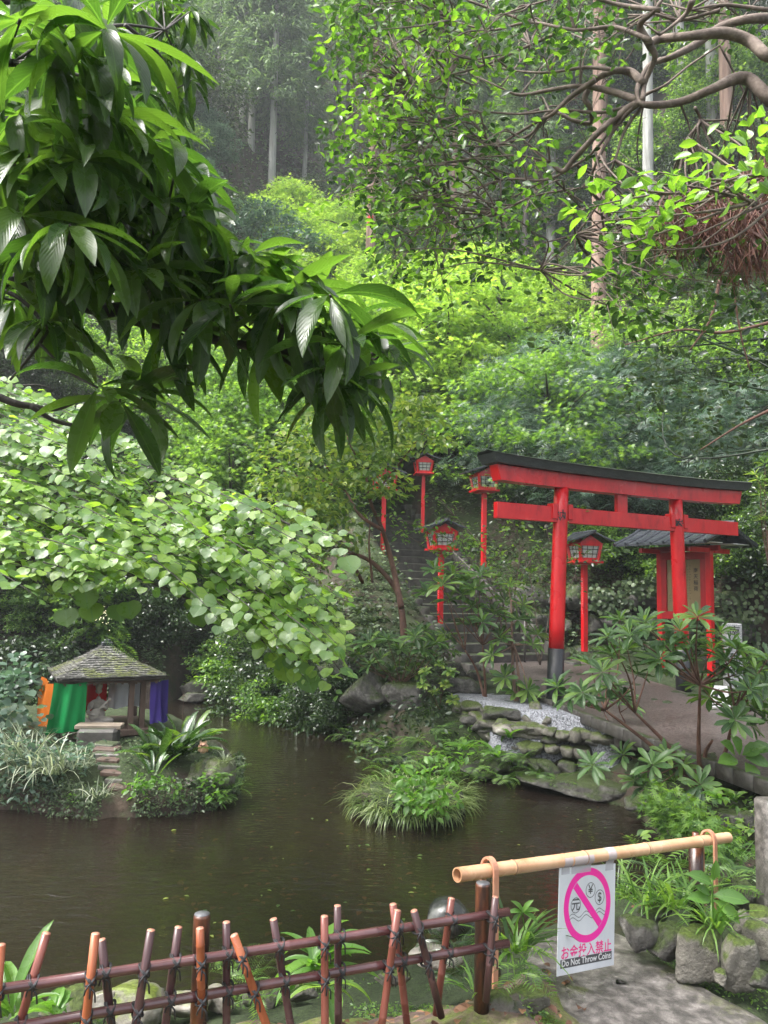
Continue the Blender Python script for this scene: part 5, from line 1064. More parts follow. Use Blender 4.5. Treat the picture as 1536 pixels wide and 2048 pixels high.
for (px, py, d) in [(620, 760, 19), (900, 760, 22), (1020, 720, 21), (740, 780, 22), (520, 760, 20), (420, 800, 20), (980, 820, 22), (840, 800, 23), (680, 840, 22), (460, 880, 18), (330, 720, 22), (200, 760, 20), (100, 700, 22), (20, 640, 24), (250, 650, 25), (1250, 700, 19), (1400, 640, 20), (1500, 720, 17), (1100, 800, 17), (560, 840, 18)]:
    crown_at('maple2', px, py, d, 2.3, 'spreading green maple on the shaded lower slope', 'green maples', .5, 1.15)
for (px, py, d) in [(1110, 700, 19), (1060, 760, 18), (1150, 760, 18), (1040, 900, 19), (1110, 890, 18), (1200, 880, 17), (1300, 920, 17), (1420, 840, 17), (1500, 830, 16), (1360, 900, 17), (1470, 930, 16), (1240, 800, 18), (1330, 800, 18), (790, 420, 34), (830, 480, 32), (1190, 950, 17)]:
    crown_at('nandina', px, py, d, 1.3, 'blue green feathery shrub on the slope above the gate', 'blue green shrubs', .6, 1.6)
r = np.random.default_rng(5)
for row, (py, n) in enumerate([(1240, 13), (1150, 14), (1060, 15), (980, 15), (900, 15), (820, 15), (740, 15), (660, 14), (580, 13), (500, 13), (420, 12), (340, 14), (260, 14), (180, 14), (100, 14), (30, 14)]):
    for k in range(n):
        px = -60 + 1660 * (k + r.random()) / n; q = py + r.uniform(-35, 35); h = hit(px, q, 12.5)
        if h is None: continue
        g, d = h; qq = (g[0] - ST0[0]) * sdirv[0] + (g[1] - ST0[1]) * sdirv[1]; ss_ = abs((g[0] - ST0[0]) * snorm[0] + (g[1] - ST0[1]) * snorm[1])
        if ss_ < 1.9 and -1 < qq < 9.5: continue
        if g[0] > 1 and d < 14.8: continue
        if 640 < px < 1000 and py > 890 and d < 21.5: continue
        if 640 < px < 900 and py > 1000: continue
        if row > 9 and 440 < px < 900: continue
        key = ['shrub', 'shrubm', 'shrub', 'shrubm'][int(r.integers(0, 3 + (row > 8)))]; s = r.uniform(.55, 1.0) * (1 if d > 17 else .6) * (1 + max(0, min(1.6, (d - 22) / 16)))
        put(key, g + [0, 0, -.1], s, label='dark evergreen shrub of the hillside undergrowth' if key == 'shrub' else 'mid green leafy shrub of the hillside undergrowth', group='dark hillside shrubs' if key == 'shrub' else 'green hillside shrubs')
for i, (px, py, d, s) in enumerate([(30, 1350, 13.5, .8), (110, 1330, 14, .8), (0, 1250, 14.5, .9), (170, 1290, 15, .8), (300, 1330, 15.3, .6), (250, 1250, 16, .9), (500, 1360, 13.8, .6), (560, 1370, 13.2, .55), (600, 1340, 13.4, .6), (640, 1390, 12.4, .5), (540, 1300, 14.5, .7), (480, 1290, 15.5, .7), (690, 1420, 11.6, .4), (700, 1380, 11.8, .4), (620, 1290, 13.8, .6), (350, 1220, 16.8, .8), (430, 1230, 16.8, .7), (60, 1180, 16, .9), (150, 1200, 16, .9), (1500, 1150, 14.3, .6), (1545, 1120, 14.0, .8), (1460, 1090, 15.6, .6)]):
    put(['shrub', 'shrubm'][i % 4 == 3], at_ground(px, d, py, -.05), s, label='dark glossy shrub on the far bank of the pond' if px < 1000 else 'dark shrub behind the granite pillar at the right edge', group='shrubs on the far bank' if px < 1000 else 'shrubs behind the granite pillar')

spread_tree('added_shade_tree', 'tall unseen tree added on the left bank so its high crown shades the pond and stairs', 'tree', (-8.2, 7.4, .6), 15.4, 4.1, 110, 100, .20, 'L_mid', 'bark_dark', 321, T_ELL, .24, .76, .3, 1.0, lean=(4.4, .2), tilt=.5, limbs=26)  # tree added out of view, crown placed towards the sun to shade bank and stairs
# undergrowth over the slopes: too many leaves to count
r = np.random.default_rng(9); n = 120000
px = r.uniform(-80, 1620, n); py = r.uniform(330, 1420, n); 
ok = []; D = np.zeros(n)
v = fw[None] + rt[None] * ((px - 768) / FPX)[:, None] + up[None] * ((1024 - py) / FPX)[:, None]
lo = np.full(n, 11.0); found = np.zeros(n, bool); dd = np.full(n, 11.0)
for s_ in np.concatenate([np.arange(11, 24, .25), np.arange(24, 50, .6), np.arange(50, 85, 1.5)]):
    P = CAM + v * s_; below = (P[:, 2] < H(P[:, 0], P[:, 1])) & ~found; dd[below] = s_; found |= below
P = CAM + v * dd[:, None]; sdp = poly_sd(P[:, 0], P[:, 1], POND)
q1 = (P[:, 0] - ST0[0]) * sdirv[0] + (P[:, 1] - ST0[1]) * sdirv[1]; q2 = abs((P[:, 0] - ST0[0]) * snorm[0] + (P[:, 1] - ST0[1]) * snorm[1])
keep = found & (sdp > .1) & ~((q2 < 1.25) & (q1 > -3) & (q1 < 7.3)) & ~((P[:, 0] > 1.0) & (P[:, 1] < 14.6)) 
nzv = np.sin(P[:, 0] * 2.1) * np.sin(P[:, 1] * 1.7 + 1) + .6 * np.sin(P[:, 0] * 5.3 + 2) * np.sin(P[:, 1] * 4.9)
keep &= nzv + r.normal(size=n) * .35 > -.25
P = P[keep]; d_ = dd[keep]; m = len(P); P[:, 2] = H(P[:, 0], P[:, 1]) + r.random(m) ** 2 * .35 * (1 + d_ / 25)
a = r.uniform(0, 6.28, m); X = np.stack([np.cos(a), np.sin(a) - .5, r.uniform(-.4, .3, m)], 1); N = np.stack([r.normal(size=m) * .5, -.3 + r.normal(size=m) * .5, np.ones(m)], 1)
b = Buf(); b.leaves(T_RH, P, X, N, (.05 + .0032 * d_) * r.uniform(.7, 1.3, m), .3); tag(b.build('undergrowth', M['L_ivy']), 'low leafy undergrowth covering the hillside', kind='stuff')
r = np.random.default_rng(19); n = 90000; dist = 24 + 75 * r.random(n) ** .8; px = r.uniform(-120, 1660, n); P = CAM + (fw[None] + rt[None] * ((px - 768) / FPX)[:, None]) * dist[:, None]
nzv = np.sin(P[:, 0] * .9) * np.sin(P[:, 1] * .8 + 1) + .6 * np.sin(P[:, 0] * 2.3 + 2) * np.sin(P[:, 1] * 2.1); P = P[nzv + r.normal(size=n) * .4 > -.1]; m = len(P); dd_ = P[:, 1]; P[:, 2] = H(P[:, 0], P[:, 1]) + r.random(m) ** 1.5 * 1.1
X = np.stack([r.normal(size=m), r.normal(size=m) - .5, r.normal(size=m) * .4], 1); N = np.stack([r.normal(size=m) * .5, -.4 + r.normal(size=m) * .5, np.ones(m)], 1); b = Buf(); b.leaves(T_RH, P, X, N, (.10 + .0042 * dd_) * r.uniform(.7, 1.3, m), .3); tag(b.build('forest_undergrowth', M['L_cedar']), 'dull green brush covering the upper forest floor', kind='stuff')
# creeper on the retaining wall and the mossy mound
r = np.random.default_rng(12); b = Buf(); n = 7000
xw = r.uniform(3.3, 9.0, n); yw = np.interp(xw, [1.5, 3.2, 6, 9, 13], [14.6, 15.6, 15.0, 11.5, 7]) - r.uniform(.32, .50, n); zw = r.uniform(.95, 2.6, n)
k = (np.sin(xw * 3.3) * np.sin(zw * 3.7 + 1) + r.normal(size=n) * .4 > .0) & (xw > 4.2 + .4 * np.sin(zw * 5))
P = np.stack([xw, yw, zw], 1)[k]; m = len(P); X = np.stack([r.normal(size=m), -.2 + 0 * P[:, 0], -.8 + r.normal(size=m) * .4], 1); N = np.stack([r.normal(size=m) * .4 - .3, -np.ones(m), .5 + r.normal(size=m) * .3], 1)
b.leaves(T_HEART, P, X, N, r.uniform(.05, .09, m), .3); tag(b.build('creeper', M['L_ivy']), 'round leaved creeper hanging over the retaining wall', kind='stuff')

# fallen leaves & sunken leaves
b = Buf(); n = 420; px = r.uniform(350, 1330, n); py = r.uniform(1560, 1900, n); P = []
for x, y in zip(px, py):
    p = G(x, y, -.02)
    if poly_sd(p[0], p[1], POND) < -.12 and poly_sd(p[0], p[1], ISL) > .05: P.append((p[0], p[1], r.choice([-.02, -.05, -.03])))
P = np.array(P); m = len(P); a = r.uniform(0, 6.28, m); b.leaves(T_ELL, P, np.stack([np.cos(a), np.sin(a), 0 * a], 1), np.tile([0, 0, 1.], (m, 1)), r.uniform(.04, .085, m), .1)
tag(b.build('sunken_leaves', M['dead']), 'orange brown leaves lying just under the pond surface', kind='stuff')
b = Buf(); P = []
for _ in range(60):
    p = G(r.uniform(300, 1250), r.uniform(1500, 1880), .004)
    if poly_sd(p[0], p[1], POND) < -.1 and poly_sd(p[0], p[1], ISL) > .05 and poly_sd(p[0], p[1], TUFT) > .05: P.append(p)
P = np.array(P); m = len(P); a = r.uniform(0, 6.28, m); b.leaves(T_ELL, P, np.stack([np.cos(a), np.sin(a), 0 * a], 1), np.tile([0, 0, 1.], (m, 1)), r.uniform(.025, .055, m), .05)
tag(b.build('floating_leaves', M['L_yellow']), 'scattered small leaves floating on the pond', kind='stuff')
b = Buf(); P = []
for _ in range(900):
    x, y = r.uniform(.5, 4.2), r.uniform(5.2, 9.5); s = poly_sd(np.array([x]), np.array([y]), POND)[0]
    if .12 < s and x < np.interp(y, [4.6, 6.4, 7.95, 10.5], [3.4, 3.0, 2.68, 2.24]): P.append((x, y, h1(x, y) + .03))
for _ in range(260): 
    x, y = r.uniform(-1.4, 1.1), r.uniform(2.4, 3.7); P.append((x, y, h1(x, y) + .035))
P = np.array(P); m = len(P); a = r.uniform(0, 6.28, m); b.leaves(T_ELL, P, np.stack([np.cos(a), np.sin(a), 0 * a], 1), np.tile([0, 0, 1.], (m, 1)) + r.normal(size=(m, 3)) * .3, r.uniform(.02, .06, m), .4)
tag(b.build('fallen_leaves', M['dead']), 'reddish brown fallen leaves littering the banks', kind='stuff')
# ------------------------------------------------------------------ islet planting
def on(poly, n, r, inset=0.0):
    P = np.array(poly); lo, hi = P.min(0), P.max(0); out = []
    while len(out) < n:
        q = r.uniform(lo, hi, (n * 2, 2)); s = poly_sd(q[:, 0], q[:, 1], poly); out += list(q[s < -inset])
    return np.array(out[:n])
r = np.random.default_rng(40)
# creeping leaves over the island front and the banks
b = Buf(); I = np.array(ISL); n = 14000; q = on(ISL, n, r); s = -poly_sd(q[:, 0], q[:, 1], ISL)
fr = (s < .34) | (r.random(n) < .6); q = q[fr]; s = s[fr]; q = q[(q[:, 1] < 9.0)]; q = q[~((abs(q[:, 0] - np.interp(q[:, 1], [7.4, 8.3], [-2.50, -2.98])) < .16) & (q[:, 1] < 8.45) & (q[:, 1] > 7.3))]; z = H(q[:, 0], q[:, 1]); k = len(q)
cl = .05 * np.sin(q[:, 0] * 9) * np.sin(q[:, 1] * 11)
P = np.stack([q[:, 0] + r.normal(size=k) * .02, q[:, 1] - .04 * r.random(k), np.clip(z + r.random(k) * .07 + cl, .01, 2)], 1); N = np.stack([r.normal(size=k) * .5, -.6 + r.normal(size=k) * .4, np.ones(k)], 1)
b.leaves(T_RH, P, rdir(k, r) * [1, 1, .3], N, r.uniform(.028, .05, k), .3)
# skirt over the front face
a = np.linspace(0, 1, 4200); seg_ = np.array(gp((-100, 1606), (60, 1624), (170, 1640), (300, 1634), (430, 1620), (472, 1590), (478, 1560))); L = np.linspace(0, 1, len(seg_))
P = np.stack([np.interp(a, L, seg_[:, 0]), np.interp(a, L, seg_[:, 1]), r.random(4200) ** .8 * .34], 1); P[:, 1] += .10 * P[:, 2] - .02 + r.normal(size=4200) * .03; P[:, 0] += r.normal(size=4200) * .03
kk = (abs(P[:, 0] + 2.5) > .13) & (np.sin(P[:, 0] * 6) + r.normal(size=4200) > -1.0); P = P[kk]; k = len(P)
b.leaves(T_RH, P, rdir(k, r) * [1, .5, .6] + [0, -.2, -.4], np.stack([r.normal(size=k) * .5, -np.ones(k), .6 + r.normal(size=k) * .4], 1), r.uniform(.026, .046, k), .3)
tag(b.build('ground_cover', M['L_ivy']), 'small round creeping leaves covering the islet and its sides', kind='stuff')

def clumpy(name, mat, label, cat, c, n, L, kind='grass', seed=0, group=None, **kw):
    r = np.random.default_rng(seed); b = Buf()
    if kind == 'grass': grass_buf(b, c, n, L, kw.get('R', .08), r, tm=kw.get('tm'), el=kw.get('el', (.6, 1.5)), droop=kw.get('droop', (.6, 2.0)), wid=kw.get('wid', 1.0))
    elif kind == 'fern': fern_buf(b, c, n, L, r, el=kw.get('el', (.35, 1.1)), droop=kw.get('droop', (.7, 1.5)), tm=kw.get('tm'), wid=kw.get('wid', 1.0))
    return single(name, b, mat, label, cat, c, group)
GI = lambda px, py, z=.42: G(px, py, z)
for i, (px, py, z, n, L, lab) in enumerate([(60, 1535, .42, 80, .55, 'tall pale arching sedge at the left of the islet'), (105, 1545, .42, 70, .46, 'pale sedge clump in front of the orange cloth'), (150, 1535, .45, 50, .36, 'pale sedge clump beside the slab steps'), (20, 1520, .42, 70, .5, 'pale sedge at the left picture edge'), (190, 1592, .30, 34, .24, 'tan dry sedge at the foot of the slab steps')]):
    clumpy('sedge', 'L_palegrass', lab, 'grass clump', GI(px, py, z), n, L, seed=50 + i, R=.13, wid=.9)
# broad blade plant right of the shrine
for i, (px, py, n, L, lab) in enumerate([(312, 1520, 22, .44, 'broad dark bladed plant right of the slab steps'), (350, 1515, 22, .48, 'broad dark bladed plant left of the owl'), (372, 1495, 16, .5, 'broad bladed plant leaning over the owl rock'), (305, 1548, 9, .26, 'low broad bladed plant beside the lowest slabs')]):
    clumpy('aspidistra', 'L_aspi', lab, 'plant', GI(px, py, .45), n, L, seed=60 + i, R=.10, tm=T_STRAP, el=(.6, 1.45), droop=(.4, 1.3), wid=1.0)
# rose / shrub at left of island
b = Buf(); r = np.random.default_rng(70)
for k in range(60):
    p = W(r.uniform(-60, 190), r.uniform(1480, 1600), r.uniform(7.4, 8.2)); clump(b, p, (.16, .12, .10), 22, .075, r, T_ELL, .6, .5)
tag(b.build('rose_bush', M['L_blue'], origin=GI(60, 1570)), 'grey green small leaved bush hanging over the left side of the islet', 'bush')
b = Buf()
for k in range(40):
    p = W(r.uniform(-80, 80), r.uniform(1310, 1440), r.uniform(8.2, 9.6)); clump(b, p, (.2, .15, .12), 14, .085, r, T_HEART, .6, .6)
for k in range(6): b.tube([W(-60, 1430, 9), W(r.uniform(-20, 60), 1400, 9), W(r.uniform(0, 80), r.uniform(1310, 1400), 8.8)], [.01, .007, .003], 5, smooth=5)
tag(b.build('round_leaved_bush', M['L_blue'], origin=W(-60, 1440, 9)), 'grey green round leaved bush left of the orange cloth', 'bush')
b = Buf()
for (px, py, z) in [(290, 1565, .35), (315, 1570, .35), (340, 1578, .3), (270, 1580, .3), (345, 1600, .12), (280, 1605, .12), (430, 1600, .15), (160, 1600, .15), (420, 1565, .3)]:
    c = GI(px, py, z); clump(b, c + [0, 0, .05], (.1, .08, .06), 26, .07, r, T_ELL, .6, .5)
tag(b.build('nettle_patch', M['L_bright'], origin=GI(315, 1570)), 'bright green serrated herbs in front of the slab steps', kind='stuff')
for i, (px, py, d, n, L) in enumerate([(450, 1555, 7.8, 16, .26), (462, 1580, 7.75, 14, .24), (440, 1600, 7.7, 10, .2)]):
    clumpy('fern', 'L_fern', ['bright fern hanging over the right tip of the islet', 'lower fern at the right tip of the islet', 'small fern on the creeper below the owl rock'][i], 'fern', W(px, py, d), n, L, 'fern', 80 + i)
clumpy('sedge', 'L_palegrass', 'small pale sedge tuft right of the owl', 'grass clump', W(448, 1530, 7.9), 60, .22, seed=85, R=.04)
# flower stalk
b = Buf(); p = W(363, 1470, 8.4); b.tube([p - [0, 0, .2], p + [0, 0, .12], W(368, 1382, 8.4)], [.004, .003, .002], 5, smooth=3); clump(b, W(368, 1390, 8.4), (.012, .012, .05), 30, .02, r); tag(b.build('flower_stalk', M['wood'], origin=p), 'thin brown seed stalk standing above the broad bladed plant', 'flower')

# grass tuft islet in the pond
tc_ = np.array(TUFT).mean(0); r = np.random.default_rng(90); b = Buf(); 
for k in range(150):
    q = on(TUFT, 1, r)[0]; out_ = unit(np.append(q - tc_, 0)) if k else vec(1, 0, 0)
    n = 13; aa = r.normal(size=(n, 3)) * .45 + out_ * 1.0; X = aa * [1, 1, 0] + [0, 0, 1.0]; X[:, 2] = r.uniform(.5, 1.5, n); N = -aa * [1, 1, 0] * 1.0 + [0, 0, .7]
    b.leaves(T_GRASS, np.array([q[0], q[1], .10]) + r.normal(size=(n, 3)) * .03, X, N, r.uniform(.18, .36, n), r.uniform(1.2, 2.6, n), wid=r.uniform(.8, 1.5, n))
tf = tag(b.build('sedge_tuft', M['L_grass'], origin=(tc_[0], tc_[1], .1)), 'round tuft of arching variegated sedge standing alone in the pond', 'grass clump')
b = Buf()
for k in range(34):
    px, py = r.uniform(800, 905), r.uniform(1532, 1620); p = W(px, py, r.uniform(6.9, 7.5)); clump(b, p, (.09, .08, .06), 9, .095, r, T_ELL, .6, .5)
for k in range(8): fern_buf(b, W(r.uniform(760, 930), r.uniform(1540, 1600), 7.2), 3, .2, r)
for k, (px, py) in enumerate([(912, 1518), (935, 1507), (900, 1530), (870, 1505), (850, 1512)]): b.tube([W(860, 1580, 7.2), W(px - 10, py + 15, 7.15), W(px, py, 7.1)], [.005, .004, .002], 5, smooth=4); clump(b, W(px, py, 7.1), (.05, .04, .02), 6, .09, r, T_ELL, .5, .4)
tag(b.build('herb_patch', M['L_bright'], origin=(tc_[0], tc_[1], .2)), 'bright broad leaved herbs growing out of the pond sedge tuft', 'herb')

# ------------------------------------------------------------------ bank plants right of the pond
r = np.random.default_rng(95)
BF = [(770, 1475, 10.1, .36), (835, 1460, 10.0, .36), (790, 1500, 9.8, .34), (720, 1470, 10.8, .34), (690, 1450, 11.2, .34), (870, 1490, 9.6, .4), (900, 1470, 9.7, .34), (845, 1510, 9.4, .36), (745, 1510, 10.0, .3), (960, 1520, 9.3, .34), (985, 1495, 9.3, .3), (1040, 1500, 9.1, .36), (1075, 1530, 8.9, .34), (1110, 1545, 8.7, .3), (1010, 1540, 9.0, .3), (940, 1550, 9.1, .26), (905, 1530, 9.3, .32),
      (880, 1440, 10.0, .26), (860, 1400, 10.6, .24), (1250, 1455, 8.8, .2), (1180, 1520, 8.6, .2), (820, 1530, 9.5, .3), (660, 1420, 11.8, .3)]
for i, (px, py, d, L) in enumerate(BF): clumpy('fern', 'L_fern', 'green fern arching on the bank between the pond and the rock terraces', 'fern', W(px, py + 22, d), int(r.integers(10, 18)), L, 'fern', 200 + i, 'ferns on the pond bank')
for i, (px, py, d, L) in enumerate([(930, 1500, 9.2, .3), (995, 1515, 9.0, .32), (1020, 1475, 9.3, .26)]): clumpy('strap_fern', 'L_bright', ['glossy strap leaved fern at the left end of the lower terrace', 'glossy strap leaved fern hanging over the lower terrace wall', 'upright strap leaved fern on the lower terrace rim'][i], 'fern', W(px, py, d), 12, L, 'fern', 240 + i, tm=T_LONG, wid=1.2)
b = Buf()
for k in range(60):
    px = r.uniform(500, 900); py = 1395 + (px - 500) * .28 + r.normal() * 26; d = 2.25 * FPX / (py + 25 - 1182) ; d = min(d, 13.5); clump(b, W(px, py, d), (.22, .16, .14), 22, .09, r, T_ELL, .7, .6)
for k in range(150):
    px = r.uniform(620, 900); py = r.uniform(1240, 1500); h = hit(px, py, 8.5)
    if h is None or h[0][0] > 1.25: continue
    clump(b, h[0] + [0, 0, .07], (.24, .2, .16), 20, .085, r, T_ELL, .7, .6)
tag(b.build('bank_plants', M['L_dark']), 'dark glossy small plants mixed along the shaded waterline', kind='stuff')
b = Buf()
for k in range(10):
    px = r.uniform(860, 980); py = r.uniform(1440, 1535); d = 10.6 - (py - 1420) / 80; clump(b, W(px, py, d), (.14, .12, .1), 14, .085, r, T_ELL, .7, .6)
for k in range(34):
    px = r.uniform(1290, 1530); py = r.uniform(1560, 1680); d = 6.6 - (py - 1560) / 80; clump(b, W(px, py + 10, d), (.09, .08, .05), 9, .07, r, T_ELL, .7, .6)
tag(b.build('bank_herbs', M['L_mid']), 'low green herbs along the right bank of the pond', kind='stuff')

# ------------------------------------------------------------------ rhododendrons
def rhodo(label, base, tips, L, seed, n=(11, 16), stem='bark_brown', tm=T_RHO, mat='L_rhodo', r0_=.02, group=None, name='rhododendron', mids=None):
    r = np.random.default_rng(seed); t = thing(name, label, 'shrub', base, group); s = Buf(); f = Buf(); base = np.asarray(base, float); tips = [np.asarray(q, float) for q in tips]; mids = [np.asarray(q, float) for q in (mids or [])]
    for m in mids: s.tube([base - [0, 0, .1], base * .6 + m * .4 + r.normal(size=3) * .05, m], [r0_, r0_ * .75, r0_ * .4], 7, smooth=5)
    for q in tips:
        src = min(mids, key=lambda m: np.linalg.norm(m - q)) if mids else base; md = src * .45 + q * .55 + r.normal(size=3) * .04 * np.linalg.norm(q - src); md[2] -= .05 * np.linalg.norm(q - src)
        s.tube([src, md, q], [r0_ * .4, r0_ * .28, r0_ * .16], 6, smooth=5)
        ax_ = unit(unit(q - src) * .6 + [0, -.25, .8]); whorl(f, q, ax_, int(r.integers(*n)), L * r.uniform(.85, 1.15), r, tm, el=(-.15, .55), droop=(.0, .6))
        whorl(f, q + ax_ * .012, ax_, 4, L * .7, r, tm, el=(.6, 1.1), droop=(0, .3))
    s.build('stems', M[stem], t); f.build('leaves', M[mat], t); return t
def tp(lst, d, r, j=.35): return [W(px, py, d + r.uniform(-j, j)) for px, py in lst]
r = np.random.default_rng(101)
rhodo('large rhododendron with paired red brown trunks right of the gate', W(1405, 1560, 6.7), tp([(1240, 1240), (1215, 1275), (1255, 1300), (1300, 1262), (1290, 1245), (1330, 1300), (1180, 1330), (1205, 1345), (1225, 1310), (1345, 1285), (1300, 1330), (1345, 1345), (1380, 1320), (1395, 1235), (1440, 1265), (1425, 1300), (1450, 1320), (1475, 1300), (1490, 1330), (1470, 1350), (1510, 1345), (1440, 1355), (1500, 1380), (1530, 1370), (1530, 1400), (1480, 1395), (1455, 1410), (1510, 1420), (1420, 1395), (1400, 1370), (1535, 1320), (1460, 1290), (1275, 1350), (1115, 1375), (1165, 1385), (1180, 1400), (1220, 1375), (1245, 1395), (1140, 1395), (1500, 1450), (1530, 1440), (1470, 1440), (1380, 1290), (1360, 1262), (1260, 1270), (1320, 1320)], 6.7, r, .55), .19, 102, r0_=.026,
      mids=[W(1425, 1480, 6.6), W(1270, 1425, 6.7), W(1400, 1370, 6.5), W(1470, 1420, 6.6), W(1210, 1420, 6.9)])
rhodo('drooping rhododendron sprays hanging over the water at the right bank', W(1390, 1590, 6.6), tp([(1185, 1530), (1245, 1510), (1305, 1530), (1290, 1575), (1365, 1530), (1350, 1565), (1335, 1510), (1385, 1595), (1400, 1570), (1270, 1560)], 6.5, r, .3), .17, 103, r0_=.014, mids=[W(1380, 1520, 6.6)])
rhodo('pale tipped rhododendron spreading low left of the staircase foot', W(800, 1370, 11.0), tp([(700, 1290), (740, 1285), (720, 1310), (775, 1280), (800, 1300), (830, 1275), (845, 1300), (870, 1285), (860, 1320), (815, 1330), (760, 1320), (785, 1345), (890, 1270), (740, 1330), (830, 1350), (895, 1300), (680, 1300), (850, 1262)], 11, r, .4), .24, 104, r0_=.02)
rhodo('slim rhododendron with dark leaves in front of the stairs', W(972, 1395, 10.8), tp([(870, 1140), (905, 1150), (855, 1185), (930, 1165), (950, 1180), (900, 1200), (945, 1215), (985, 1225), (1010, 1205), (965, 1245), (940, 1250), (1000, 1270), (1035, 1240), (925, 1190), (885, 1170), (960, 1150)], 10.6, r, .35), .26, 105, r0_=.022, mids=[W(930, 1300, 10.7), W(965, 1290, 10.6)])
rhodo('single stemmed rhododendron on the gravel left of the torii post', W(1033, 1408, 10.4), tp([(1035, 1385), (1000, 1280), (1065, 1290), (1020, 1170), (1045, 1210), (1010, 1355), (1055, 1380), (985, 1310), (1075, 1270)], 10.4, r, .15), .22, 106, r0_=.028, mids=[W(1028, 1290, 10.4), W(1022, 1200, 10.4)], stem='bark_cedar')
rhodo('many stemmed shrub on the lower terrace beside the path', W(1225, 1478, 8.8), tp([(1205, 1400), (1240, 1395), (1225, 1370), (1260, 1410)], 8.6, r, .2), .16, 107, r0_=.014, mids=[W(1210, 1430, 8.7), W(1240, 1425, 8.7)])
rhodo('yellow green bamboo like shrub at the right edge above the notice board', W(1540, 1150, 12), tp([(1510, 950), (1530, 930), (1520, 990), (1545, 1000), (1525, 1040), (1520, 960), (1550, 970)], 12.5, r, .4), .2, 108, tm=T_LONG, mat='L_yellow')
# tall thin twiggy camellia in front of the stairs
def twiggy(name, label, base, polys, leafL, mat, seed, nleaf=9, tm=T_ELL, r0_=.012, bark='bark_grey', spreadz=.05, origin=None, cat='shrub', clr=.16):
    r = np.random.default_rng(seed); t = thing(name, label, cat, base); s = Buf(); f = Buf()
    for P, rad in polys:
        P = np.array(P); s.tube(P, np.linspace(rad, rad * .25, len(P)), 6, smooth=5); Q, _ = spline(P, np.ones(len(P)), 6); n = len(Q)
        for i in range(int(n * .25), n, 2):
            for kk in range(2):
                a = unit(r.normal(size=3) * [1, 1, .4]); e_ = Q[i] + a * clr * r.uniform(.6, 2.2); s.tube([Q[i], (Q[i] + e_) / 2 + r.normal(size=3) * .01, e_], [rad * .25, rad * .18, rad * .1], 4); clump(f, e_, (clr, clr, spreadz * 2), nleaf, leafL, r, tm, .5, .4)
    s.build('stems', M[bark], t); f.build('leaves', M[mat], t); return t
B0 = W(1028, 1400, 10.6)
twiggy('camellia_shrub', 'airy twiggy shrub with small shiny leaves between stairs and torii', W(1020, 1300, 11.2), [([W(1020, 1300, 11.2), W(980, 1200, 11.3), W(900, 1130, 11.4), W(800, 1060, 11.4)], .016), ([W(1020, 1300, 11.2), W(1000, 1180, 11.3), W(960, 1090, 11.4), W(880, 1000, 11.6)], .014), ([W(1020, 1300, 11.2), W(1030, 1180, 11.2), W(1040, 1090, 11.2), W(1010, 1010, 11.2)], .014), ([W(1000, 1200, 11.2), W(940, 1110, 11.2), W(860, 1060, 11.2), W(770, 1030, 11.2)], .01), ([W(1030, 1180, 11.2), W(1070, 1110, 11.1), W(1130, 1070, 11.0), W(1180, 1020, 11.0)], .009), ([W(1020, 1240, 11.2), W(960, 1150, 11.2), W(930, 1090, 11.2), W(900, 1070, 11.2)], .01)], .08, 'L_mid', 111, nleaf=10, clr=.17)
twiggy('fine_twigged_shrub', 'dark fine leaved shrub crowding the left torii post', W(1085, 1290, 12.4), [([W(1080, 1330, 12.5), W(1070, 1220, 12.6), W(1050, 1120, 12.7), W(1000, 1060, 12.8)], .014), ([W(1080, 1330, 12.5), W(1100, 1220, 12.6), W(1110, 1130, 12.7), W(1090, 1050, 12.7)], .014), ([W(1080, 1330, 12.5), W(1050, 1240, 12.6), W(1010, 1150, 12.8), W(970, 1100, 12.8)], .012), ([W(1100, 1240, 12.5), W(1150, 1150, 12.7), W(1140, 1090, 12.7)], .01)], .08, 'L_dark', 112, nleaf=12, clr=.2)
# curved red brown stem and the light leaved tree behind the pond
ct = thing('small_leafy_tree', 'small tree with light yellow green leaves and red brown forked trunk before the stairs', 'tree', W(808, 1262, 11.6)); s = Buf(); f = Buf(); r = np.random.default_rng(120)
TRK = [([(808, 1275), (803, 1220), (790, 1175), (745, 1125), (700, 1105), (655, 1092)], .055), ([(803, 1215), (785, 1130), (765, 1060), (740, 1000), (730, 930)], .05), ([(765, 1060), (720, 1030), (690, 980), (650, 930)], .03), ([(700, 1105), (660, 1060), (610, 1030), (570, 1000)], .022), ([(740, 1000), (780, 950), (820, 900), (850, 860)], .02), ([(730, 940), (700, 890), (690, 850)], .018), ([(690, 980), (640, 960), (590, 950), (550, 935)], .018), ([(655, 1092), (640, 1150), (650, 1200)], .012), ([(725, 1165), (700, 1110), (690, 1060)], .03), ([(745, 1165), (738, 1090), (742, 1030)], .02)]
for pts, rad in TRK: s.tube([W(px, py, 11.6 + .3 * math.sin(i * 1.3 + px)) for i, (px, py) in enumerate(pts)], np.linspace(rad, rad * .35, len(pts)), 9, smooth=6)
for k in range(235):
    for _ in range(30):
        px, py = r.uniform(530, 880), r.uniform(790, 1110)
        if 560 < py + .0 and (px > 560 or py > 860) and abs(py - (1090 - .55 * (px - 560))) < 230 and not (px > 795 and py > 890) and not (px > 700 and 1010 < py): break
    clump(f, W(px, py, r.uniform(10.6, 12.4)), (.30, .26, .12), 17, .125, r, T_ELL, .3, .35, droop=.5)
for k in range(46):
    px, py = r.uniform(620, 720), r.uniform(1080, 1290); clump(f, W(px - .25 * (py - 1080), py, r.uniform(10.9, 12)), (.2, .2, .12), 12, .10, r, T_ELL, .4, .4)
s.build('trunk', M['bark_brown'], ct); f.build('crown', M['L_yellow'], ct)
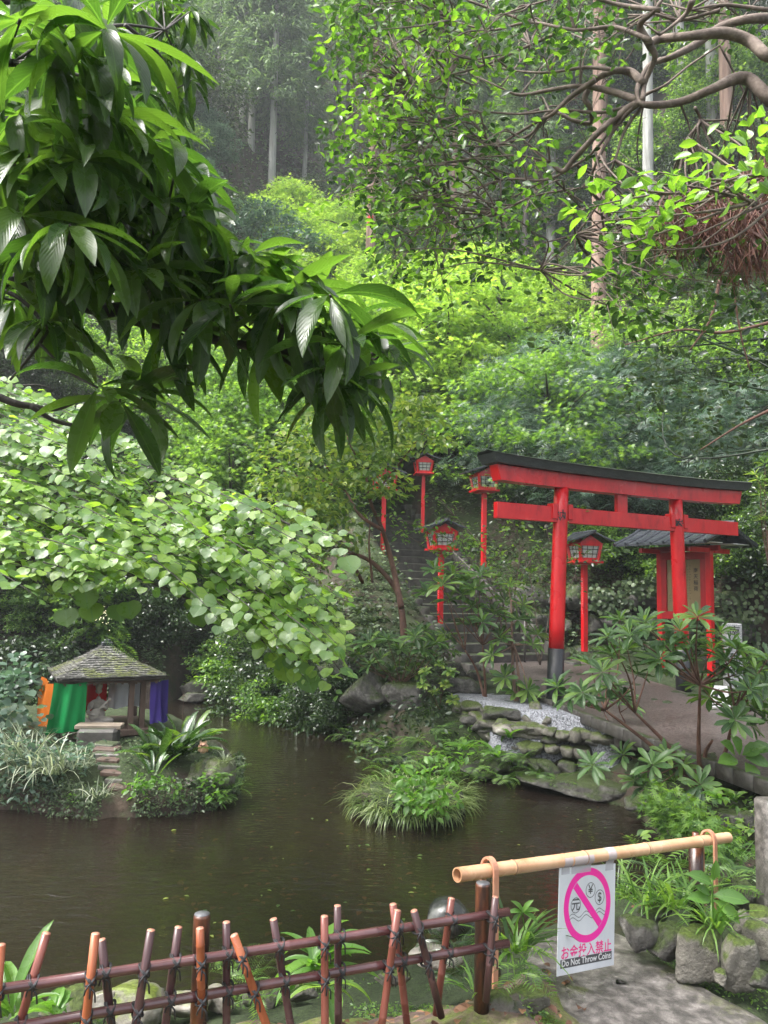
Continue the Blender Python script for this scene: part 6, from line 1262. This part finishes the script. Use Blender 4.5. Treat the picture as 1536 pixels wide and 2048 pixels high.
# stems on the mossy mound
rhodo('thin yellow leaved seedling on the bank above the terraces', W(880, 1420, 10.4), tp([(850, 1345), (880, 1330), (900, 1345), (870, 1385), (845, 1370), (905, 1400), (890, 1370)], 10.3, r, .15), .11, 121, mat='L_yellow', tm=T_ELL, r0_=.008)

# ------------------------------------------------------------------ heart leaved tree over the left of the pond
ht_ = thing('heart_leaved_tree', 'sweeping branches of pale heart shaped wet leaves over the left of the pond', 'tree', W(-260, 1150, 5.2)); s = Buf(); f = Buf(); r = np.random.default_rng(130)
def dsheet(px, py): return 4.5 + 1.3 * np.clip((1150 - py) / 400, -.4, 1) - .15 * px / 700
BR = [[(-200, 1180), (40, 1125), (130, 1060), (230, 1000), (330, 1010), (420, 1060)], [(-200, 1180), (60, 1115), (200, 1075), (330, 1050), (480, 1085), (600, 1140)], [(-150, 1150), (60, 1020), (130, 940), (200, 900)], [(-150, 1150), (0, 1140), (120, 1130), (260, 1150), (400, 1210), (540, 1290), (600, 1330)], [(120, 1060), (250, 1080), (400, 1110), (520, 1180), (640, 1240)], [(200, 1010), (330, 960), (430, 980), (540, 1030), (660, 1090), (700, 1110)], [(-100, 1000), (40, 880), (120, 830), (200, 840)], [(60, 1120), (110, 1160), (150, 1200)], [(-200, 1000), (-40, 800), (60, 770), (110, 780)], [(480, 1085), (560, 1180), (620, 1260), (680, 1340)]]
for i, pts in enumerate(BR):
    s.tube([W(px, py, dsheet(px, py) + .1 * math.sin(j * 2 + i)) for j, (px, py) in enumerate(pts)], np.linspace([.035, .022, .016, .018, .012, .014, .014, .01, .014, .01][i], .003, len(pts)), 8, smooth=8)
top_ = lambda x: np.interp(x, [-80, 0, 100, 250, 380, 450, 560, 640, 690, 720], [740, 760, 800, 890, 960, 985, 1010, 1060, 1120, 1140]); bot_ = lambda x: np.interp(x, [-80, 0, 100, 160, 250, 400, 500, 580, 640, 700], [1130, 1130, 1130, 1150, 1110, 1190, 1260, 1310, 1330, 1345])
def heart_spray(x0, y0, L_, slope, n, big=1.0):
    d0 = float(dsheet(x0, y0)) + r.normal() * .3; sag = r.uniform(.1, .5); pts = [(x0 + L_ * t, y0 + L_ * (slope * t + sag * t * t * .5)) for t in np.linspace(0, 1, 5)]
    T = np.array([W(a, b_, d0 - .12 * k) for k, (a, b_) in enumerate(pts)]); s.tube(T, np.linspace(.0038, .001, 5), 4, smooth=2); Q, _ = spline(T, np.ones(5), 8)
    dirv = unit(T[-1] - T[0]); nrm = unit(np.array([r.normal() * .16, -.30 + r.normal() * .30, 1.0])); side = unit(np.cross(nrm, dirv))
    t = np.linspace(.04, 1, n); idx = (t * (len(Q) - 1)).astype(int); sg = np.where(np.arange(n) % 2 == 0, 1., -1.)
    X = dirv * .55 + side * sg[:, None] * .85 + r.normal(size=(n, 3)) * .25 + [0, 0, -.18]; N = nrm + r.normal(size=(n, 3)) * np.array([.26, .34, .1])
    f.leaves(T_HEART, Q[idx] + side * sg[:, None] * .012 + r.normal(size=(n, 3)) * .012, X, N, big * r.uniform(.042, .084, n) * (1 - .35 * (t > .85)), r.uniform(.0, .9, n), wid=r.uniform(.8, 1.1, n))
cnt = 0
while cnt < 400:
    x = r.uniform(-140, 640); y = r.uniform(730, 1300)
    if not (top_(x) - 6 < y < bot_(x) - 8): continue
    fy = (y - top_(x)) / (bot_(x) - top_(x)); g_ = math.sin(x * .019 + y * .045) * math.sin(y * .03 - x * .012 + 1)
    if g_ < -.05 and r.random() < .85: continue
    if x > 520 and r.random() < .55: continue
    L_ = r.uniform(70, 150); sl = .30 + .55 * fy * (x > 300) + r.normal() * .10
    if x + L_ > 690: L_ = max(30, 690 - x)
    heart_spray(x, y, L_, sl, int(L_ / 7.5)); cnt += 1
for (px, py) in [(130, 1215), (170, 1180), (180, 1205), (235, 1205), (255, 1200), (565, 1325), (610, 1345), (545, 1300), (690, 1110), (395, 1215)]: f.leaves(T_HEART, [W(px, py, 4.3)], [[.3, -.5, -.5]], [[0, -.7, 1]], .13, .3)
for q in (W(-200, 1180, float(dsheet(-200, 1180))), W(-150, 1150, float(dsheet(-150, 1150))), W(-200, 1000, float(dsheet(-200, 1000)))): s.tube([(-3.9, 3.4, .2), (-3.8, 3.5, 1.1), (-3.4, 3.9, 1.9), q], [.09, .07, .05, .03], 10, smooth=6)
s.build('branches', M['bark_dark'], ht_); f.build('leaves', M['L_heart'], ht_)
b = Buf(); c = W(212, 1232, 11.5); 
for k in range(60): 
    q = c + r.normal(size=3) * [.10, .1, .07]; b.leaves(T_RH, [q], rdir(1, r), [[0, -.4, 1]], .035, 0)
tag(b.build('cream_blossom', M['petal'], origin=c), 'small cream flower cluster above the shrine roof', 'flower')
b = Buf()
for (px, py, a_) in [(180, 1255, 2.6), (200, 1270, .2), (230, 1285, .4), (215, 1245, .3), (160, 1262, 2.9)]: 
    X = np.array([[math.cos(a_), -.3, -.25]]); b.leaves(T_FERN, [W(px, py, 8.6)], X, [[0, -.5, 1]], .34, .9)
tag(b.build('pinnate_spray', M['L_mid'], origin=W(200, 1265, 8.6)), 'feathery leaf sprays reaching over the shrine roof', 'plant')

# ------------------------------------------------------------------ camellia tree at the upper right
cm_ = thing('camellia_tree', 'gnarled grey camellia tree whose crooked limbs cross the upper right', 'tree', W(1750, 700, 4.6)); s = Buf(); f = Buf(); fn = Buf(); r = np.random.default_rng(140)
LIMB = [([(1700, 420), (1600, 250), (1536, 195), (1500, 160), (1470, 158), (1420, 180), (1360, 204), (1300, 210), (1275, 203)], .050, 4.5, 4.6), ([(1700, 300), (1600, 130), (1536, 112), (1500, 82), (1450, 66), (1380, 72), (1320, 78), (1300, 90), (1310, 115), (1290, 165), (1285, 200)], .042, 4.4, 4.6), ([(1640, 60), (1560, 40), (1500, 38), (1440, 55), (1390, 90), (1340, 115), (1300, 130), (1275, 175), (1278, 205)], .035, 4.8, 4.6),
        ([(1278, 203), (1240, 230), (1200, 262), (1150, 315), (1125, 342), (1100, 325), (1060, 295)], .027, 4.6, 5.0), ([(1285, 165), (1262, 145), (1230, 142), (1190, 160), (1170, 195), (1180, 215), (1182, 245), (1150, 242), (1100, 225), (1060, 270), (1000, 290), (940, 320)], .024, 4.6, 5.3), ([(1275, 200), (1220, 182), (1160, 172), (1100, 180), (1040, 190), (1000, 175)], .022, 4.6, 5.2), ([(1190, 160), (1140, 195), (1105, 228), (1080, 240), (1030, 270), (990, 295)], .018, 4.7, 5.2),
        ([(1275, 205), (1235, 250), (1200, 310), (1170, 370), (1130, 380), (1060, 395), (1000, 430)], .013, 4.6, 5.1), ([(1280, 205), (1245, 225), (1190, 300), (1150, 330), (1090, 360), (1000, 360), (900, 400)], .012, 4.6, 5.3), ([(1300, 90), (1280, 50), (1310, 20), (1340, -30)], .024, 4.5, 4.3), ([(1385, 0), (1370, 30), (1320, 70)], .02, 4.4, 4.5), ([(1280, 205), (1290, 190), (1330, 170), (1380, 130), (1440, 90)], .012, 4.7, 4.9),
        ([(1270, 210), (1200, 225), (1120, 220), (1040, 228), (960, 225), (880, 240)], .011, 4.7, 5.3), ([(1235, 140), (1170, 135), (1100, 145), (1020, 140), (950, 120)], .012, 4.6, 5.1), ([(1300, 80), (1230, 55), (1150, 60), (1060, 45), (980, 60), (900, 40)], .014, 4.4, 5.0), ([(1320, 20), (1240, 10), (1150, -10), (1060, 10)], .014, 4.3, 4.6), ([(1290, 205), (1250, 260), (1230, 320), (1200, 400), (1150, 470), (1080, 540)], .010, 4.6, 5.0), ([(1390, 215), (1400, 240), (1375, 275)], .010, 4.5, 4.6), ([(1440, 20), (1360, 40), (1290, 30), (1200, 90)], .012, 4.9, 5.0),
        ([(1536, 20), (1450, 10), (1380, 20)], .014, 4.9, 4.9), ([(1150, 50), (1060, 90), (970, 130), (900, 150), (820, 170)], .010, 4.9, 5.3), ([(1060, 45), (960, 10), (880, -20)], .01, 4.9, 5.0)]
ENDS = []
for pts, rad, d0, d1 in LIMB:
    n = len(pts); P = [W(px, py, d0 + (d1 - d0) * i / (n - 1) + .05 * math.sin(i * 2.3)) for i, (px, py) in enumerate(pts)]; s.tube(P, np.linspace(rad, max(rad * .3, .005), n) * (1 + .10 * np.sin(np.arange(n) * 2.1)), 9, smooth=6)
    ENDS += P[n // 3:]
ENDS = np.array(ENDS)
def cam_clump(px, py, d, n, L, buf, rad=.15, twig=True):
    c = W(px, py, d)
    if twig:
        dist = np.linalg.norm(ENDS - c, axis=1) + r.random(len(ENDS)) * .4; q = ENDS[np.argmin(dist)]; m = q * .5 + c * .5 + r.normal(size=3) * .09 * np.linalg.norm(c - q) + [0, 0, .05]
        s.tube([q, m, c], [.0075, .005, .002], 5, smooth=6)
        for _ in range(2): e_ = c + r.normal(size=3) * .12; s.tube([c * .8 + q * .2, e_], [.0025, .001], 4)
    clump(buf, c, (rad, rad, rad * .8), n, L, r, T_ELL, .8, .7)
for k in range(330):
    u = r.random() ** .8; px = 660 + 560 * u + r.normal() * 22; py = r.uniform(-30, 620 - 130 * abs(u - .35))
    if px < 700 + max(0, (py - 330)) * .35 and py > 300: continue
    if 1000 < px and 120 < py < 330 and r.random() < .7: continue
    if px > 1150 and py > 330: continue
    if px > 900 and r.random() < .3: continue
    cam_clump(px, py, r.uniform(4.4, 6.4), int(r.integers(13, 24)), .062, f if r.random() < .74 else fn, .15)
for k in range(120): 
    px = r.uniform(655, 900); py = r.uniform(-30, 560); 
    if py > 420 and px < 760: continue
    cam_clump(px, py, r.uniform(4.6, 6.0), int(r.integers(10, 18)), .062, fn if r.random() < .5 else f, .13)
for k in range(90):
    px = r.uniform(1215, 1560); py = r.uniform(380, 640); cam_clump(px, py, r.uniform(4.0, 5.6), int(r.integers(8, 16)), .07, f, .15)
for k in range(40):
    px = r.uniform(1150, 1560); py = 470 - (px - 1150) * .45 + r.normal() * 34; cam_clump(px, py, r.uniform(3.3, 3.9), 7, .08, fn, .09, twig=False)
for k in range(26):
    px = r.uniform(1300, 1560); py = r.uniform(-20, 60); cam_clump(px, py, r.uniform(5, 6.5), 12, .06, f, .15)
for k in range(14):
    e0 = W(r.uniform(1500, 1600), r.uniform(330, 420), 3.8); e1 = W(r.uniform(1150, 1400), r.uniform(330, 520), 3.6); s.tube([e0, (e0 + e1) / 2 + r.normal(size=3) * .06, e1], [.009, .006, .002], 6, smooth=6)
for q, rr in ((W(1700, 420, 4.5), .052), (W(1700, 300, 4.4), .045), (W(1640, 60, 4.8), .04)): s.tube([(3.2, 4.75, .3), (3.25, 4.75, 1.6), (3.2, 4.7, 2.9), q], [.13, .11, .085, rr], 12, smooth=6)
s.build('branches', M['bark_grey'], cm_); f.build('leaves', M['L_camellia'], cm_); fn.build('young_leaves', M['L_camnew'], cm_)
# dead fronds caught in the branches
b = Buf()
for k in range(150):
    px = r.uniform(1330, 1560); py = r.uniform(330, 520) if px > 1450 else r.uniform(390, 470); c = W(px, py, r.uniform(4.0, 4.5)); n = 16
    b.leaves(T_GRASS, c + r.normal(size=(n, 3)) * .04, np.stack([r.normal(size=n) * .5, r.normal(size=n) * .4, -np.ones(n)], 1), rdir(n, r), r.uniform(.07, .19, n), r.uniform(-1, 1, n), wid=1.6)
for _ in range(10): b.tube([W(r.uniform(1500, 1600), r.uniform(360, 520), 4.2), W(r.uniform(1400, 1480), r.uniform(380, 480), 4.2), W(r.uniform(1330, 1400), r.uniform(380, 470), 4.2)], [.012, .008, .003], 6, smooth=5)
tag(b.build('dead_frond_bundle', M['deadred'], origin=W(1500, 430, 4.2)), 'dark reddish dead fronds caught in the camellia at the right edge', 'dead fronds')
# bare twisting dead vine at right
b = Buf()
for pts in ([(1560, 470), (1500, 490), (1470, 560), (1480, 660), (1500, 740)], [(1560, 640), (1450, 665), (1360, 660), (1250, 690)], [(1540, 820), (1480, 850), (1400, 900)], [(1440, 560), (1420, 640), (1380, 700)]): b.tube([W(px, py, 7.0) for px, py in pts], np.linspace(.018, .006, len(pts)), 6, smooth=6)
tag(b.build('bare_vine', M['bark_brown'], origin=W(1560, 560, 7)), 'bare brown crooked boughs at the right edge below the dead fronds', 'branch')
b = Buf()
for k in range(200):
    px = r.uniform(1080, 1600); py = r.uniform(560, 900); 
    if px < 1230 and py > 700: continue
    if 1155 < px < 1250 or r.random() < .35: continue
    clump(b, W(px, py, r.uniform(8.5, 11.5)), (.35, .3, .22), 20, .10, r, T_ELL, .6, .6)
for k in range(12): y_ = r.uniform(570, 880); b.tube([W(1650, y_ + r.normal() * 60, r.uniform(8.6, 11)), W(r.uniform(1350, 1500), y_ + r.normal() * 40, 9.8), W(r.uniform(1150, 1330), y_ + r.normal() * 60, r.uniform(9, 11))], [.02, .011, .003], 6, smooth=6)
tag(b.build('evergreen_boughs', M['L_dark'], origin=W(1650, 800, 9.5)), 'dark leaved evergreen boughs filling the right side above the gate', 'tree')

# ------------------------------------------------------------------ big leaved tree, upper left
bt = thing('large_leaved_tree', 'near tree with long drooping glossy leaves filling the upper left', 'tree', W(-500, 700, 2.1)); s = Buf(); f = Buf(); r = np.random.default_rng(150)
MB_ = [([(-300, 540), (-60, 565), (60, 562), (110, 590), (170, 612), (220, 625), (290, 645), (365, 652), (430, 680), (500, 692), (560, 700), (640, 722), (720, 715), (765, 700)], .022, 1.9, 2.05), ([(70, 565), (130, 520), (150, 450), (140, 380)], .012, 1.9, 1.9), ([(170, 612), (250, 608), (300, 570), (310, 510)], .010, 1.95, 1.95), ([(210, 622), (280, 615), (340, 640), (400, 640), (470, 640), (520, 680)], .008, 1.95, 2.0), ([(555, 695), (570, 640), (580, 600), (590, 570)], .008, 2.0, 2.0), ([(365, 652), (380, 600), (420, 560), (450, 520)], .008, 2.0, 2.0), ([(540, 700), (600, 740), (660, 770)], .006, 2.0, 2.0), ([(640, 722), (690, 690), (710, 660)], .006, 2.0, 2.0),
       ([(-200, 380), (0, 380), (60, 378), (130, 400)], .012, 1.8, 1.9), ([(-200, 120), (0, 125), (80, 130), (190, 160)], .012, 1.7, 1.9), ([(-100, 620), (0, 580), (80, 640), (50, 700)], .008, 1.9, 1.9), ([(-200, 700), (0, 795), (60, 812), (110, 818), (160, 800), (190, 790)], .012, 2.0, 2.1), ([(60, 812), (120, 845), (200, 850), (270, 815)], .007, 2.0, 2.1), ([(-100, -40), (60, 20), (150, 60), (250, 50), (330, 60)], .011, 2.0, 2.7), ([(110, 590), (100, 650), (70, 700), (20, 760)], .007, 1.9, 1.9), ([(250, 50), (300, 90), (330, 130), (330, 190)], .007, 2.5, 2.8)]
NB = []
for pts, rad, d0, d1 in MB_:
    n = len(pts); P = [W(px, py, d0 + (d1 - d0) * i / (n - 1)) for i, (px, py) in enumerate(pts)]; s.tube(P, np.linspace(rad, max(.003, rad * .3), n), 9, smooth=6); Q, _ = spline(np.array(P), np.ones(n), 4); NB += list(Q[2:])
NB = np.array(NB)
WH = [(40, 40), (130, 20), (210, 60), (60, 130), (150, 110), (100, 190), (190, 150), (40, 230), (130, 250), (210, 230), (60, 310), (160, 320), (250, 290), (230, 350), (110, 400), (40, 430), (190, 420), (280, 380), (330, 400), (370, 430), (300, 460), (230, 470), (150, 500), (60, 500), (0, 350), (-20, 200), (-20, 480), (410, 470), (450, 500), (500, 510), (370, 520), (540, 550), (580, 570), (330, 560), (270, 540), (200, 560), (620, 600), (660, 590), (560, 620), (700, 640), (740, 640), (640, 650), (520, 640), (765, 690), (740, 715), (690, 690), (650, 735), (700, 760), (600, 700), (520, 690), (330, 650), (195, 775), (285, 790), (240, 800), (120, 570), (90, 640), (30, 600), (400, 600), (460, 610), (0, 90), (660, 780), (20, 540), (350, 345), (270, 230), (300, 280), (320, 340), (350, 390), (390, 440), (-10, 300), (10, 410), (320, 480), (250, 420), (140, 450), (80, 350), (430, 550), (480, 560), (560, 590)]
for i, (px, py) in enumerate(WH):
    d = 1.95 + r.uniform(-.28, .28) - (.25 if px < 250 and py < 500 else 0); c = W(px, py, d); q = NB[np.argmin(np.linalg.norm(NB - c, axis=1))]
    s.tube([q, (q + c) / 2 + [0, 0, -.015], c], [.004, .0035, .003], 6, smooth=4)
    airy = (px > 300 and py > 575) or py > 700; n = int(r.integers(7, 11)) if airy else int(r.integers(11, 17)); a = np.arange(n) / n * 6.283 + r.uniform(0, 6) + r.normal(size=n) * .2; e_ = r.uniform(-1.0, .75, n) if airy else r.uniform(-.75, .45, n); X = np.stack([np.cos(a) * np.cos(e_), np.sin(a) * np.cos(e_), np.sin(e_) - .12], 1) + [.22, -.1, 0]; N = np.stack([-np.cos(a) * np.sin(e_), -np.sin(a) * np.sin(e_), np.cos(e_) + .2], 1) + r.normal(size=(n, 3)) * .25
    f.leaves(T_BIG, c + X * .012, X, N, r.uniform(.14, .22, n) * (1.06 if airy else .98), r.uniform(.1, 1.1, n) if airy else r.uniform(.3, 1.6, n), wid=r.uniform(.8, 1.1, n))
for k in range(48):   # farther sprays of the same tree at the top
    px = r.uniform(250, 385); py = r.uniform(-20, 260); c = W(px - (20 if py > 180 else 0), py, r.uniform(2.9, 3.6)); n = 9; a = r.uniform(0, 6.28, n); X = np.stack([np.cos(a), np.sin(a), r.uniform(-1.0, .1, n)], 1); N = np.stack([-np.cos(a) * -.3, -np.sin(a) * -.3, np.ones(n)], 1) + r.normal(size=(n, 3)) * .3
    f.leaves(T_BIG, c, X, N, r.uniform(.11, .16, n), r.uniform(.4, 1.2, n), wid=.8)
    if k % 3 == 0: q = NB[np.argmin(np.linalg.norm(NB - c, axis=1))]; s.tube([q, (q + c) / 2, c], [.004, .003, .002], 5, smooth=3)
for k in range(70):
    px = r.uniform(-40, 300); py = r.uniform(-20, 560); c = W(px, py, r.uniform(2.6, 3.8)); n = 9; a = r.uniform(0, 6.28, n); X = np.stack([np.cos(a), np.sin(a), r.uniform(-1.0, .3, n)], 1); N = np.stack([0 * a, 0 * a - .2, np.ones(n)], 1) + r.normal(size=(n, 3)) * .35
    f.leaves(T_BIG, c, X, N, r.uniform(.13, .19, n), r.uniform(.4, 1.2, n), wid=.9)
for q in (W(-300, 540, 1.9), W(-200, 380, 1.8), W(-200, 120, 1.7), W(-200, 700, 2.0), W(-100, -40, 2.0)): s.tube([(-2.6, 1.3, .4), (-2.55, 1.35, 1.9), (-2.1, 1.5, 2.8), q], [.10, .08, .045, .014], 10, smooth=6)
s.build('branches', M['bark_dark'], bt); f.build('leaves', M['L_big'], bt)

# ------------------------------------------------------------------ foreground plants
clumpy('hart_tongue_fern', 'L_bright', 'strappy bright green fern at the lower left corner behind the first sticks', 'fern', W(22, 2030, 3.0), 12, .30, 'fern', 160, tm=T_STRAP, el=(.7, 1.45), droop=(.2, 1.0), wid=.8)
clumpy('leafy_plant', 'L_bright', 'broad leaved seedling between the leftmost fence sticks', 'plant', W(110, 2030, 3.3), 9, .2, 'fern', 161, tm=T_ELL, wid=.6)
clumpy('strappy_plant', 'L_bright', 'long leaved plant behind the middle fence sticks', 'plant', W(632, 1935, 3.3), 22, .27, 'fern', 162, tm=T_LONG, el=(-.2, 1.0), droop=(.6, 1.6), wid=.9)
clumpy('strappy_plant', 'L_mid', 'smaller long leaved plant hanging near the middle fence sticks', 'plant', W(655, 1980, 3.1), 9, .22, 'fern', 163, tm=T_LONG, el=(-.3, .6), droop=(.8, 1.6))
for i, (px, py, d, n, L, m, lab) in enumerate([(1030, 1945, 3.1, 14, .19, 'L_fern', 'bright fern right of the tall fence post'), (1062, 2010, 3.05, 9, .12, 'L_fern', 'small fern hanging over the slab edge'), (1090, 2045, 2.95, 9, .12, 'L_fern', 'small fern low at the bottom edge by the slab'), (1475, 1720, 4.4, 12, .34, 'L_fern', 'tall fern right of the pole end'), (1510, 1760, 4.2, 12, .34, 'L_fern', 'tall fern by the granite post'), (1330, 1750, 4.3, 14, .30, 'L_fern', 'arching fern behind the middle of the pole'), (1440, 1790, 3.9, 12, .24, 'L_fern', 'fern behind the right hoop'), (500, 1960, 3.6, 16, .16, 'L_fern', 'small lacy fern right of the thick fence post'), (460, 1925, 3.9, 12, .16, 'L_fern', 'low lacy fern at the shore right of the thick post'), (905, 1900, 3.25, 18, .16, 'L_dark', 'dark lacy fern under the stone jar'), (925, 1960, 3.1, 16, .15, 'L_dark', 'dark lacy fern at the foot of the right fence post'), (520, 2000, 3.3, 12, .15, 'L_fern', 'lacy fern low behind the leaning orange stick')]):
    clumpy('fern', m, lab, 'fern', W(px, py, d), n, L, 'fern', 170 + i)
for i, (px, py, d, n, L, R_, lab) in enumerate([(1028, 1900, 3.3, 60, .26, .05, 'bright grass tuft right of the tall fence post'), (1290, 1800, 3.9, 60, .26, .07, 'spreading grass tuft just right of the sign'), (1350, 1810, 3.8, 60, .28, .07, 'grass tuft in the middle of the rock edged bed'), (1430, 1850, 3.5, 50, .22, .05, 'fine grass tuft over the tall grey rock'), (950, 1985, 2.9, 14, .18, .03, 'thin grass blades left of the right fence post'), (1240, 1790, 4.2, 40, .24, .06, 'grass tuft behind the sign'), (1395, 1800, 3.8, 30, .2, .05, 'grass tuft below the large bright leaves')]):
    clumpy('grass_tuft', 'L_mid', lab, 'grass', W(px, py, d), n, L, seed=190 + i, R=R_, tm=T_GRASS, wid=1.7, el=(.5, 1.4))
b = Buf(); r = np.random.default_rng(200); c = W(1425, 1830, 3.5); b.tube([W(1428, 1870, 3.5), W(1425, 1800, 3.5), W(1424, 1760, 3.5)], [.005, .004, .003], 6, smooth=3)
for (px, py, dx, dz, L) in [(1424, 1768, -.9, .55, .14), (1426, 1760, .05, .8, .10), (1426, 1790, 1.0, .05, .16), (1422, 1800, -.8, .25, .13), (1430, 1800, .7, -.5, .14), (1428, 1815, .25, -1, .12), (1420, 1790, -.6, .5, .1), (1432, 1810, .5, -.8, .1)]:
    b.leaves(T_ELL, [W(px, py, 3.5)], [[dx, -.35, dz]], [[-.2 * dx, -.8, .7]], L, .5, wid=.8)
tag(b.build('broadleaf_plant', M['L_bright'], origin=c), 'plant with large bright ribbed leaves below the right hoop', 'plant')
b = Buf(); b.tube([W(1050, 1860, 3.3), W(1045, 1830, 3.3), W(1046, 1815, 3.3)], [.003, .002, .002], 5)
for dx, dz in ((-.8, .3), (-.5, .9), (.3, .8), (.9, .5), (.8, -.2), (-.9, -.5)): b.leaves(T_ELL, [W(1046, 1825, 3.3)], [[dx, -.3, dz]], [[0, -.6, 1]], .075, .8, wid=.6)
tag(b.build('seedling', M['L_bright'], origin=W(1046, 1850, 3.3)), 'slender bright seedling at the water edge left of the sign', 'plant')
b = Buf()
for k in range(120):
    px = r.uniform(1300, 1460); py = 1585 + (px - 1300) * .72 + r.normal() * 20; clump(b, W(px, py, 5.6 - (px - 1300) / 160), (.10, .09, .06), 11, .085, r, T_MAPLE, .5, .5)
for k in range(6): p = W(1300 + 25 * k, 1600 + 18 * k, 5.4 - .15 * k); b.tube([W(1470, 1760, 4.5), W(1400, 1660, 4.9), p], [.008, .005, .002], 5, smooth=5)
tag(b.build('trailing_shrub', M['L_fern'], origin=W(1470, 1760, 4.5)), 'bright lobed leaves trailing over the water behind the pole end', 'shrub')
for (px, py, d, L, lab) in [(1480, 1510, 6.3, .2, 'large veined leaves at the path edge right of the rhododendron trunk')]:
    b = Buf()
    for dx, dz, ox, oy in ((-.3, .8, 0, 0), (.6, .5, 5, 0), (.9, -.1, 10, 5), (.3, -.6, 10, 15), (-.8, .1, -5, 10), (-.5, .6, -10, 0), (.8, .3, 15, -10)): b.leaves(T_ELL, [W(px + ox, py + oy, d)], [[dx, -.4, dz]], [[0, -.7, .8]], L, .5, wid=1.25)
    tag(b.build('leafy_plant', M['L_bright'], origin=W(px, py + 30, d)), lab, 'plant')
clumpy('leafy_plant', 'L_bright', 'bright star shaped seedling on the leaf litter under the rhododendron', 'plant', W(1435, 1600, 5.9), 9, .16, 'fern', 210, tm=T_ELL, wid=.7)
clumpy('leafy_plant', 'L_mid', 'dark leafy seedling beside the flat dark rock at the right bank', 'plant', W(1470, 1600, 6.1), 12, .15, 'fern', 211, tm=T_ELL, wid=.8)
# moss and creeping plants on the near ground
b = Buf(); P = []
n = 30000; x = r.uniform(-2.2, 2.6, n); y = r.uniform(2.2, 4.6, n); sdp = poly_sd(x, y, POND); nz_ = np.sin(x * 4.1 + 1) * np.sin(y * 3.7) + .5 * np.sin(x * 9 + y * 5)
k = (sdp > .02) & ((nz_ > .6) | (sdp < .3)) & ~((x > .75) & (y < 3.5) & (x < 2.2)); x, y = x[k], y[k]; m = len(x)
P = np.stack([x, y, H(x, y) + r.random(m) * .03], 1); b.leaves(T_RH, P, rdir(m, r) * [1, 1, .4], np.stack([r.normal(size=m) * .4, -.3 + r.normal(size=m) * .4, np.ones(m)], 1), r.uniform(.012, .026, m), .3); tag(b.build('moss', M['L_fern']), 'moss and tiny creeping leaves on the near shore', kind='stuff')
# plants on the wall top
for i, px in enumerate([1215, 1235, 1255, 1300, 1330, 1180, 1470, 1500]): 
    c = W(px, 1085 + 10 * (i % 3), 15.6); clumpy('fern', 'L_aspi' if i % 2 == 0 else 'L_fern', 'long leaved fern sprouting from the top of the retaining wall', 'fern', c + [0, 0, -.1], 16, .65, 'fern', 300 + i, 'ferns on the retaining wall', tm=T_LONG if i % 2 == 0 else T_FERN, wid=1.1)

# ------------------------------------------------------------------ mist in the far forest
b = Buf(); b.box((0, 60, 48), (190, 160, 104)); hz = tag(b.build('haze', None or M['ink'], smooth=False), 'thin pale mist hanging in the valley air', kind='stuff')
m, n, l = new_mat('haze_air'); v = node(n, 'ShaderNodeVolumePrincipled', Density=.0015); v.inputs['Color'].default_value = (.88, .94, .96, 1); v.inputs['Anisotropy'].default_value = .2
o = n.new('ShaderNodeOutputMaterial'); l.new(v.outputs[0], o.inputs['Volume']); hz.data.materials.clear(); hz.data.materials.append(m)
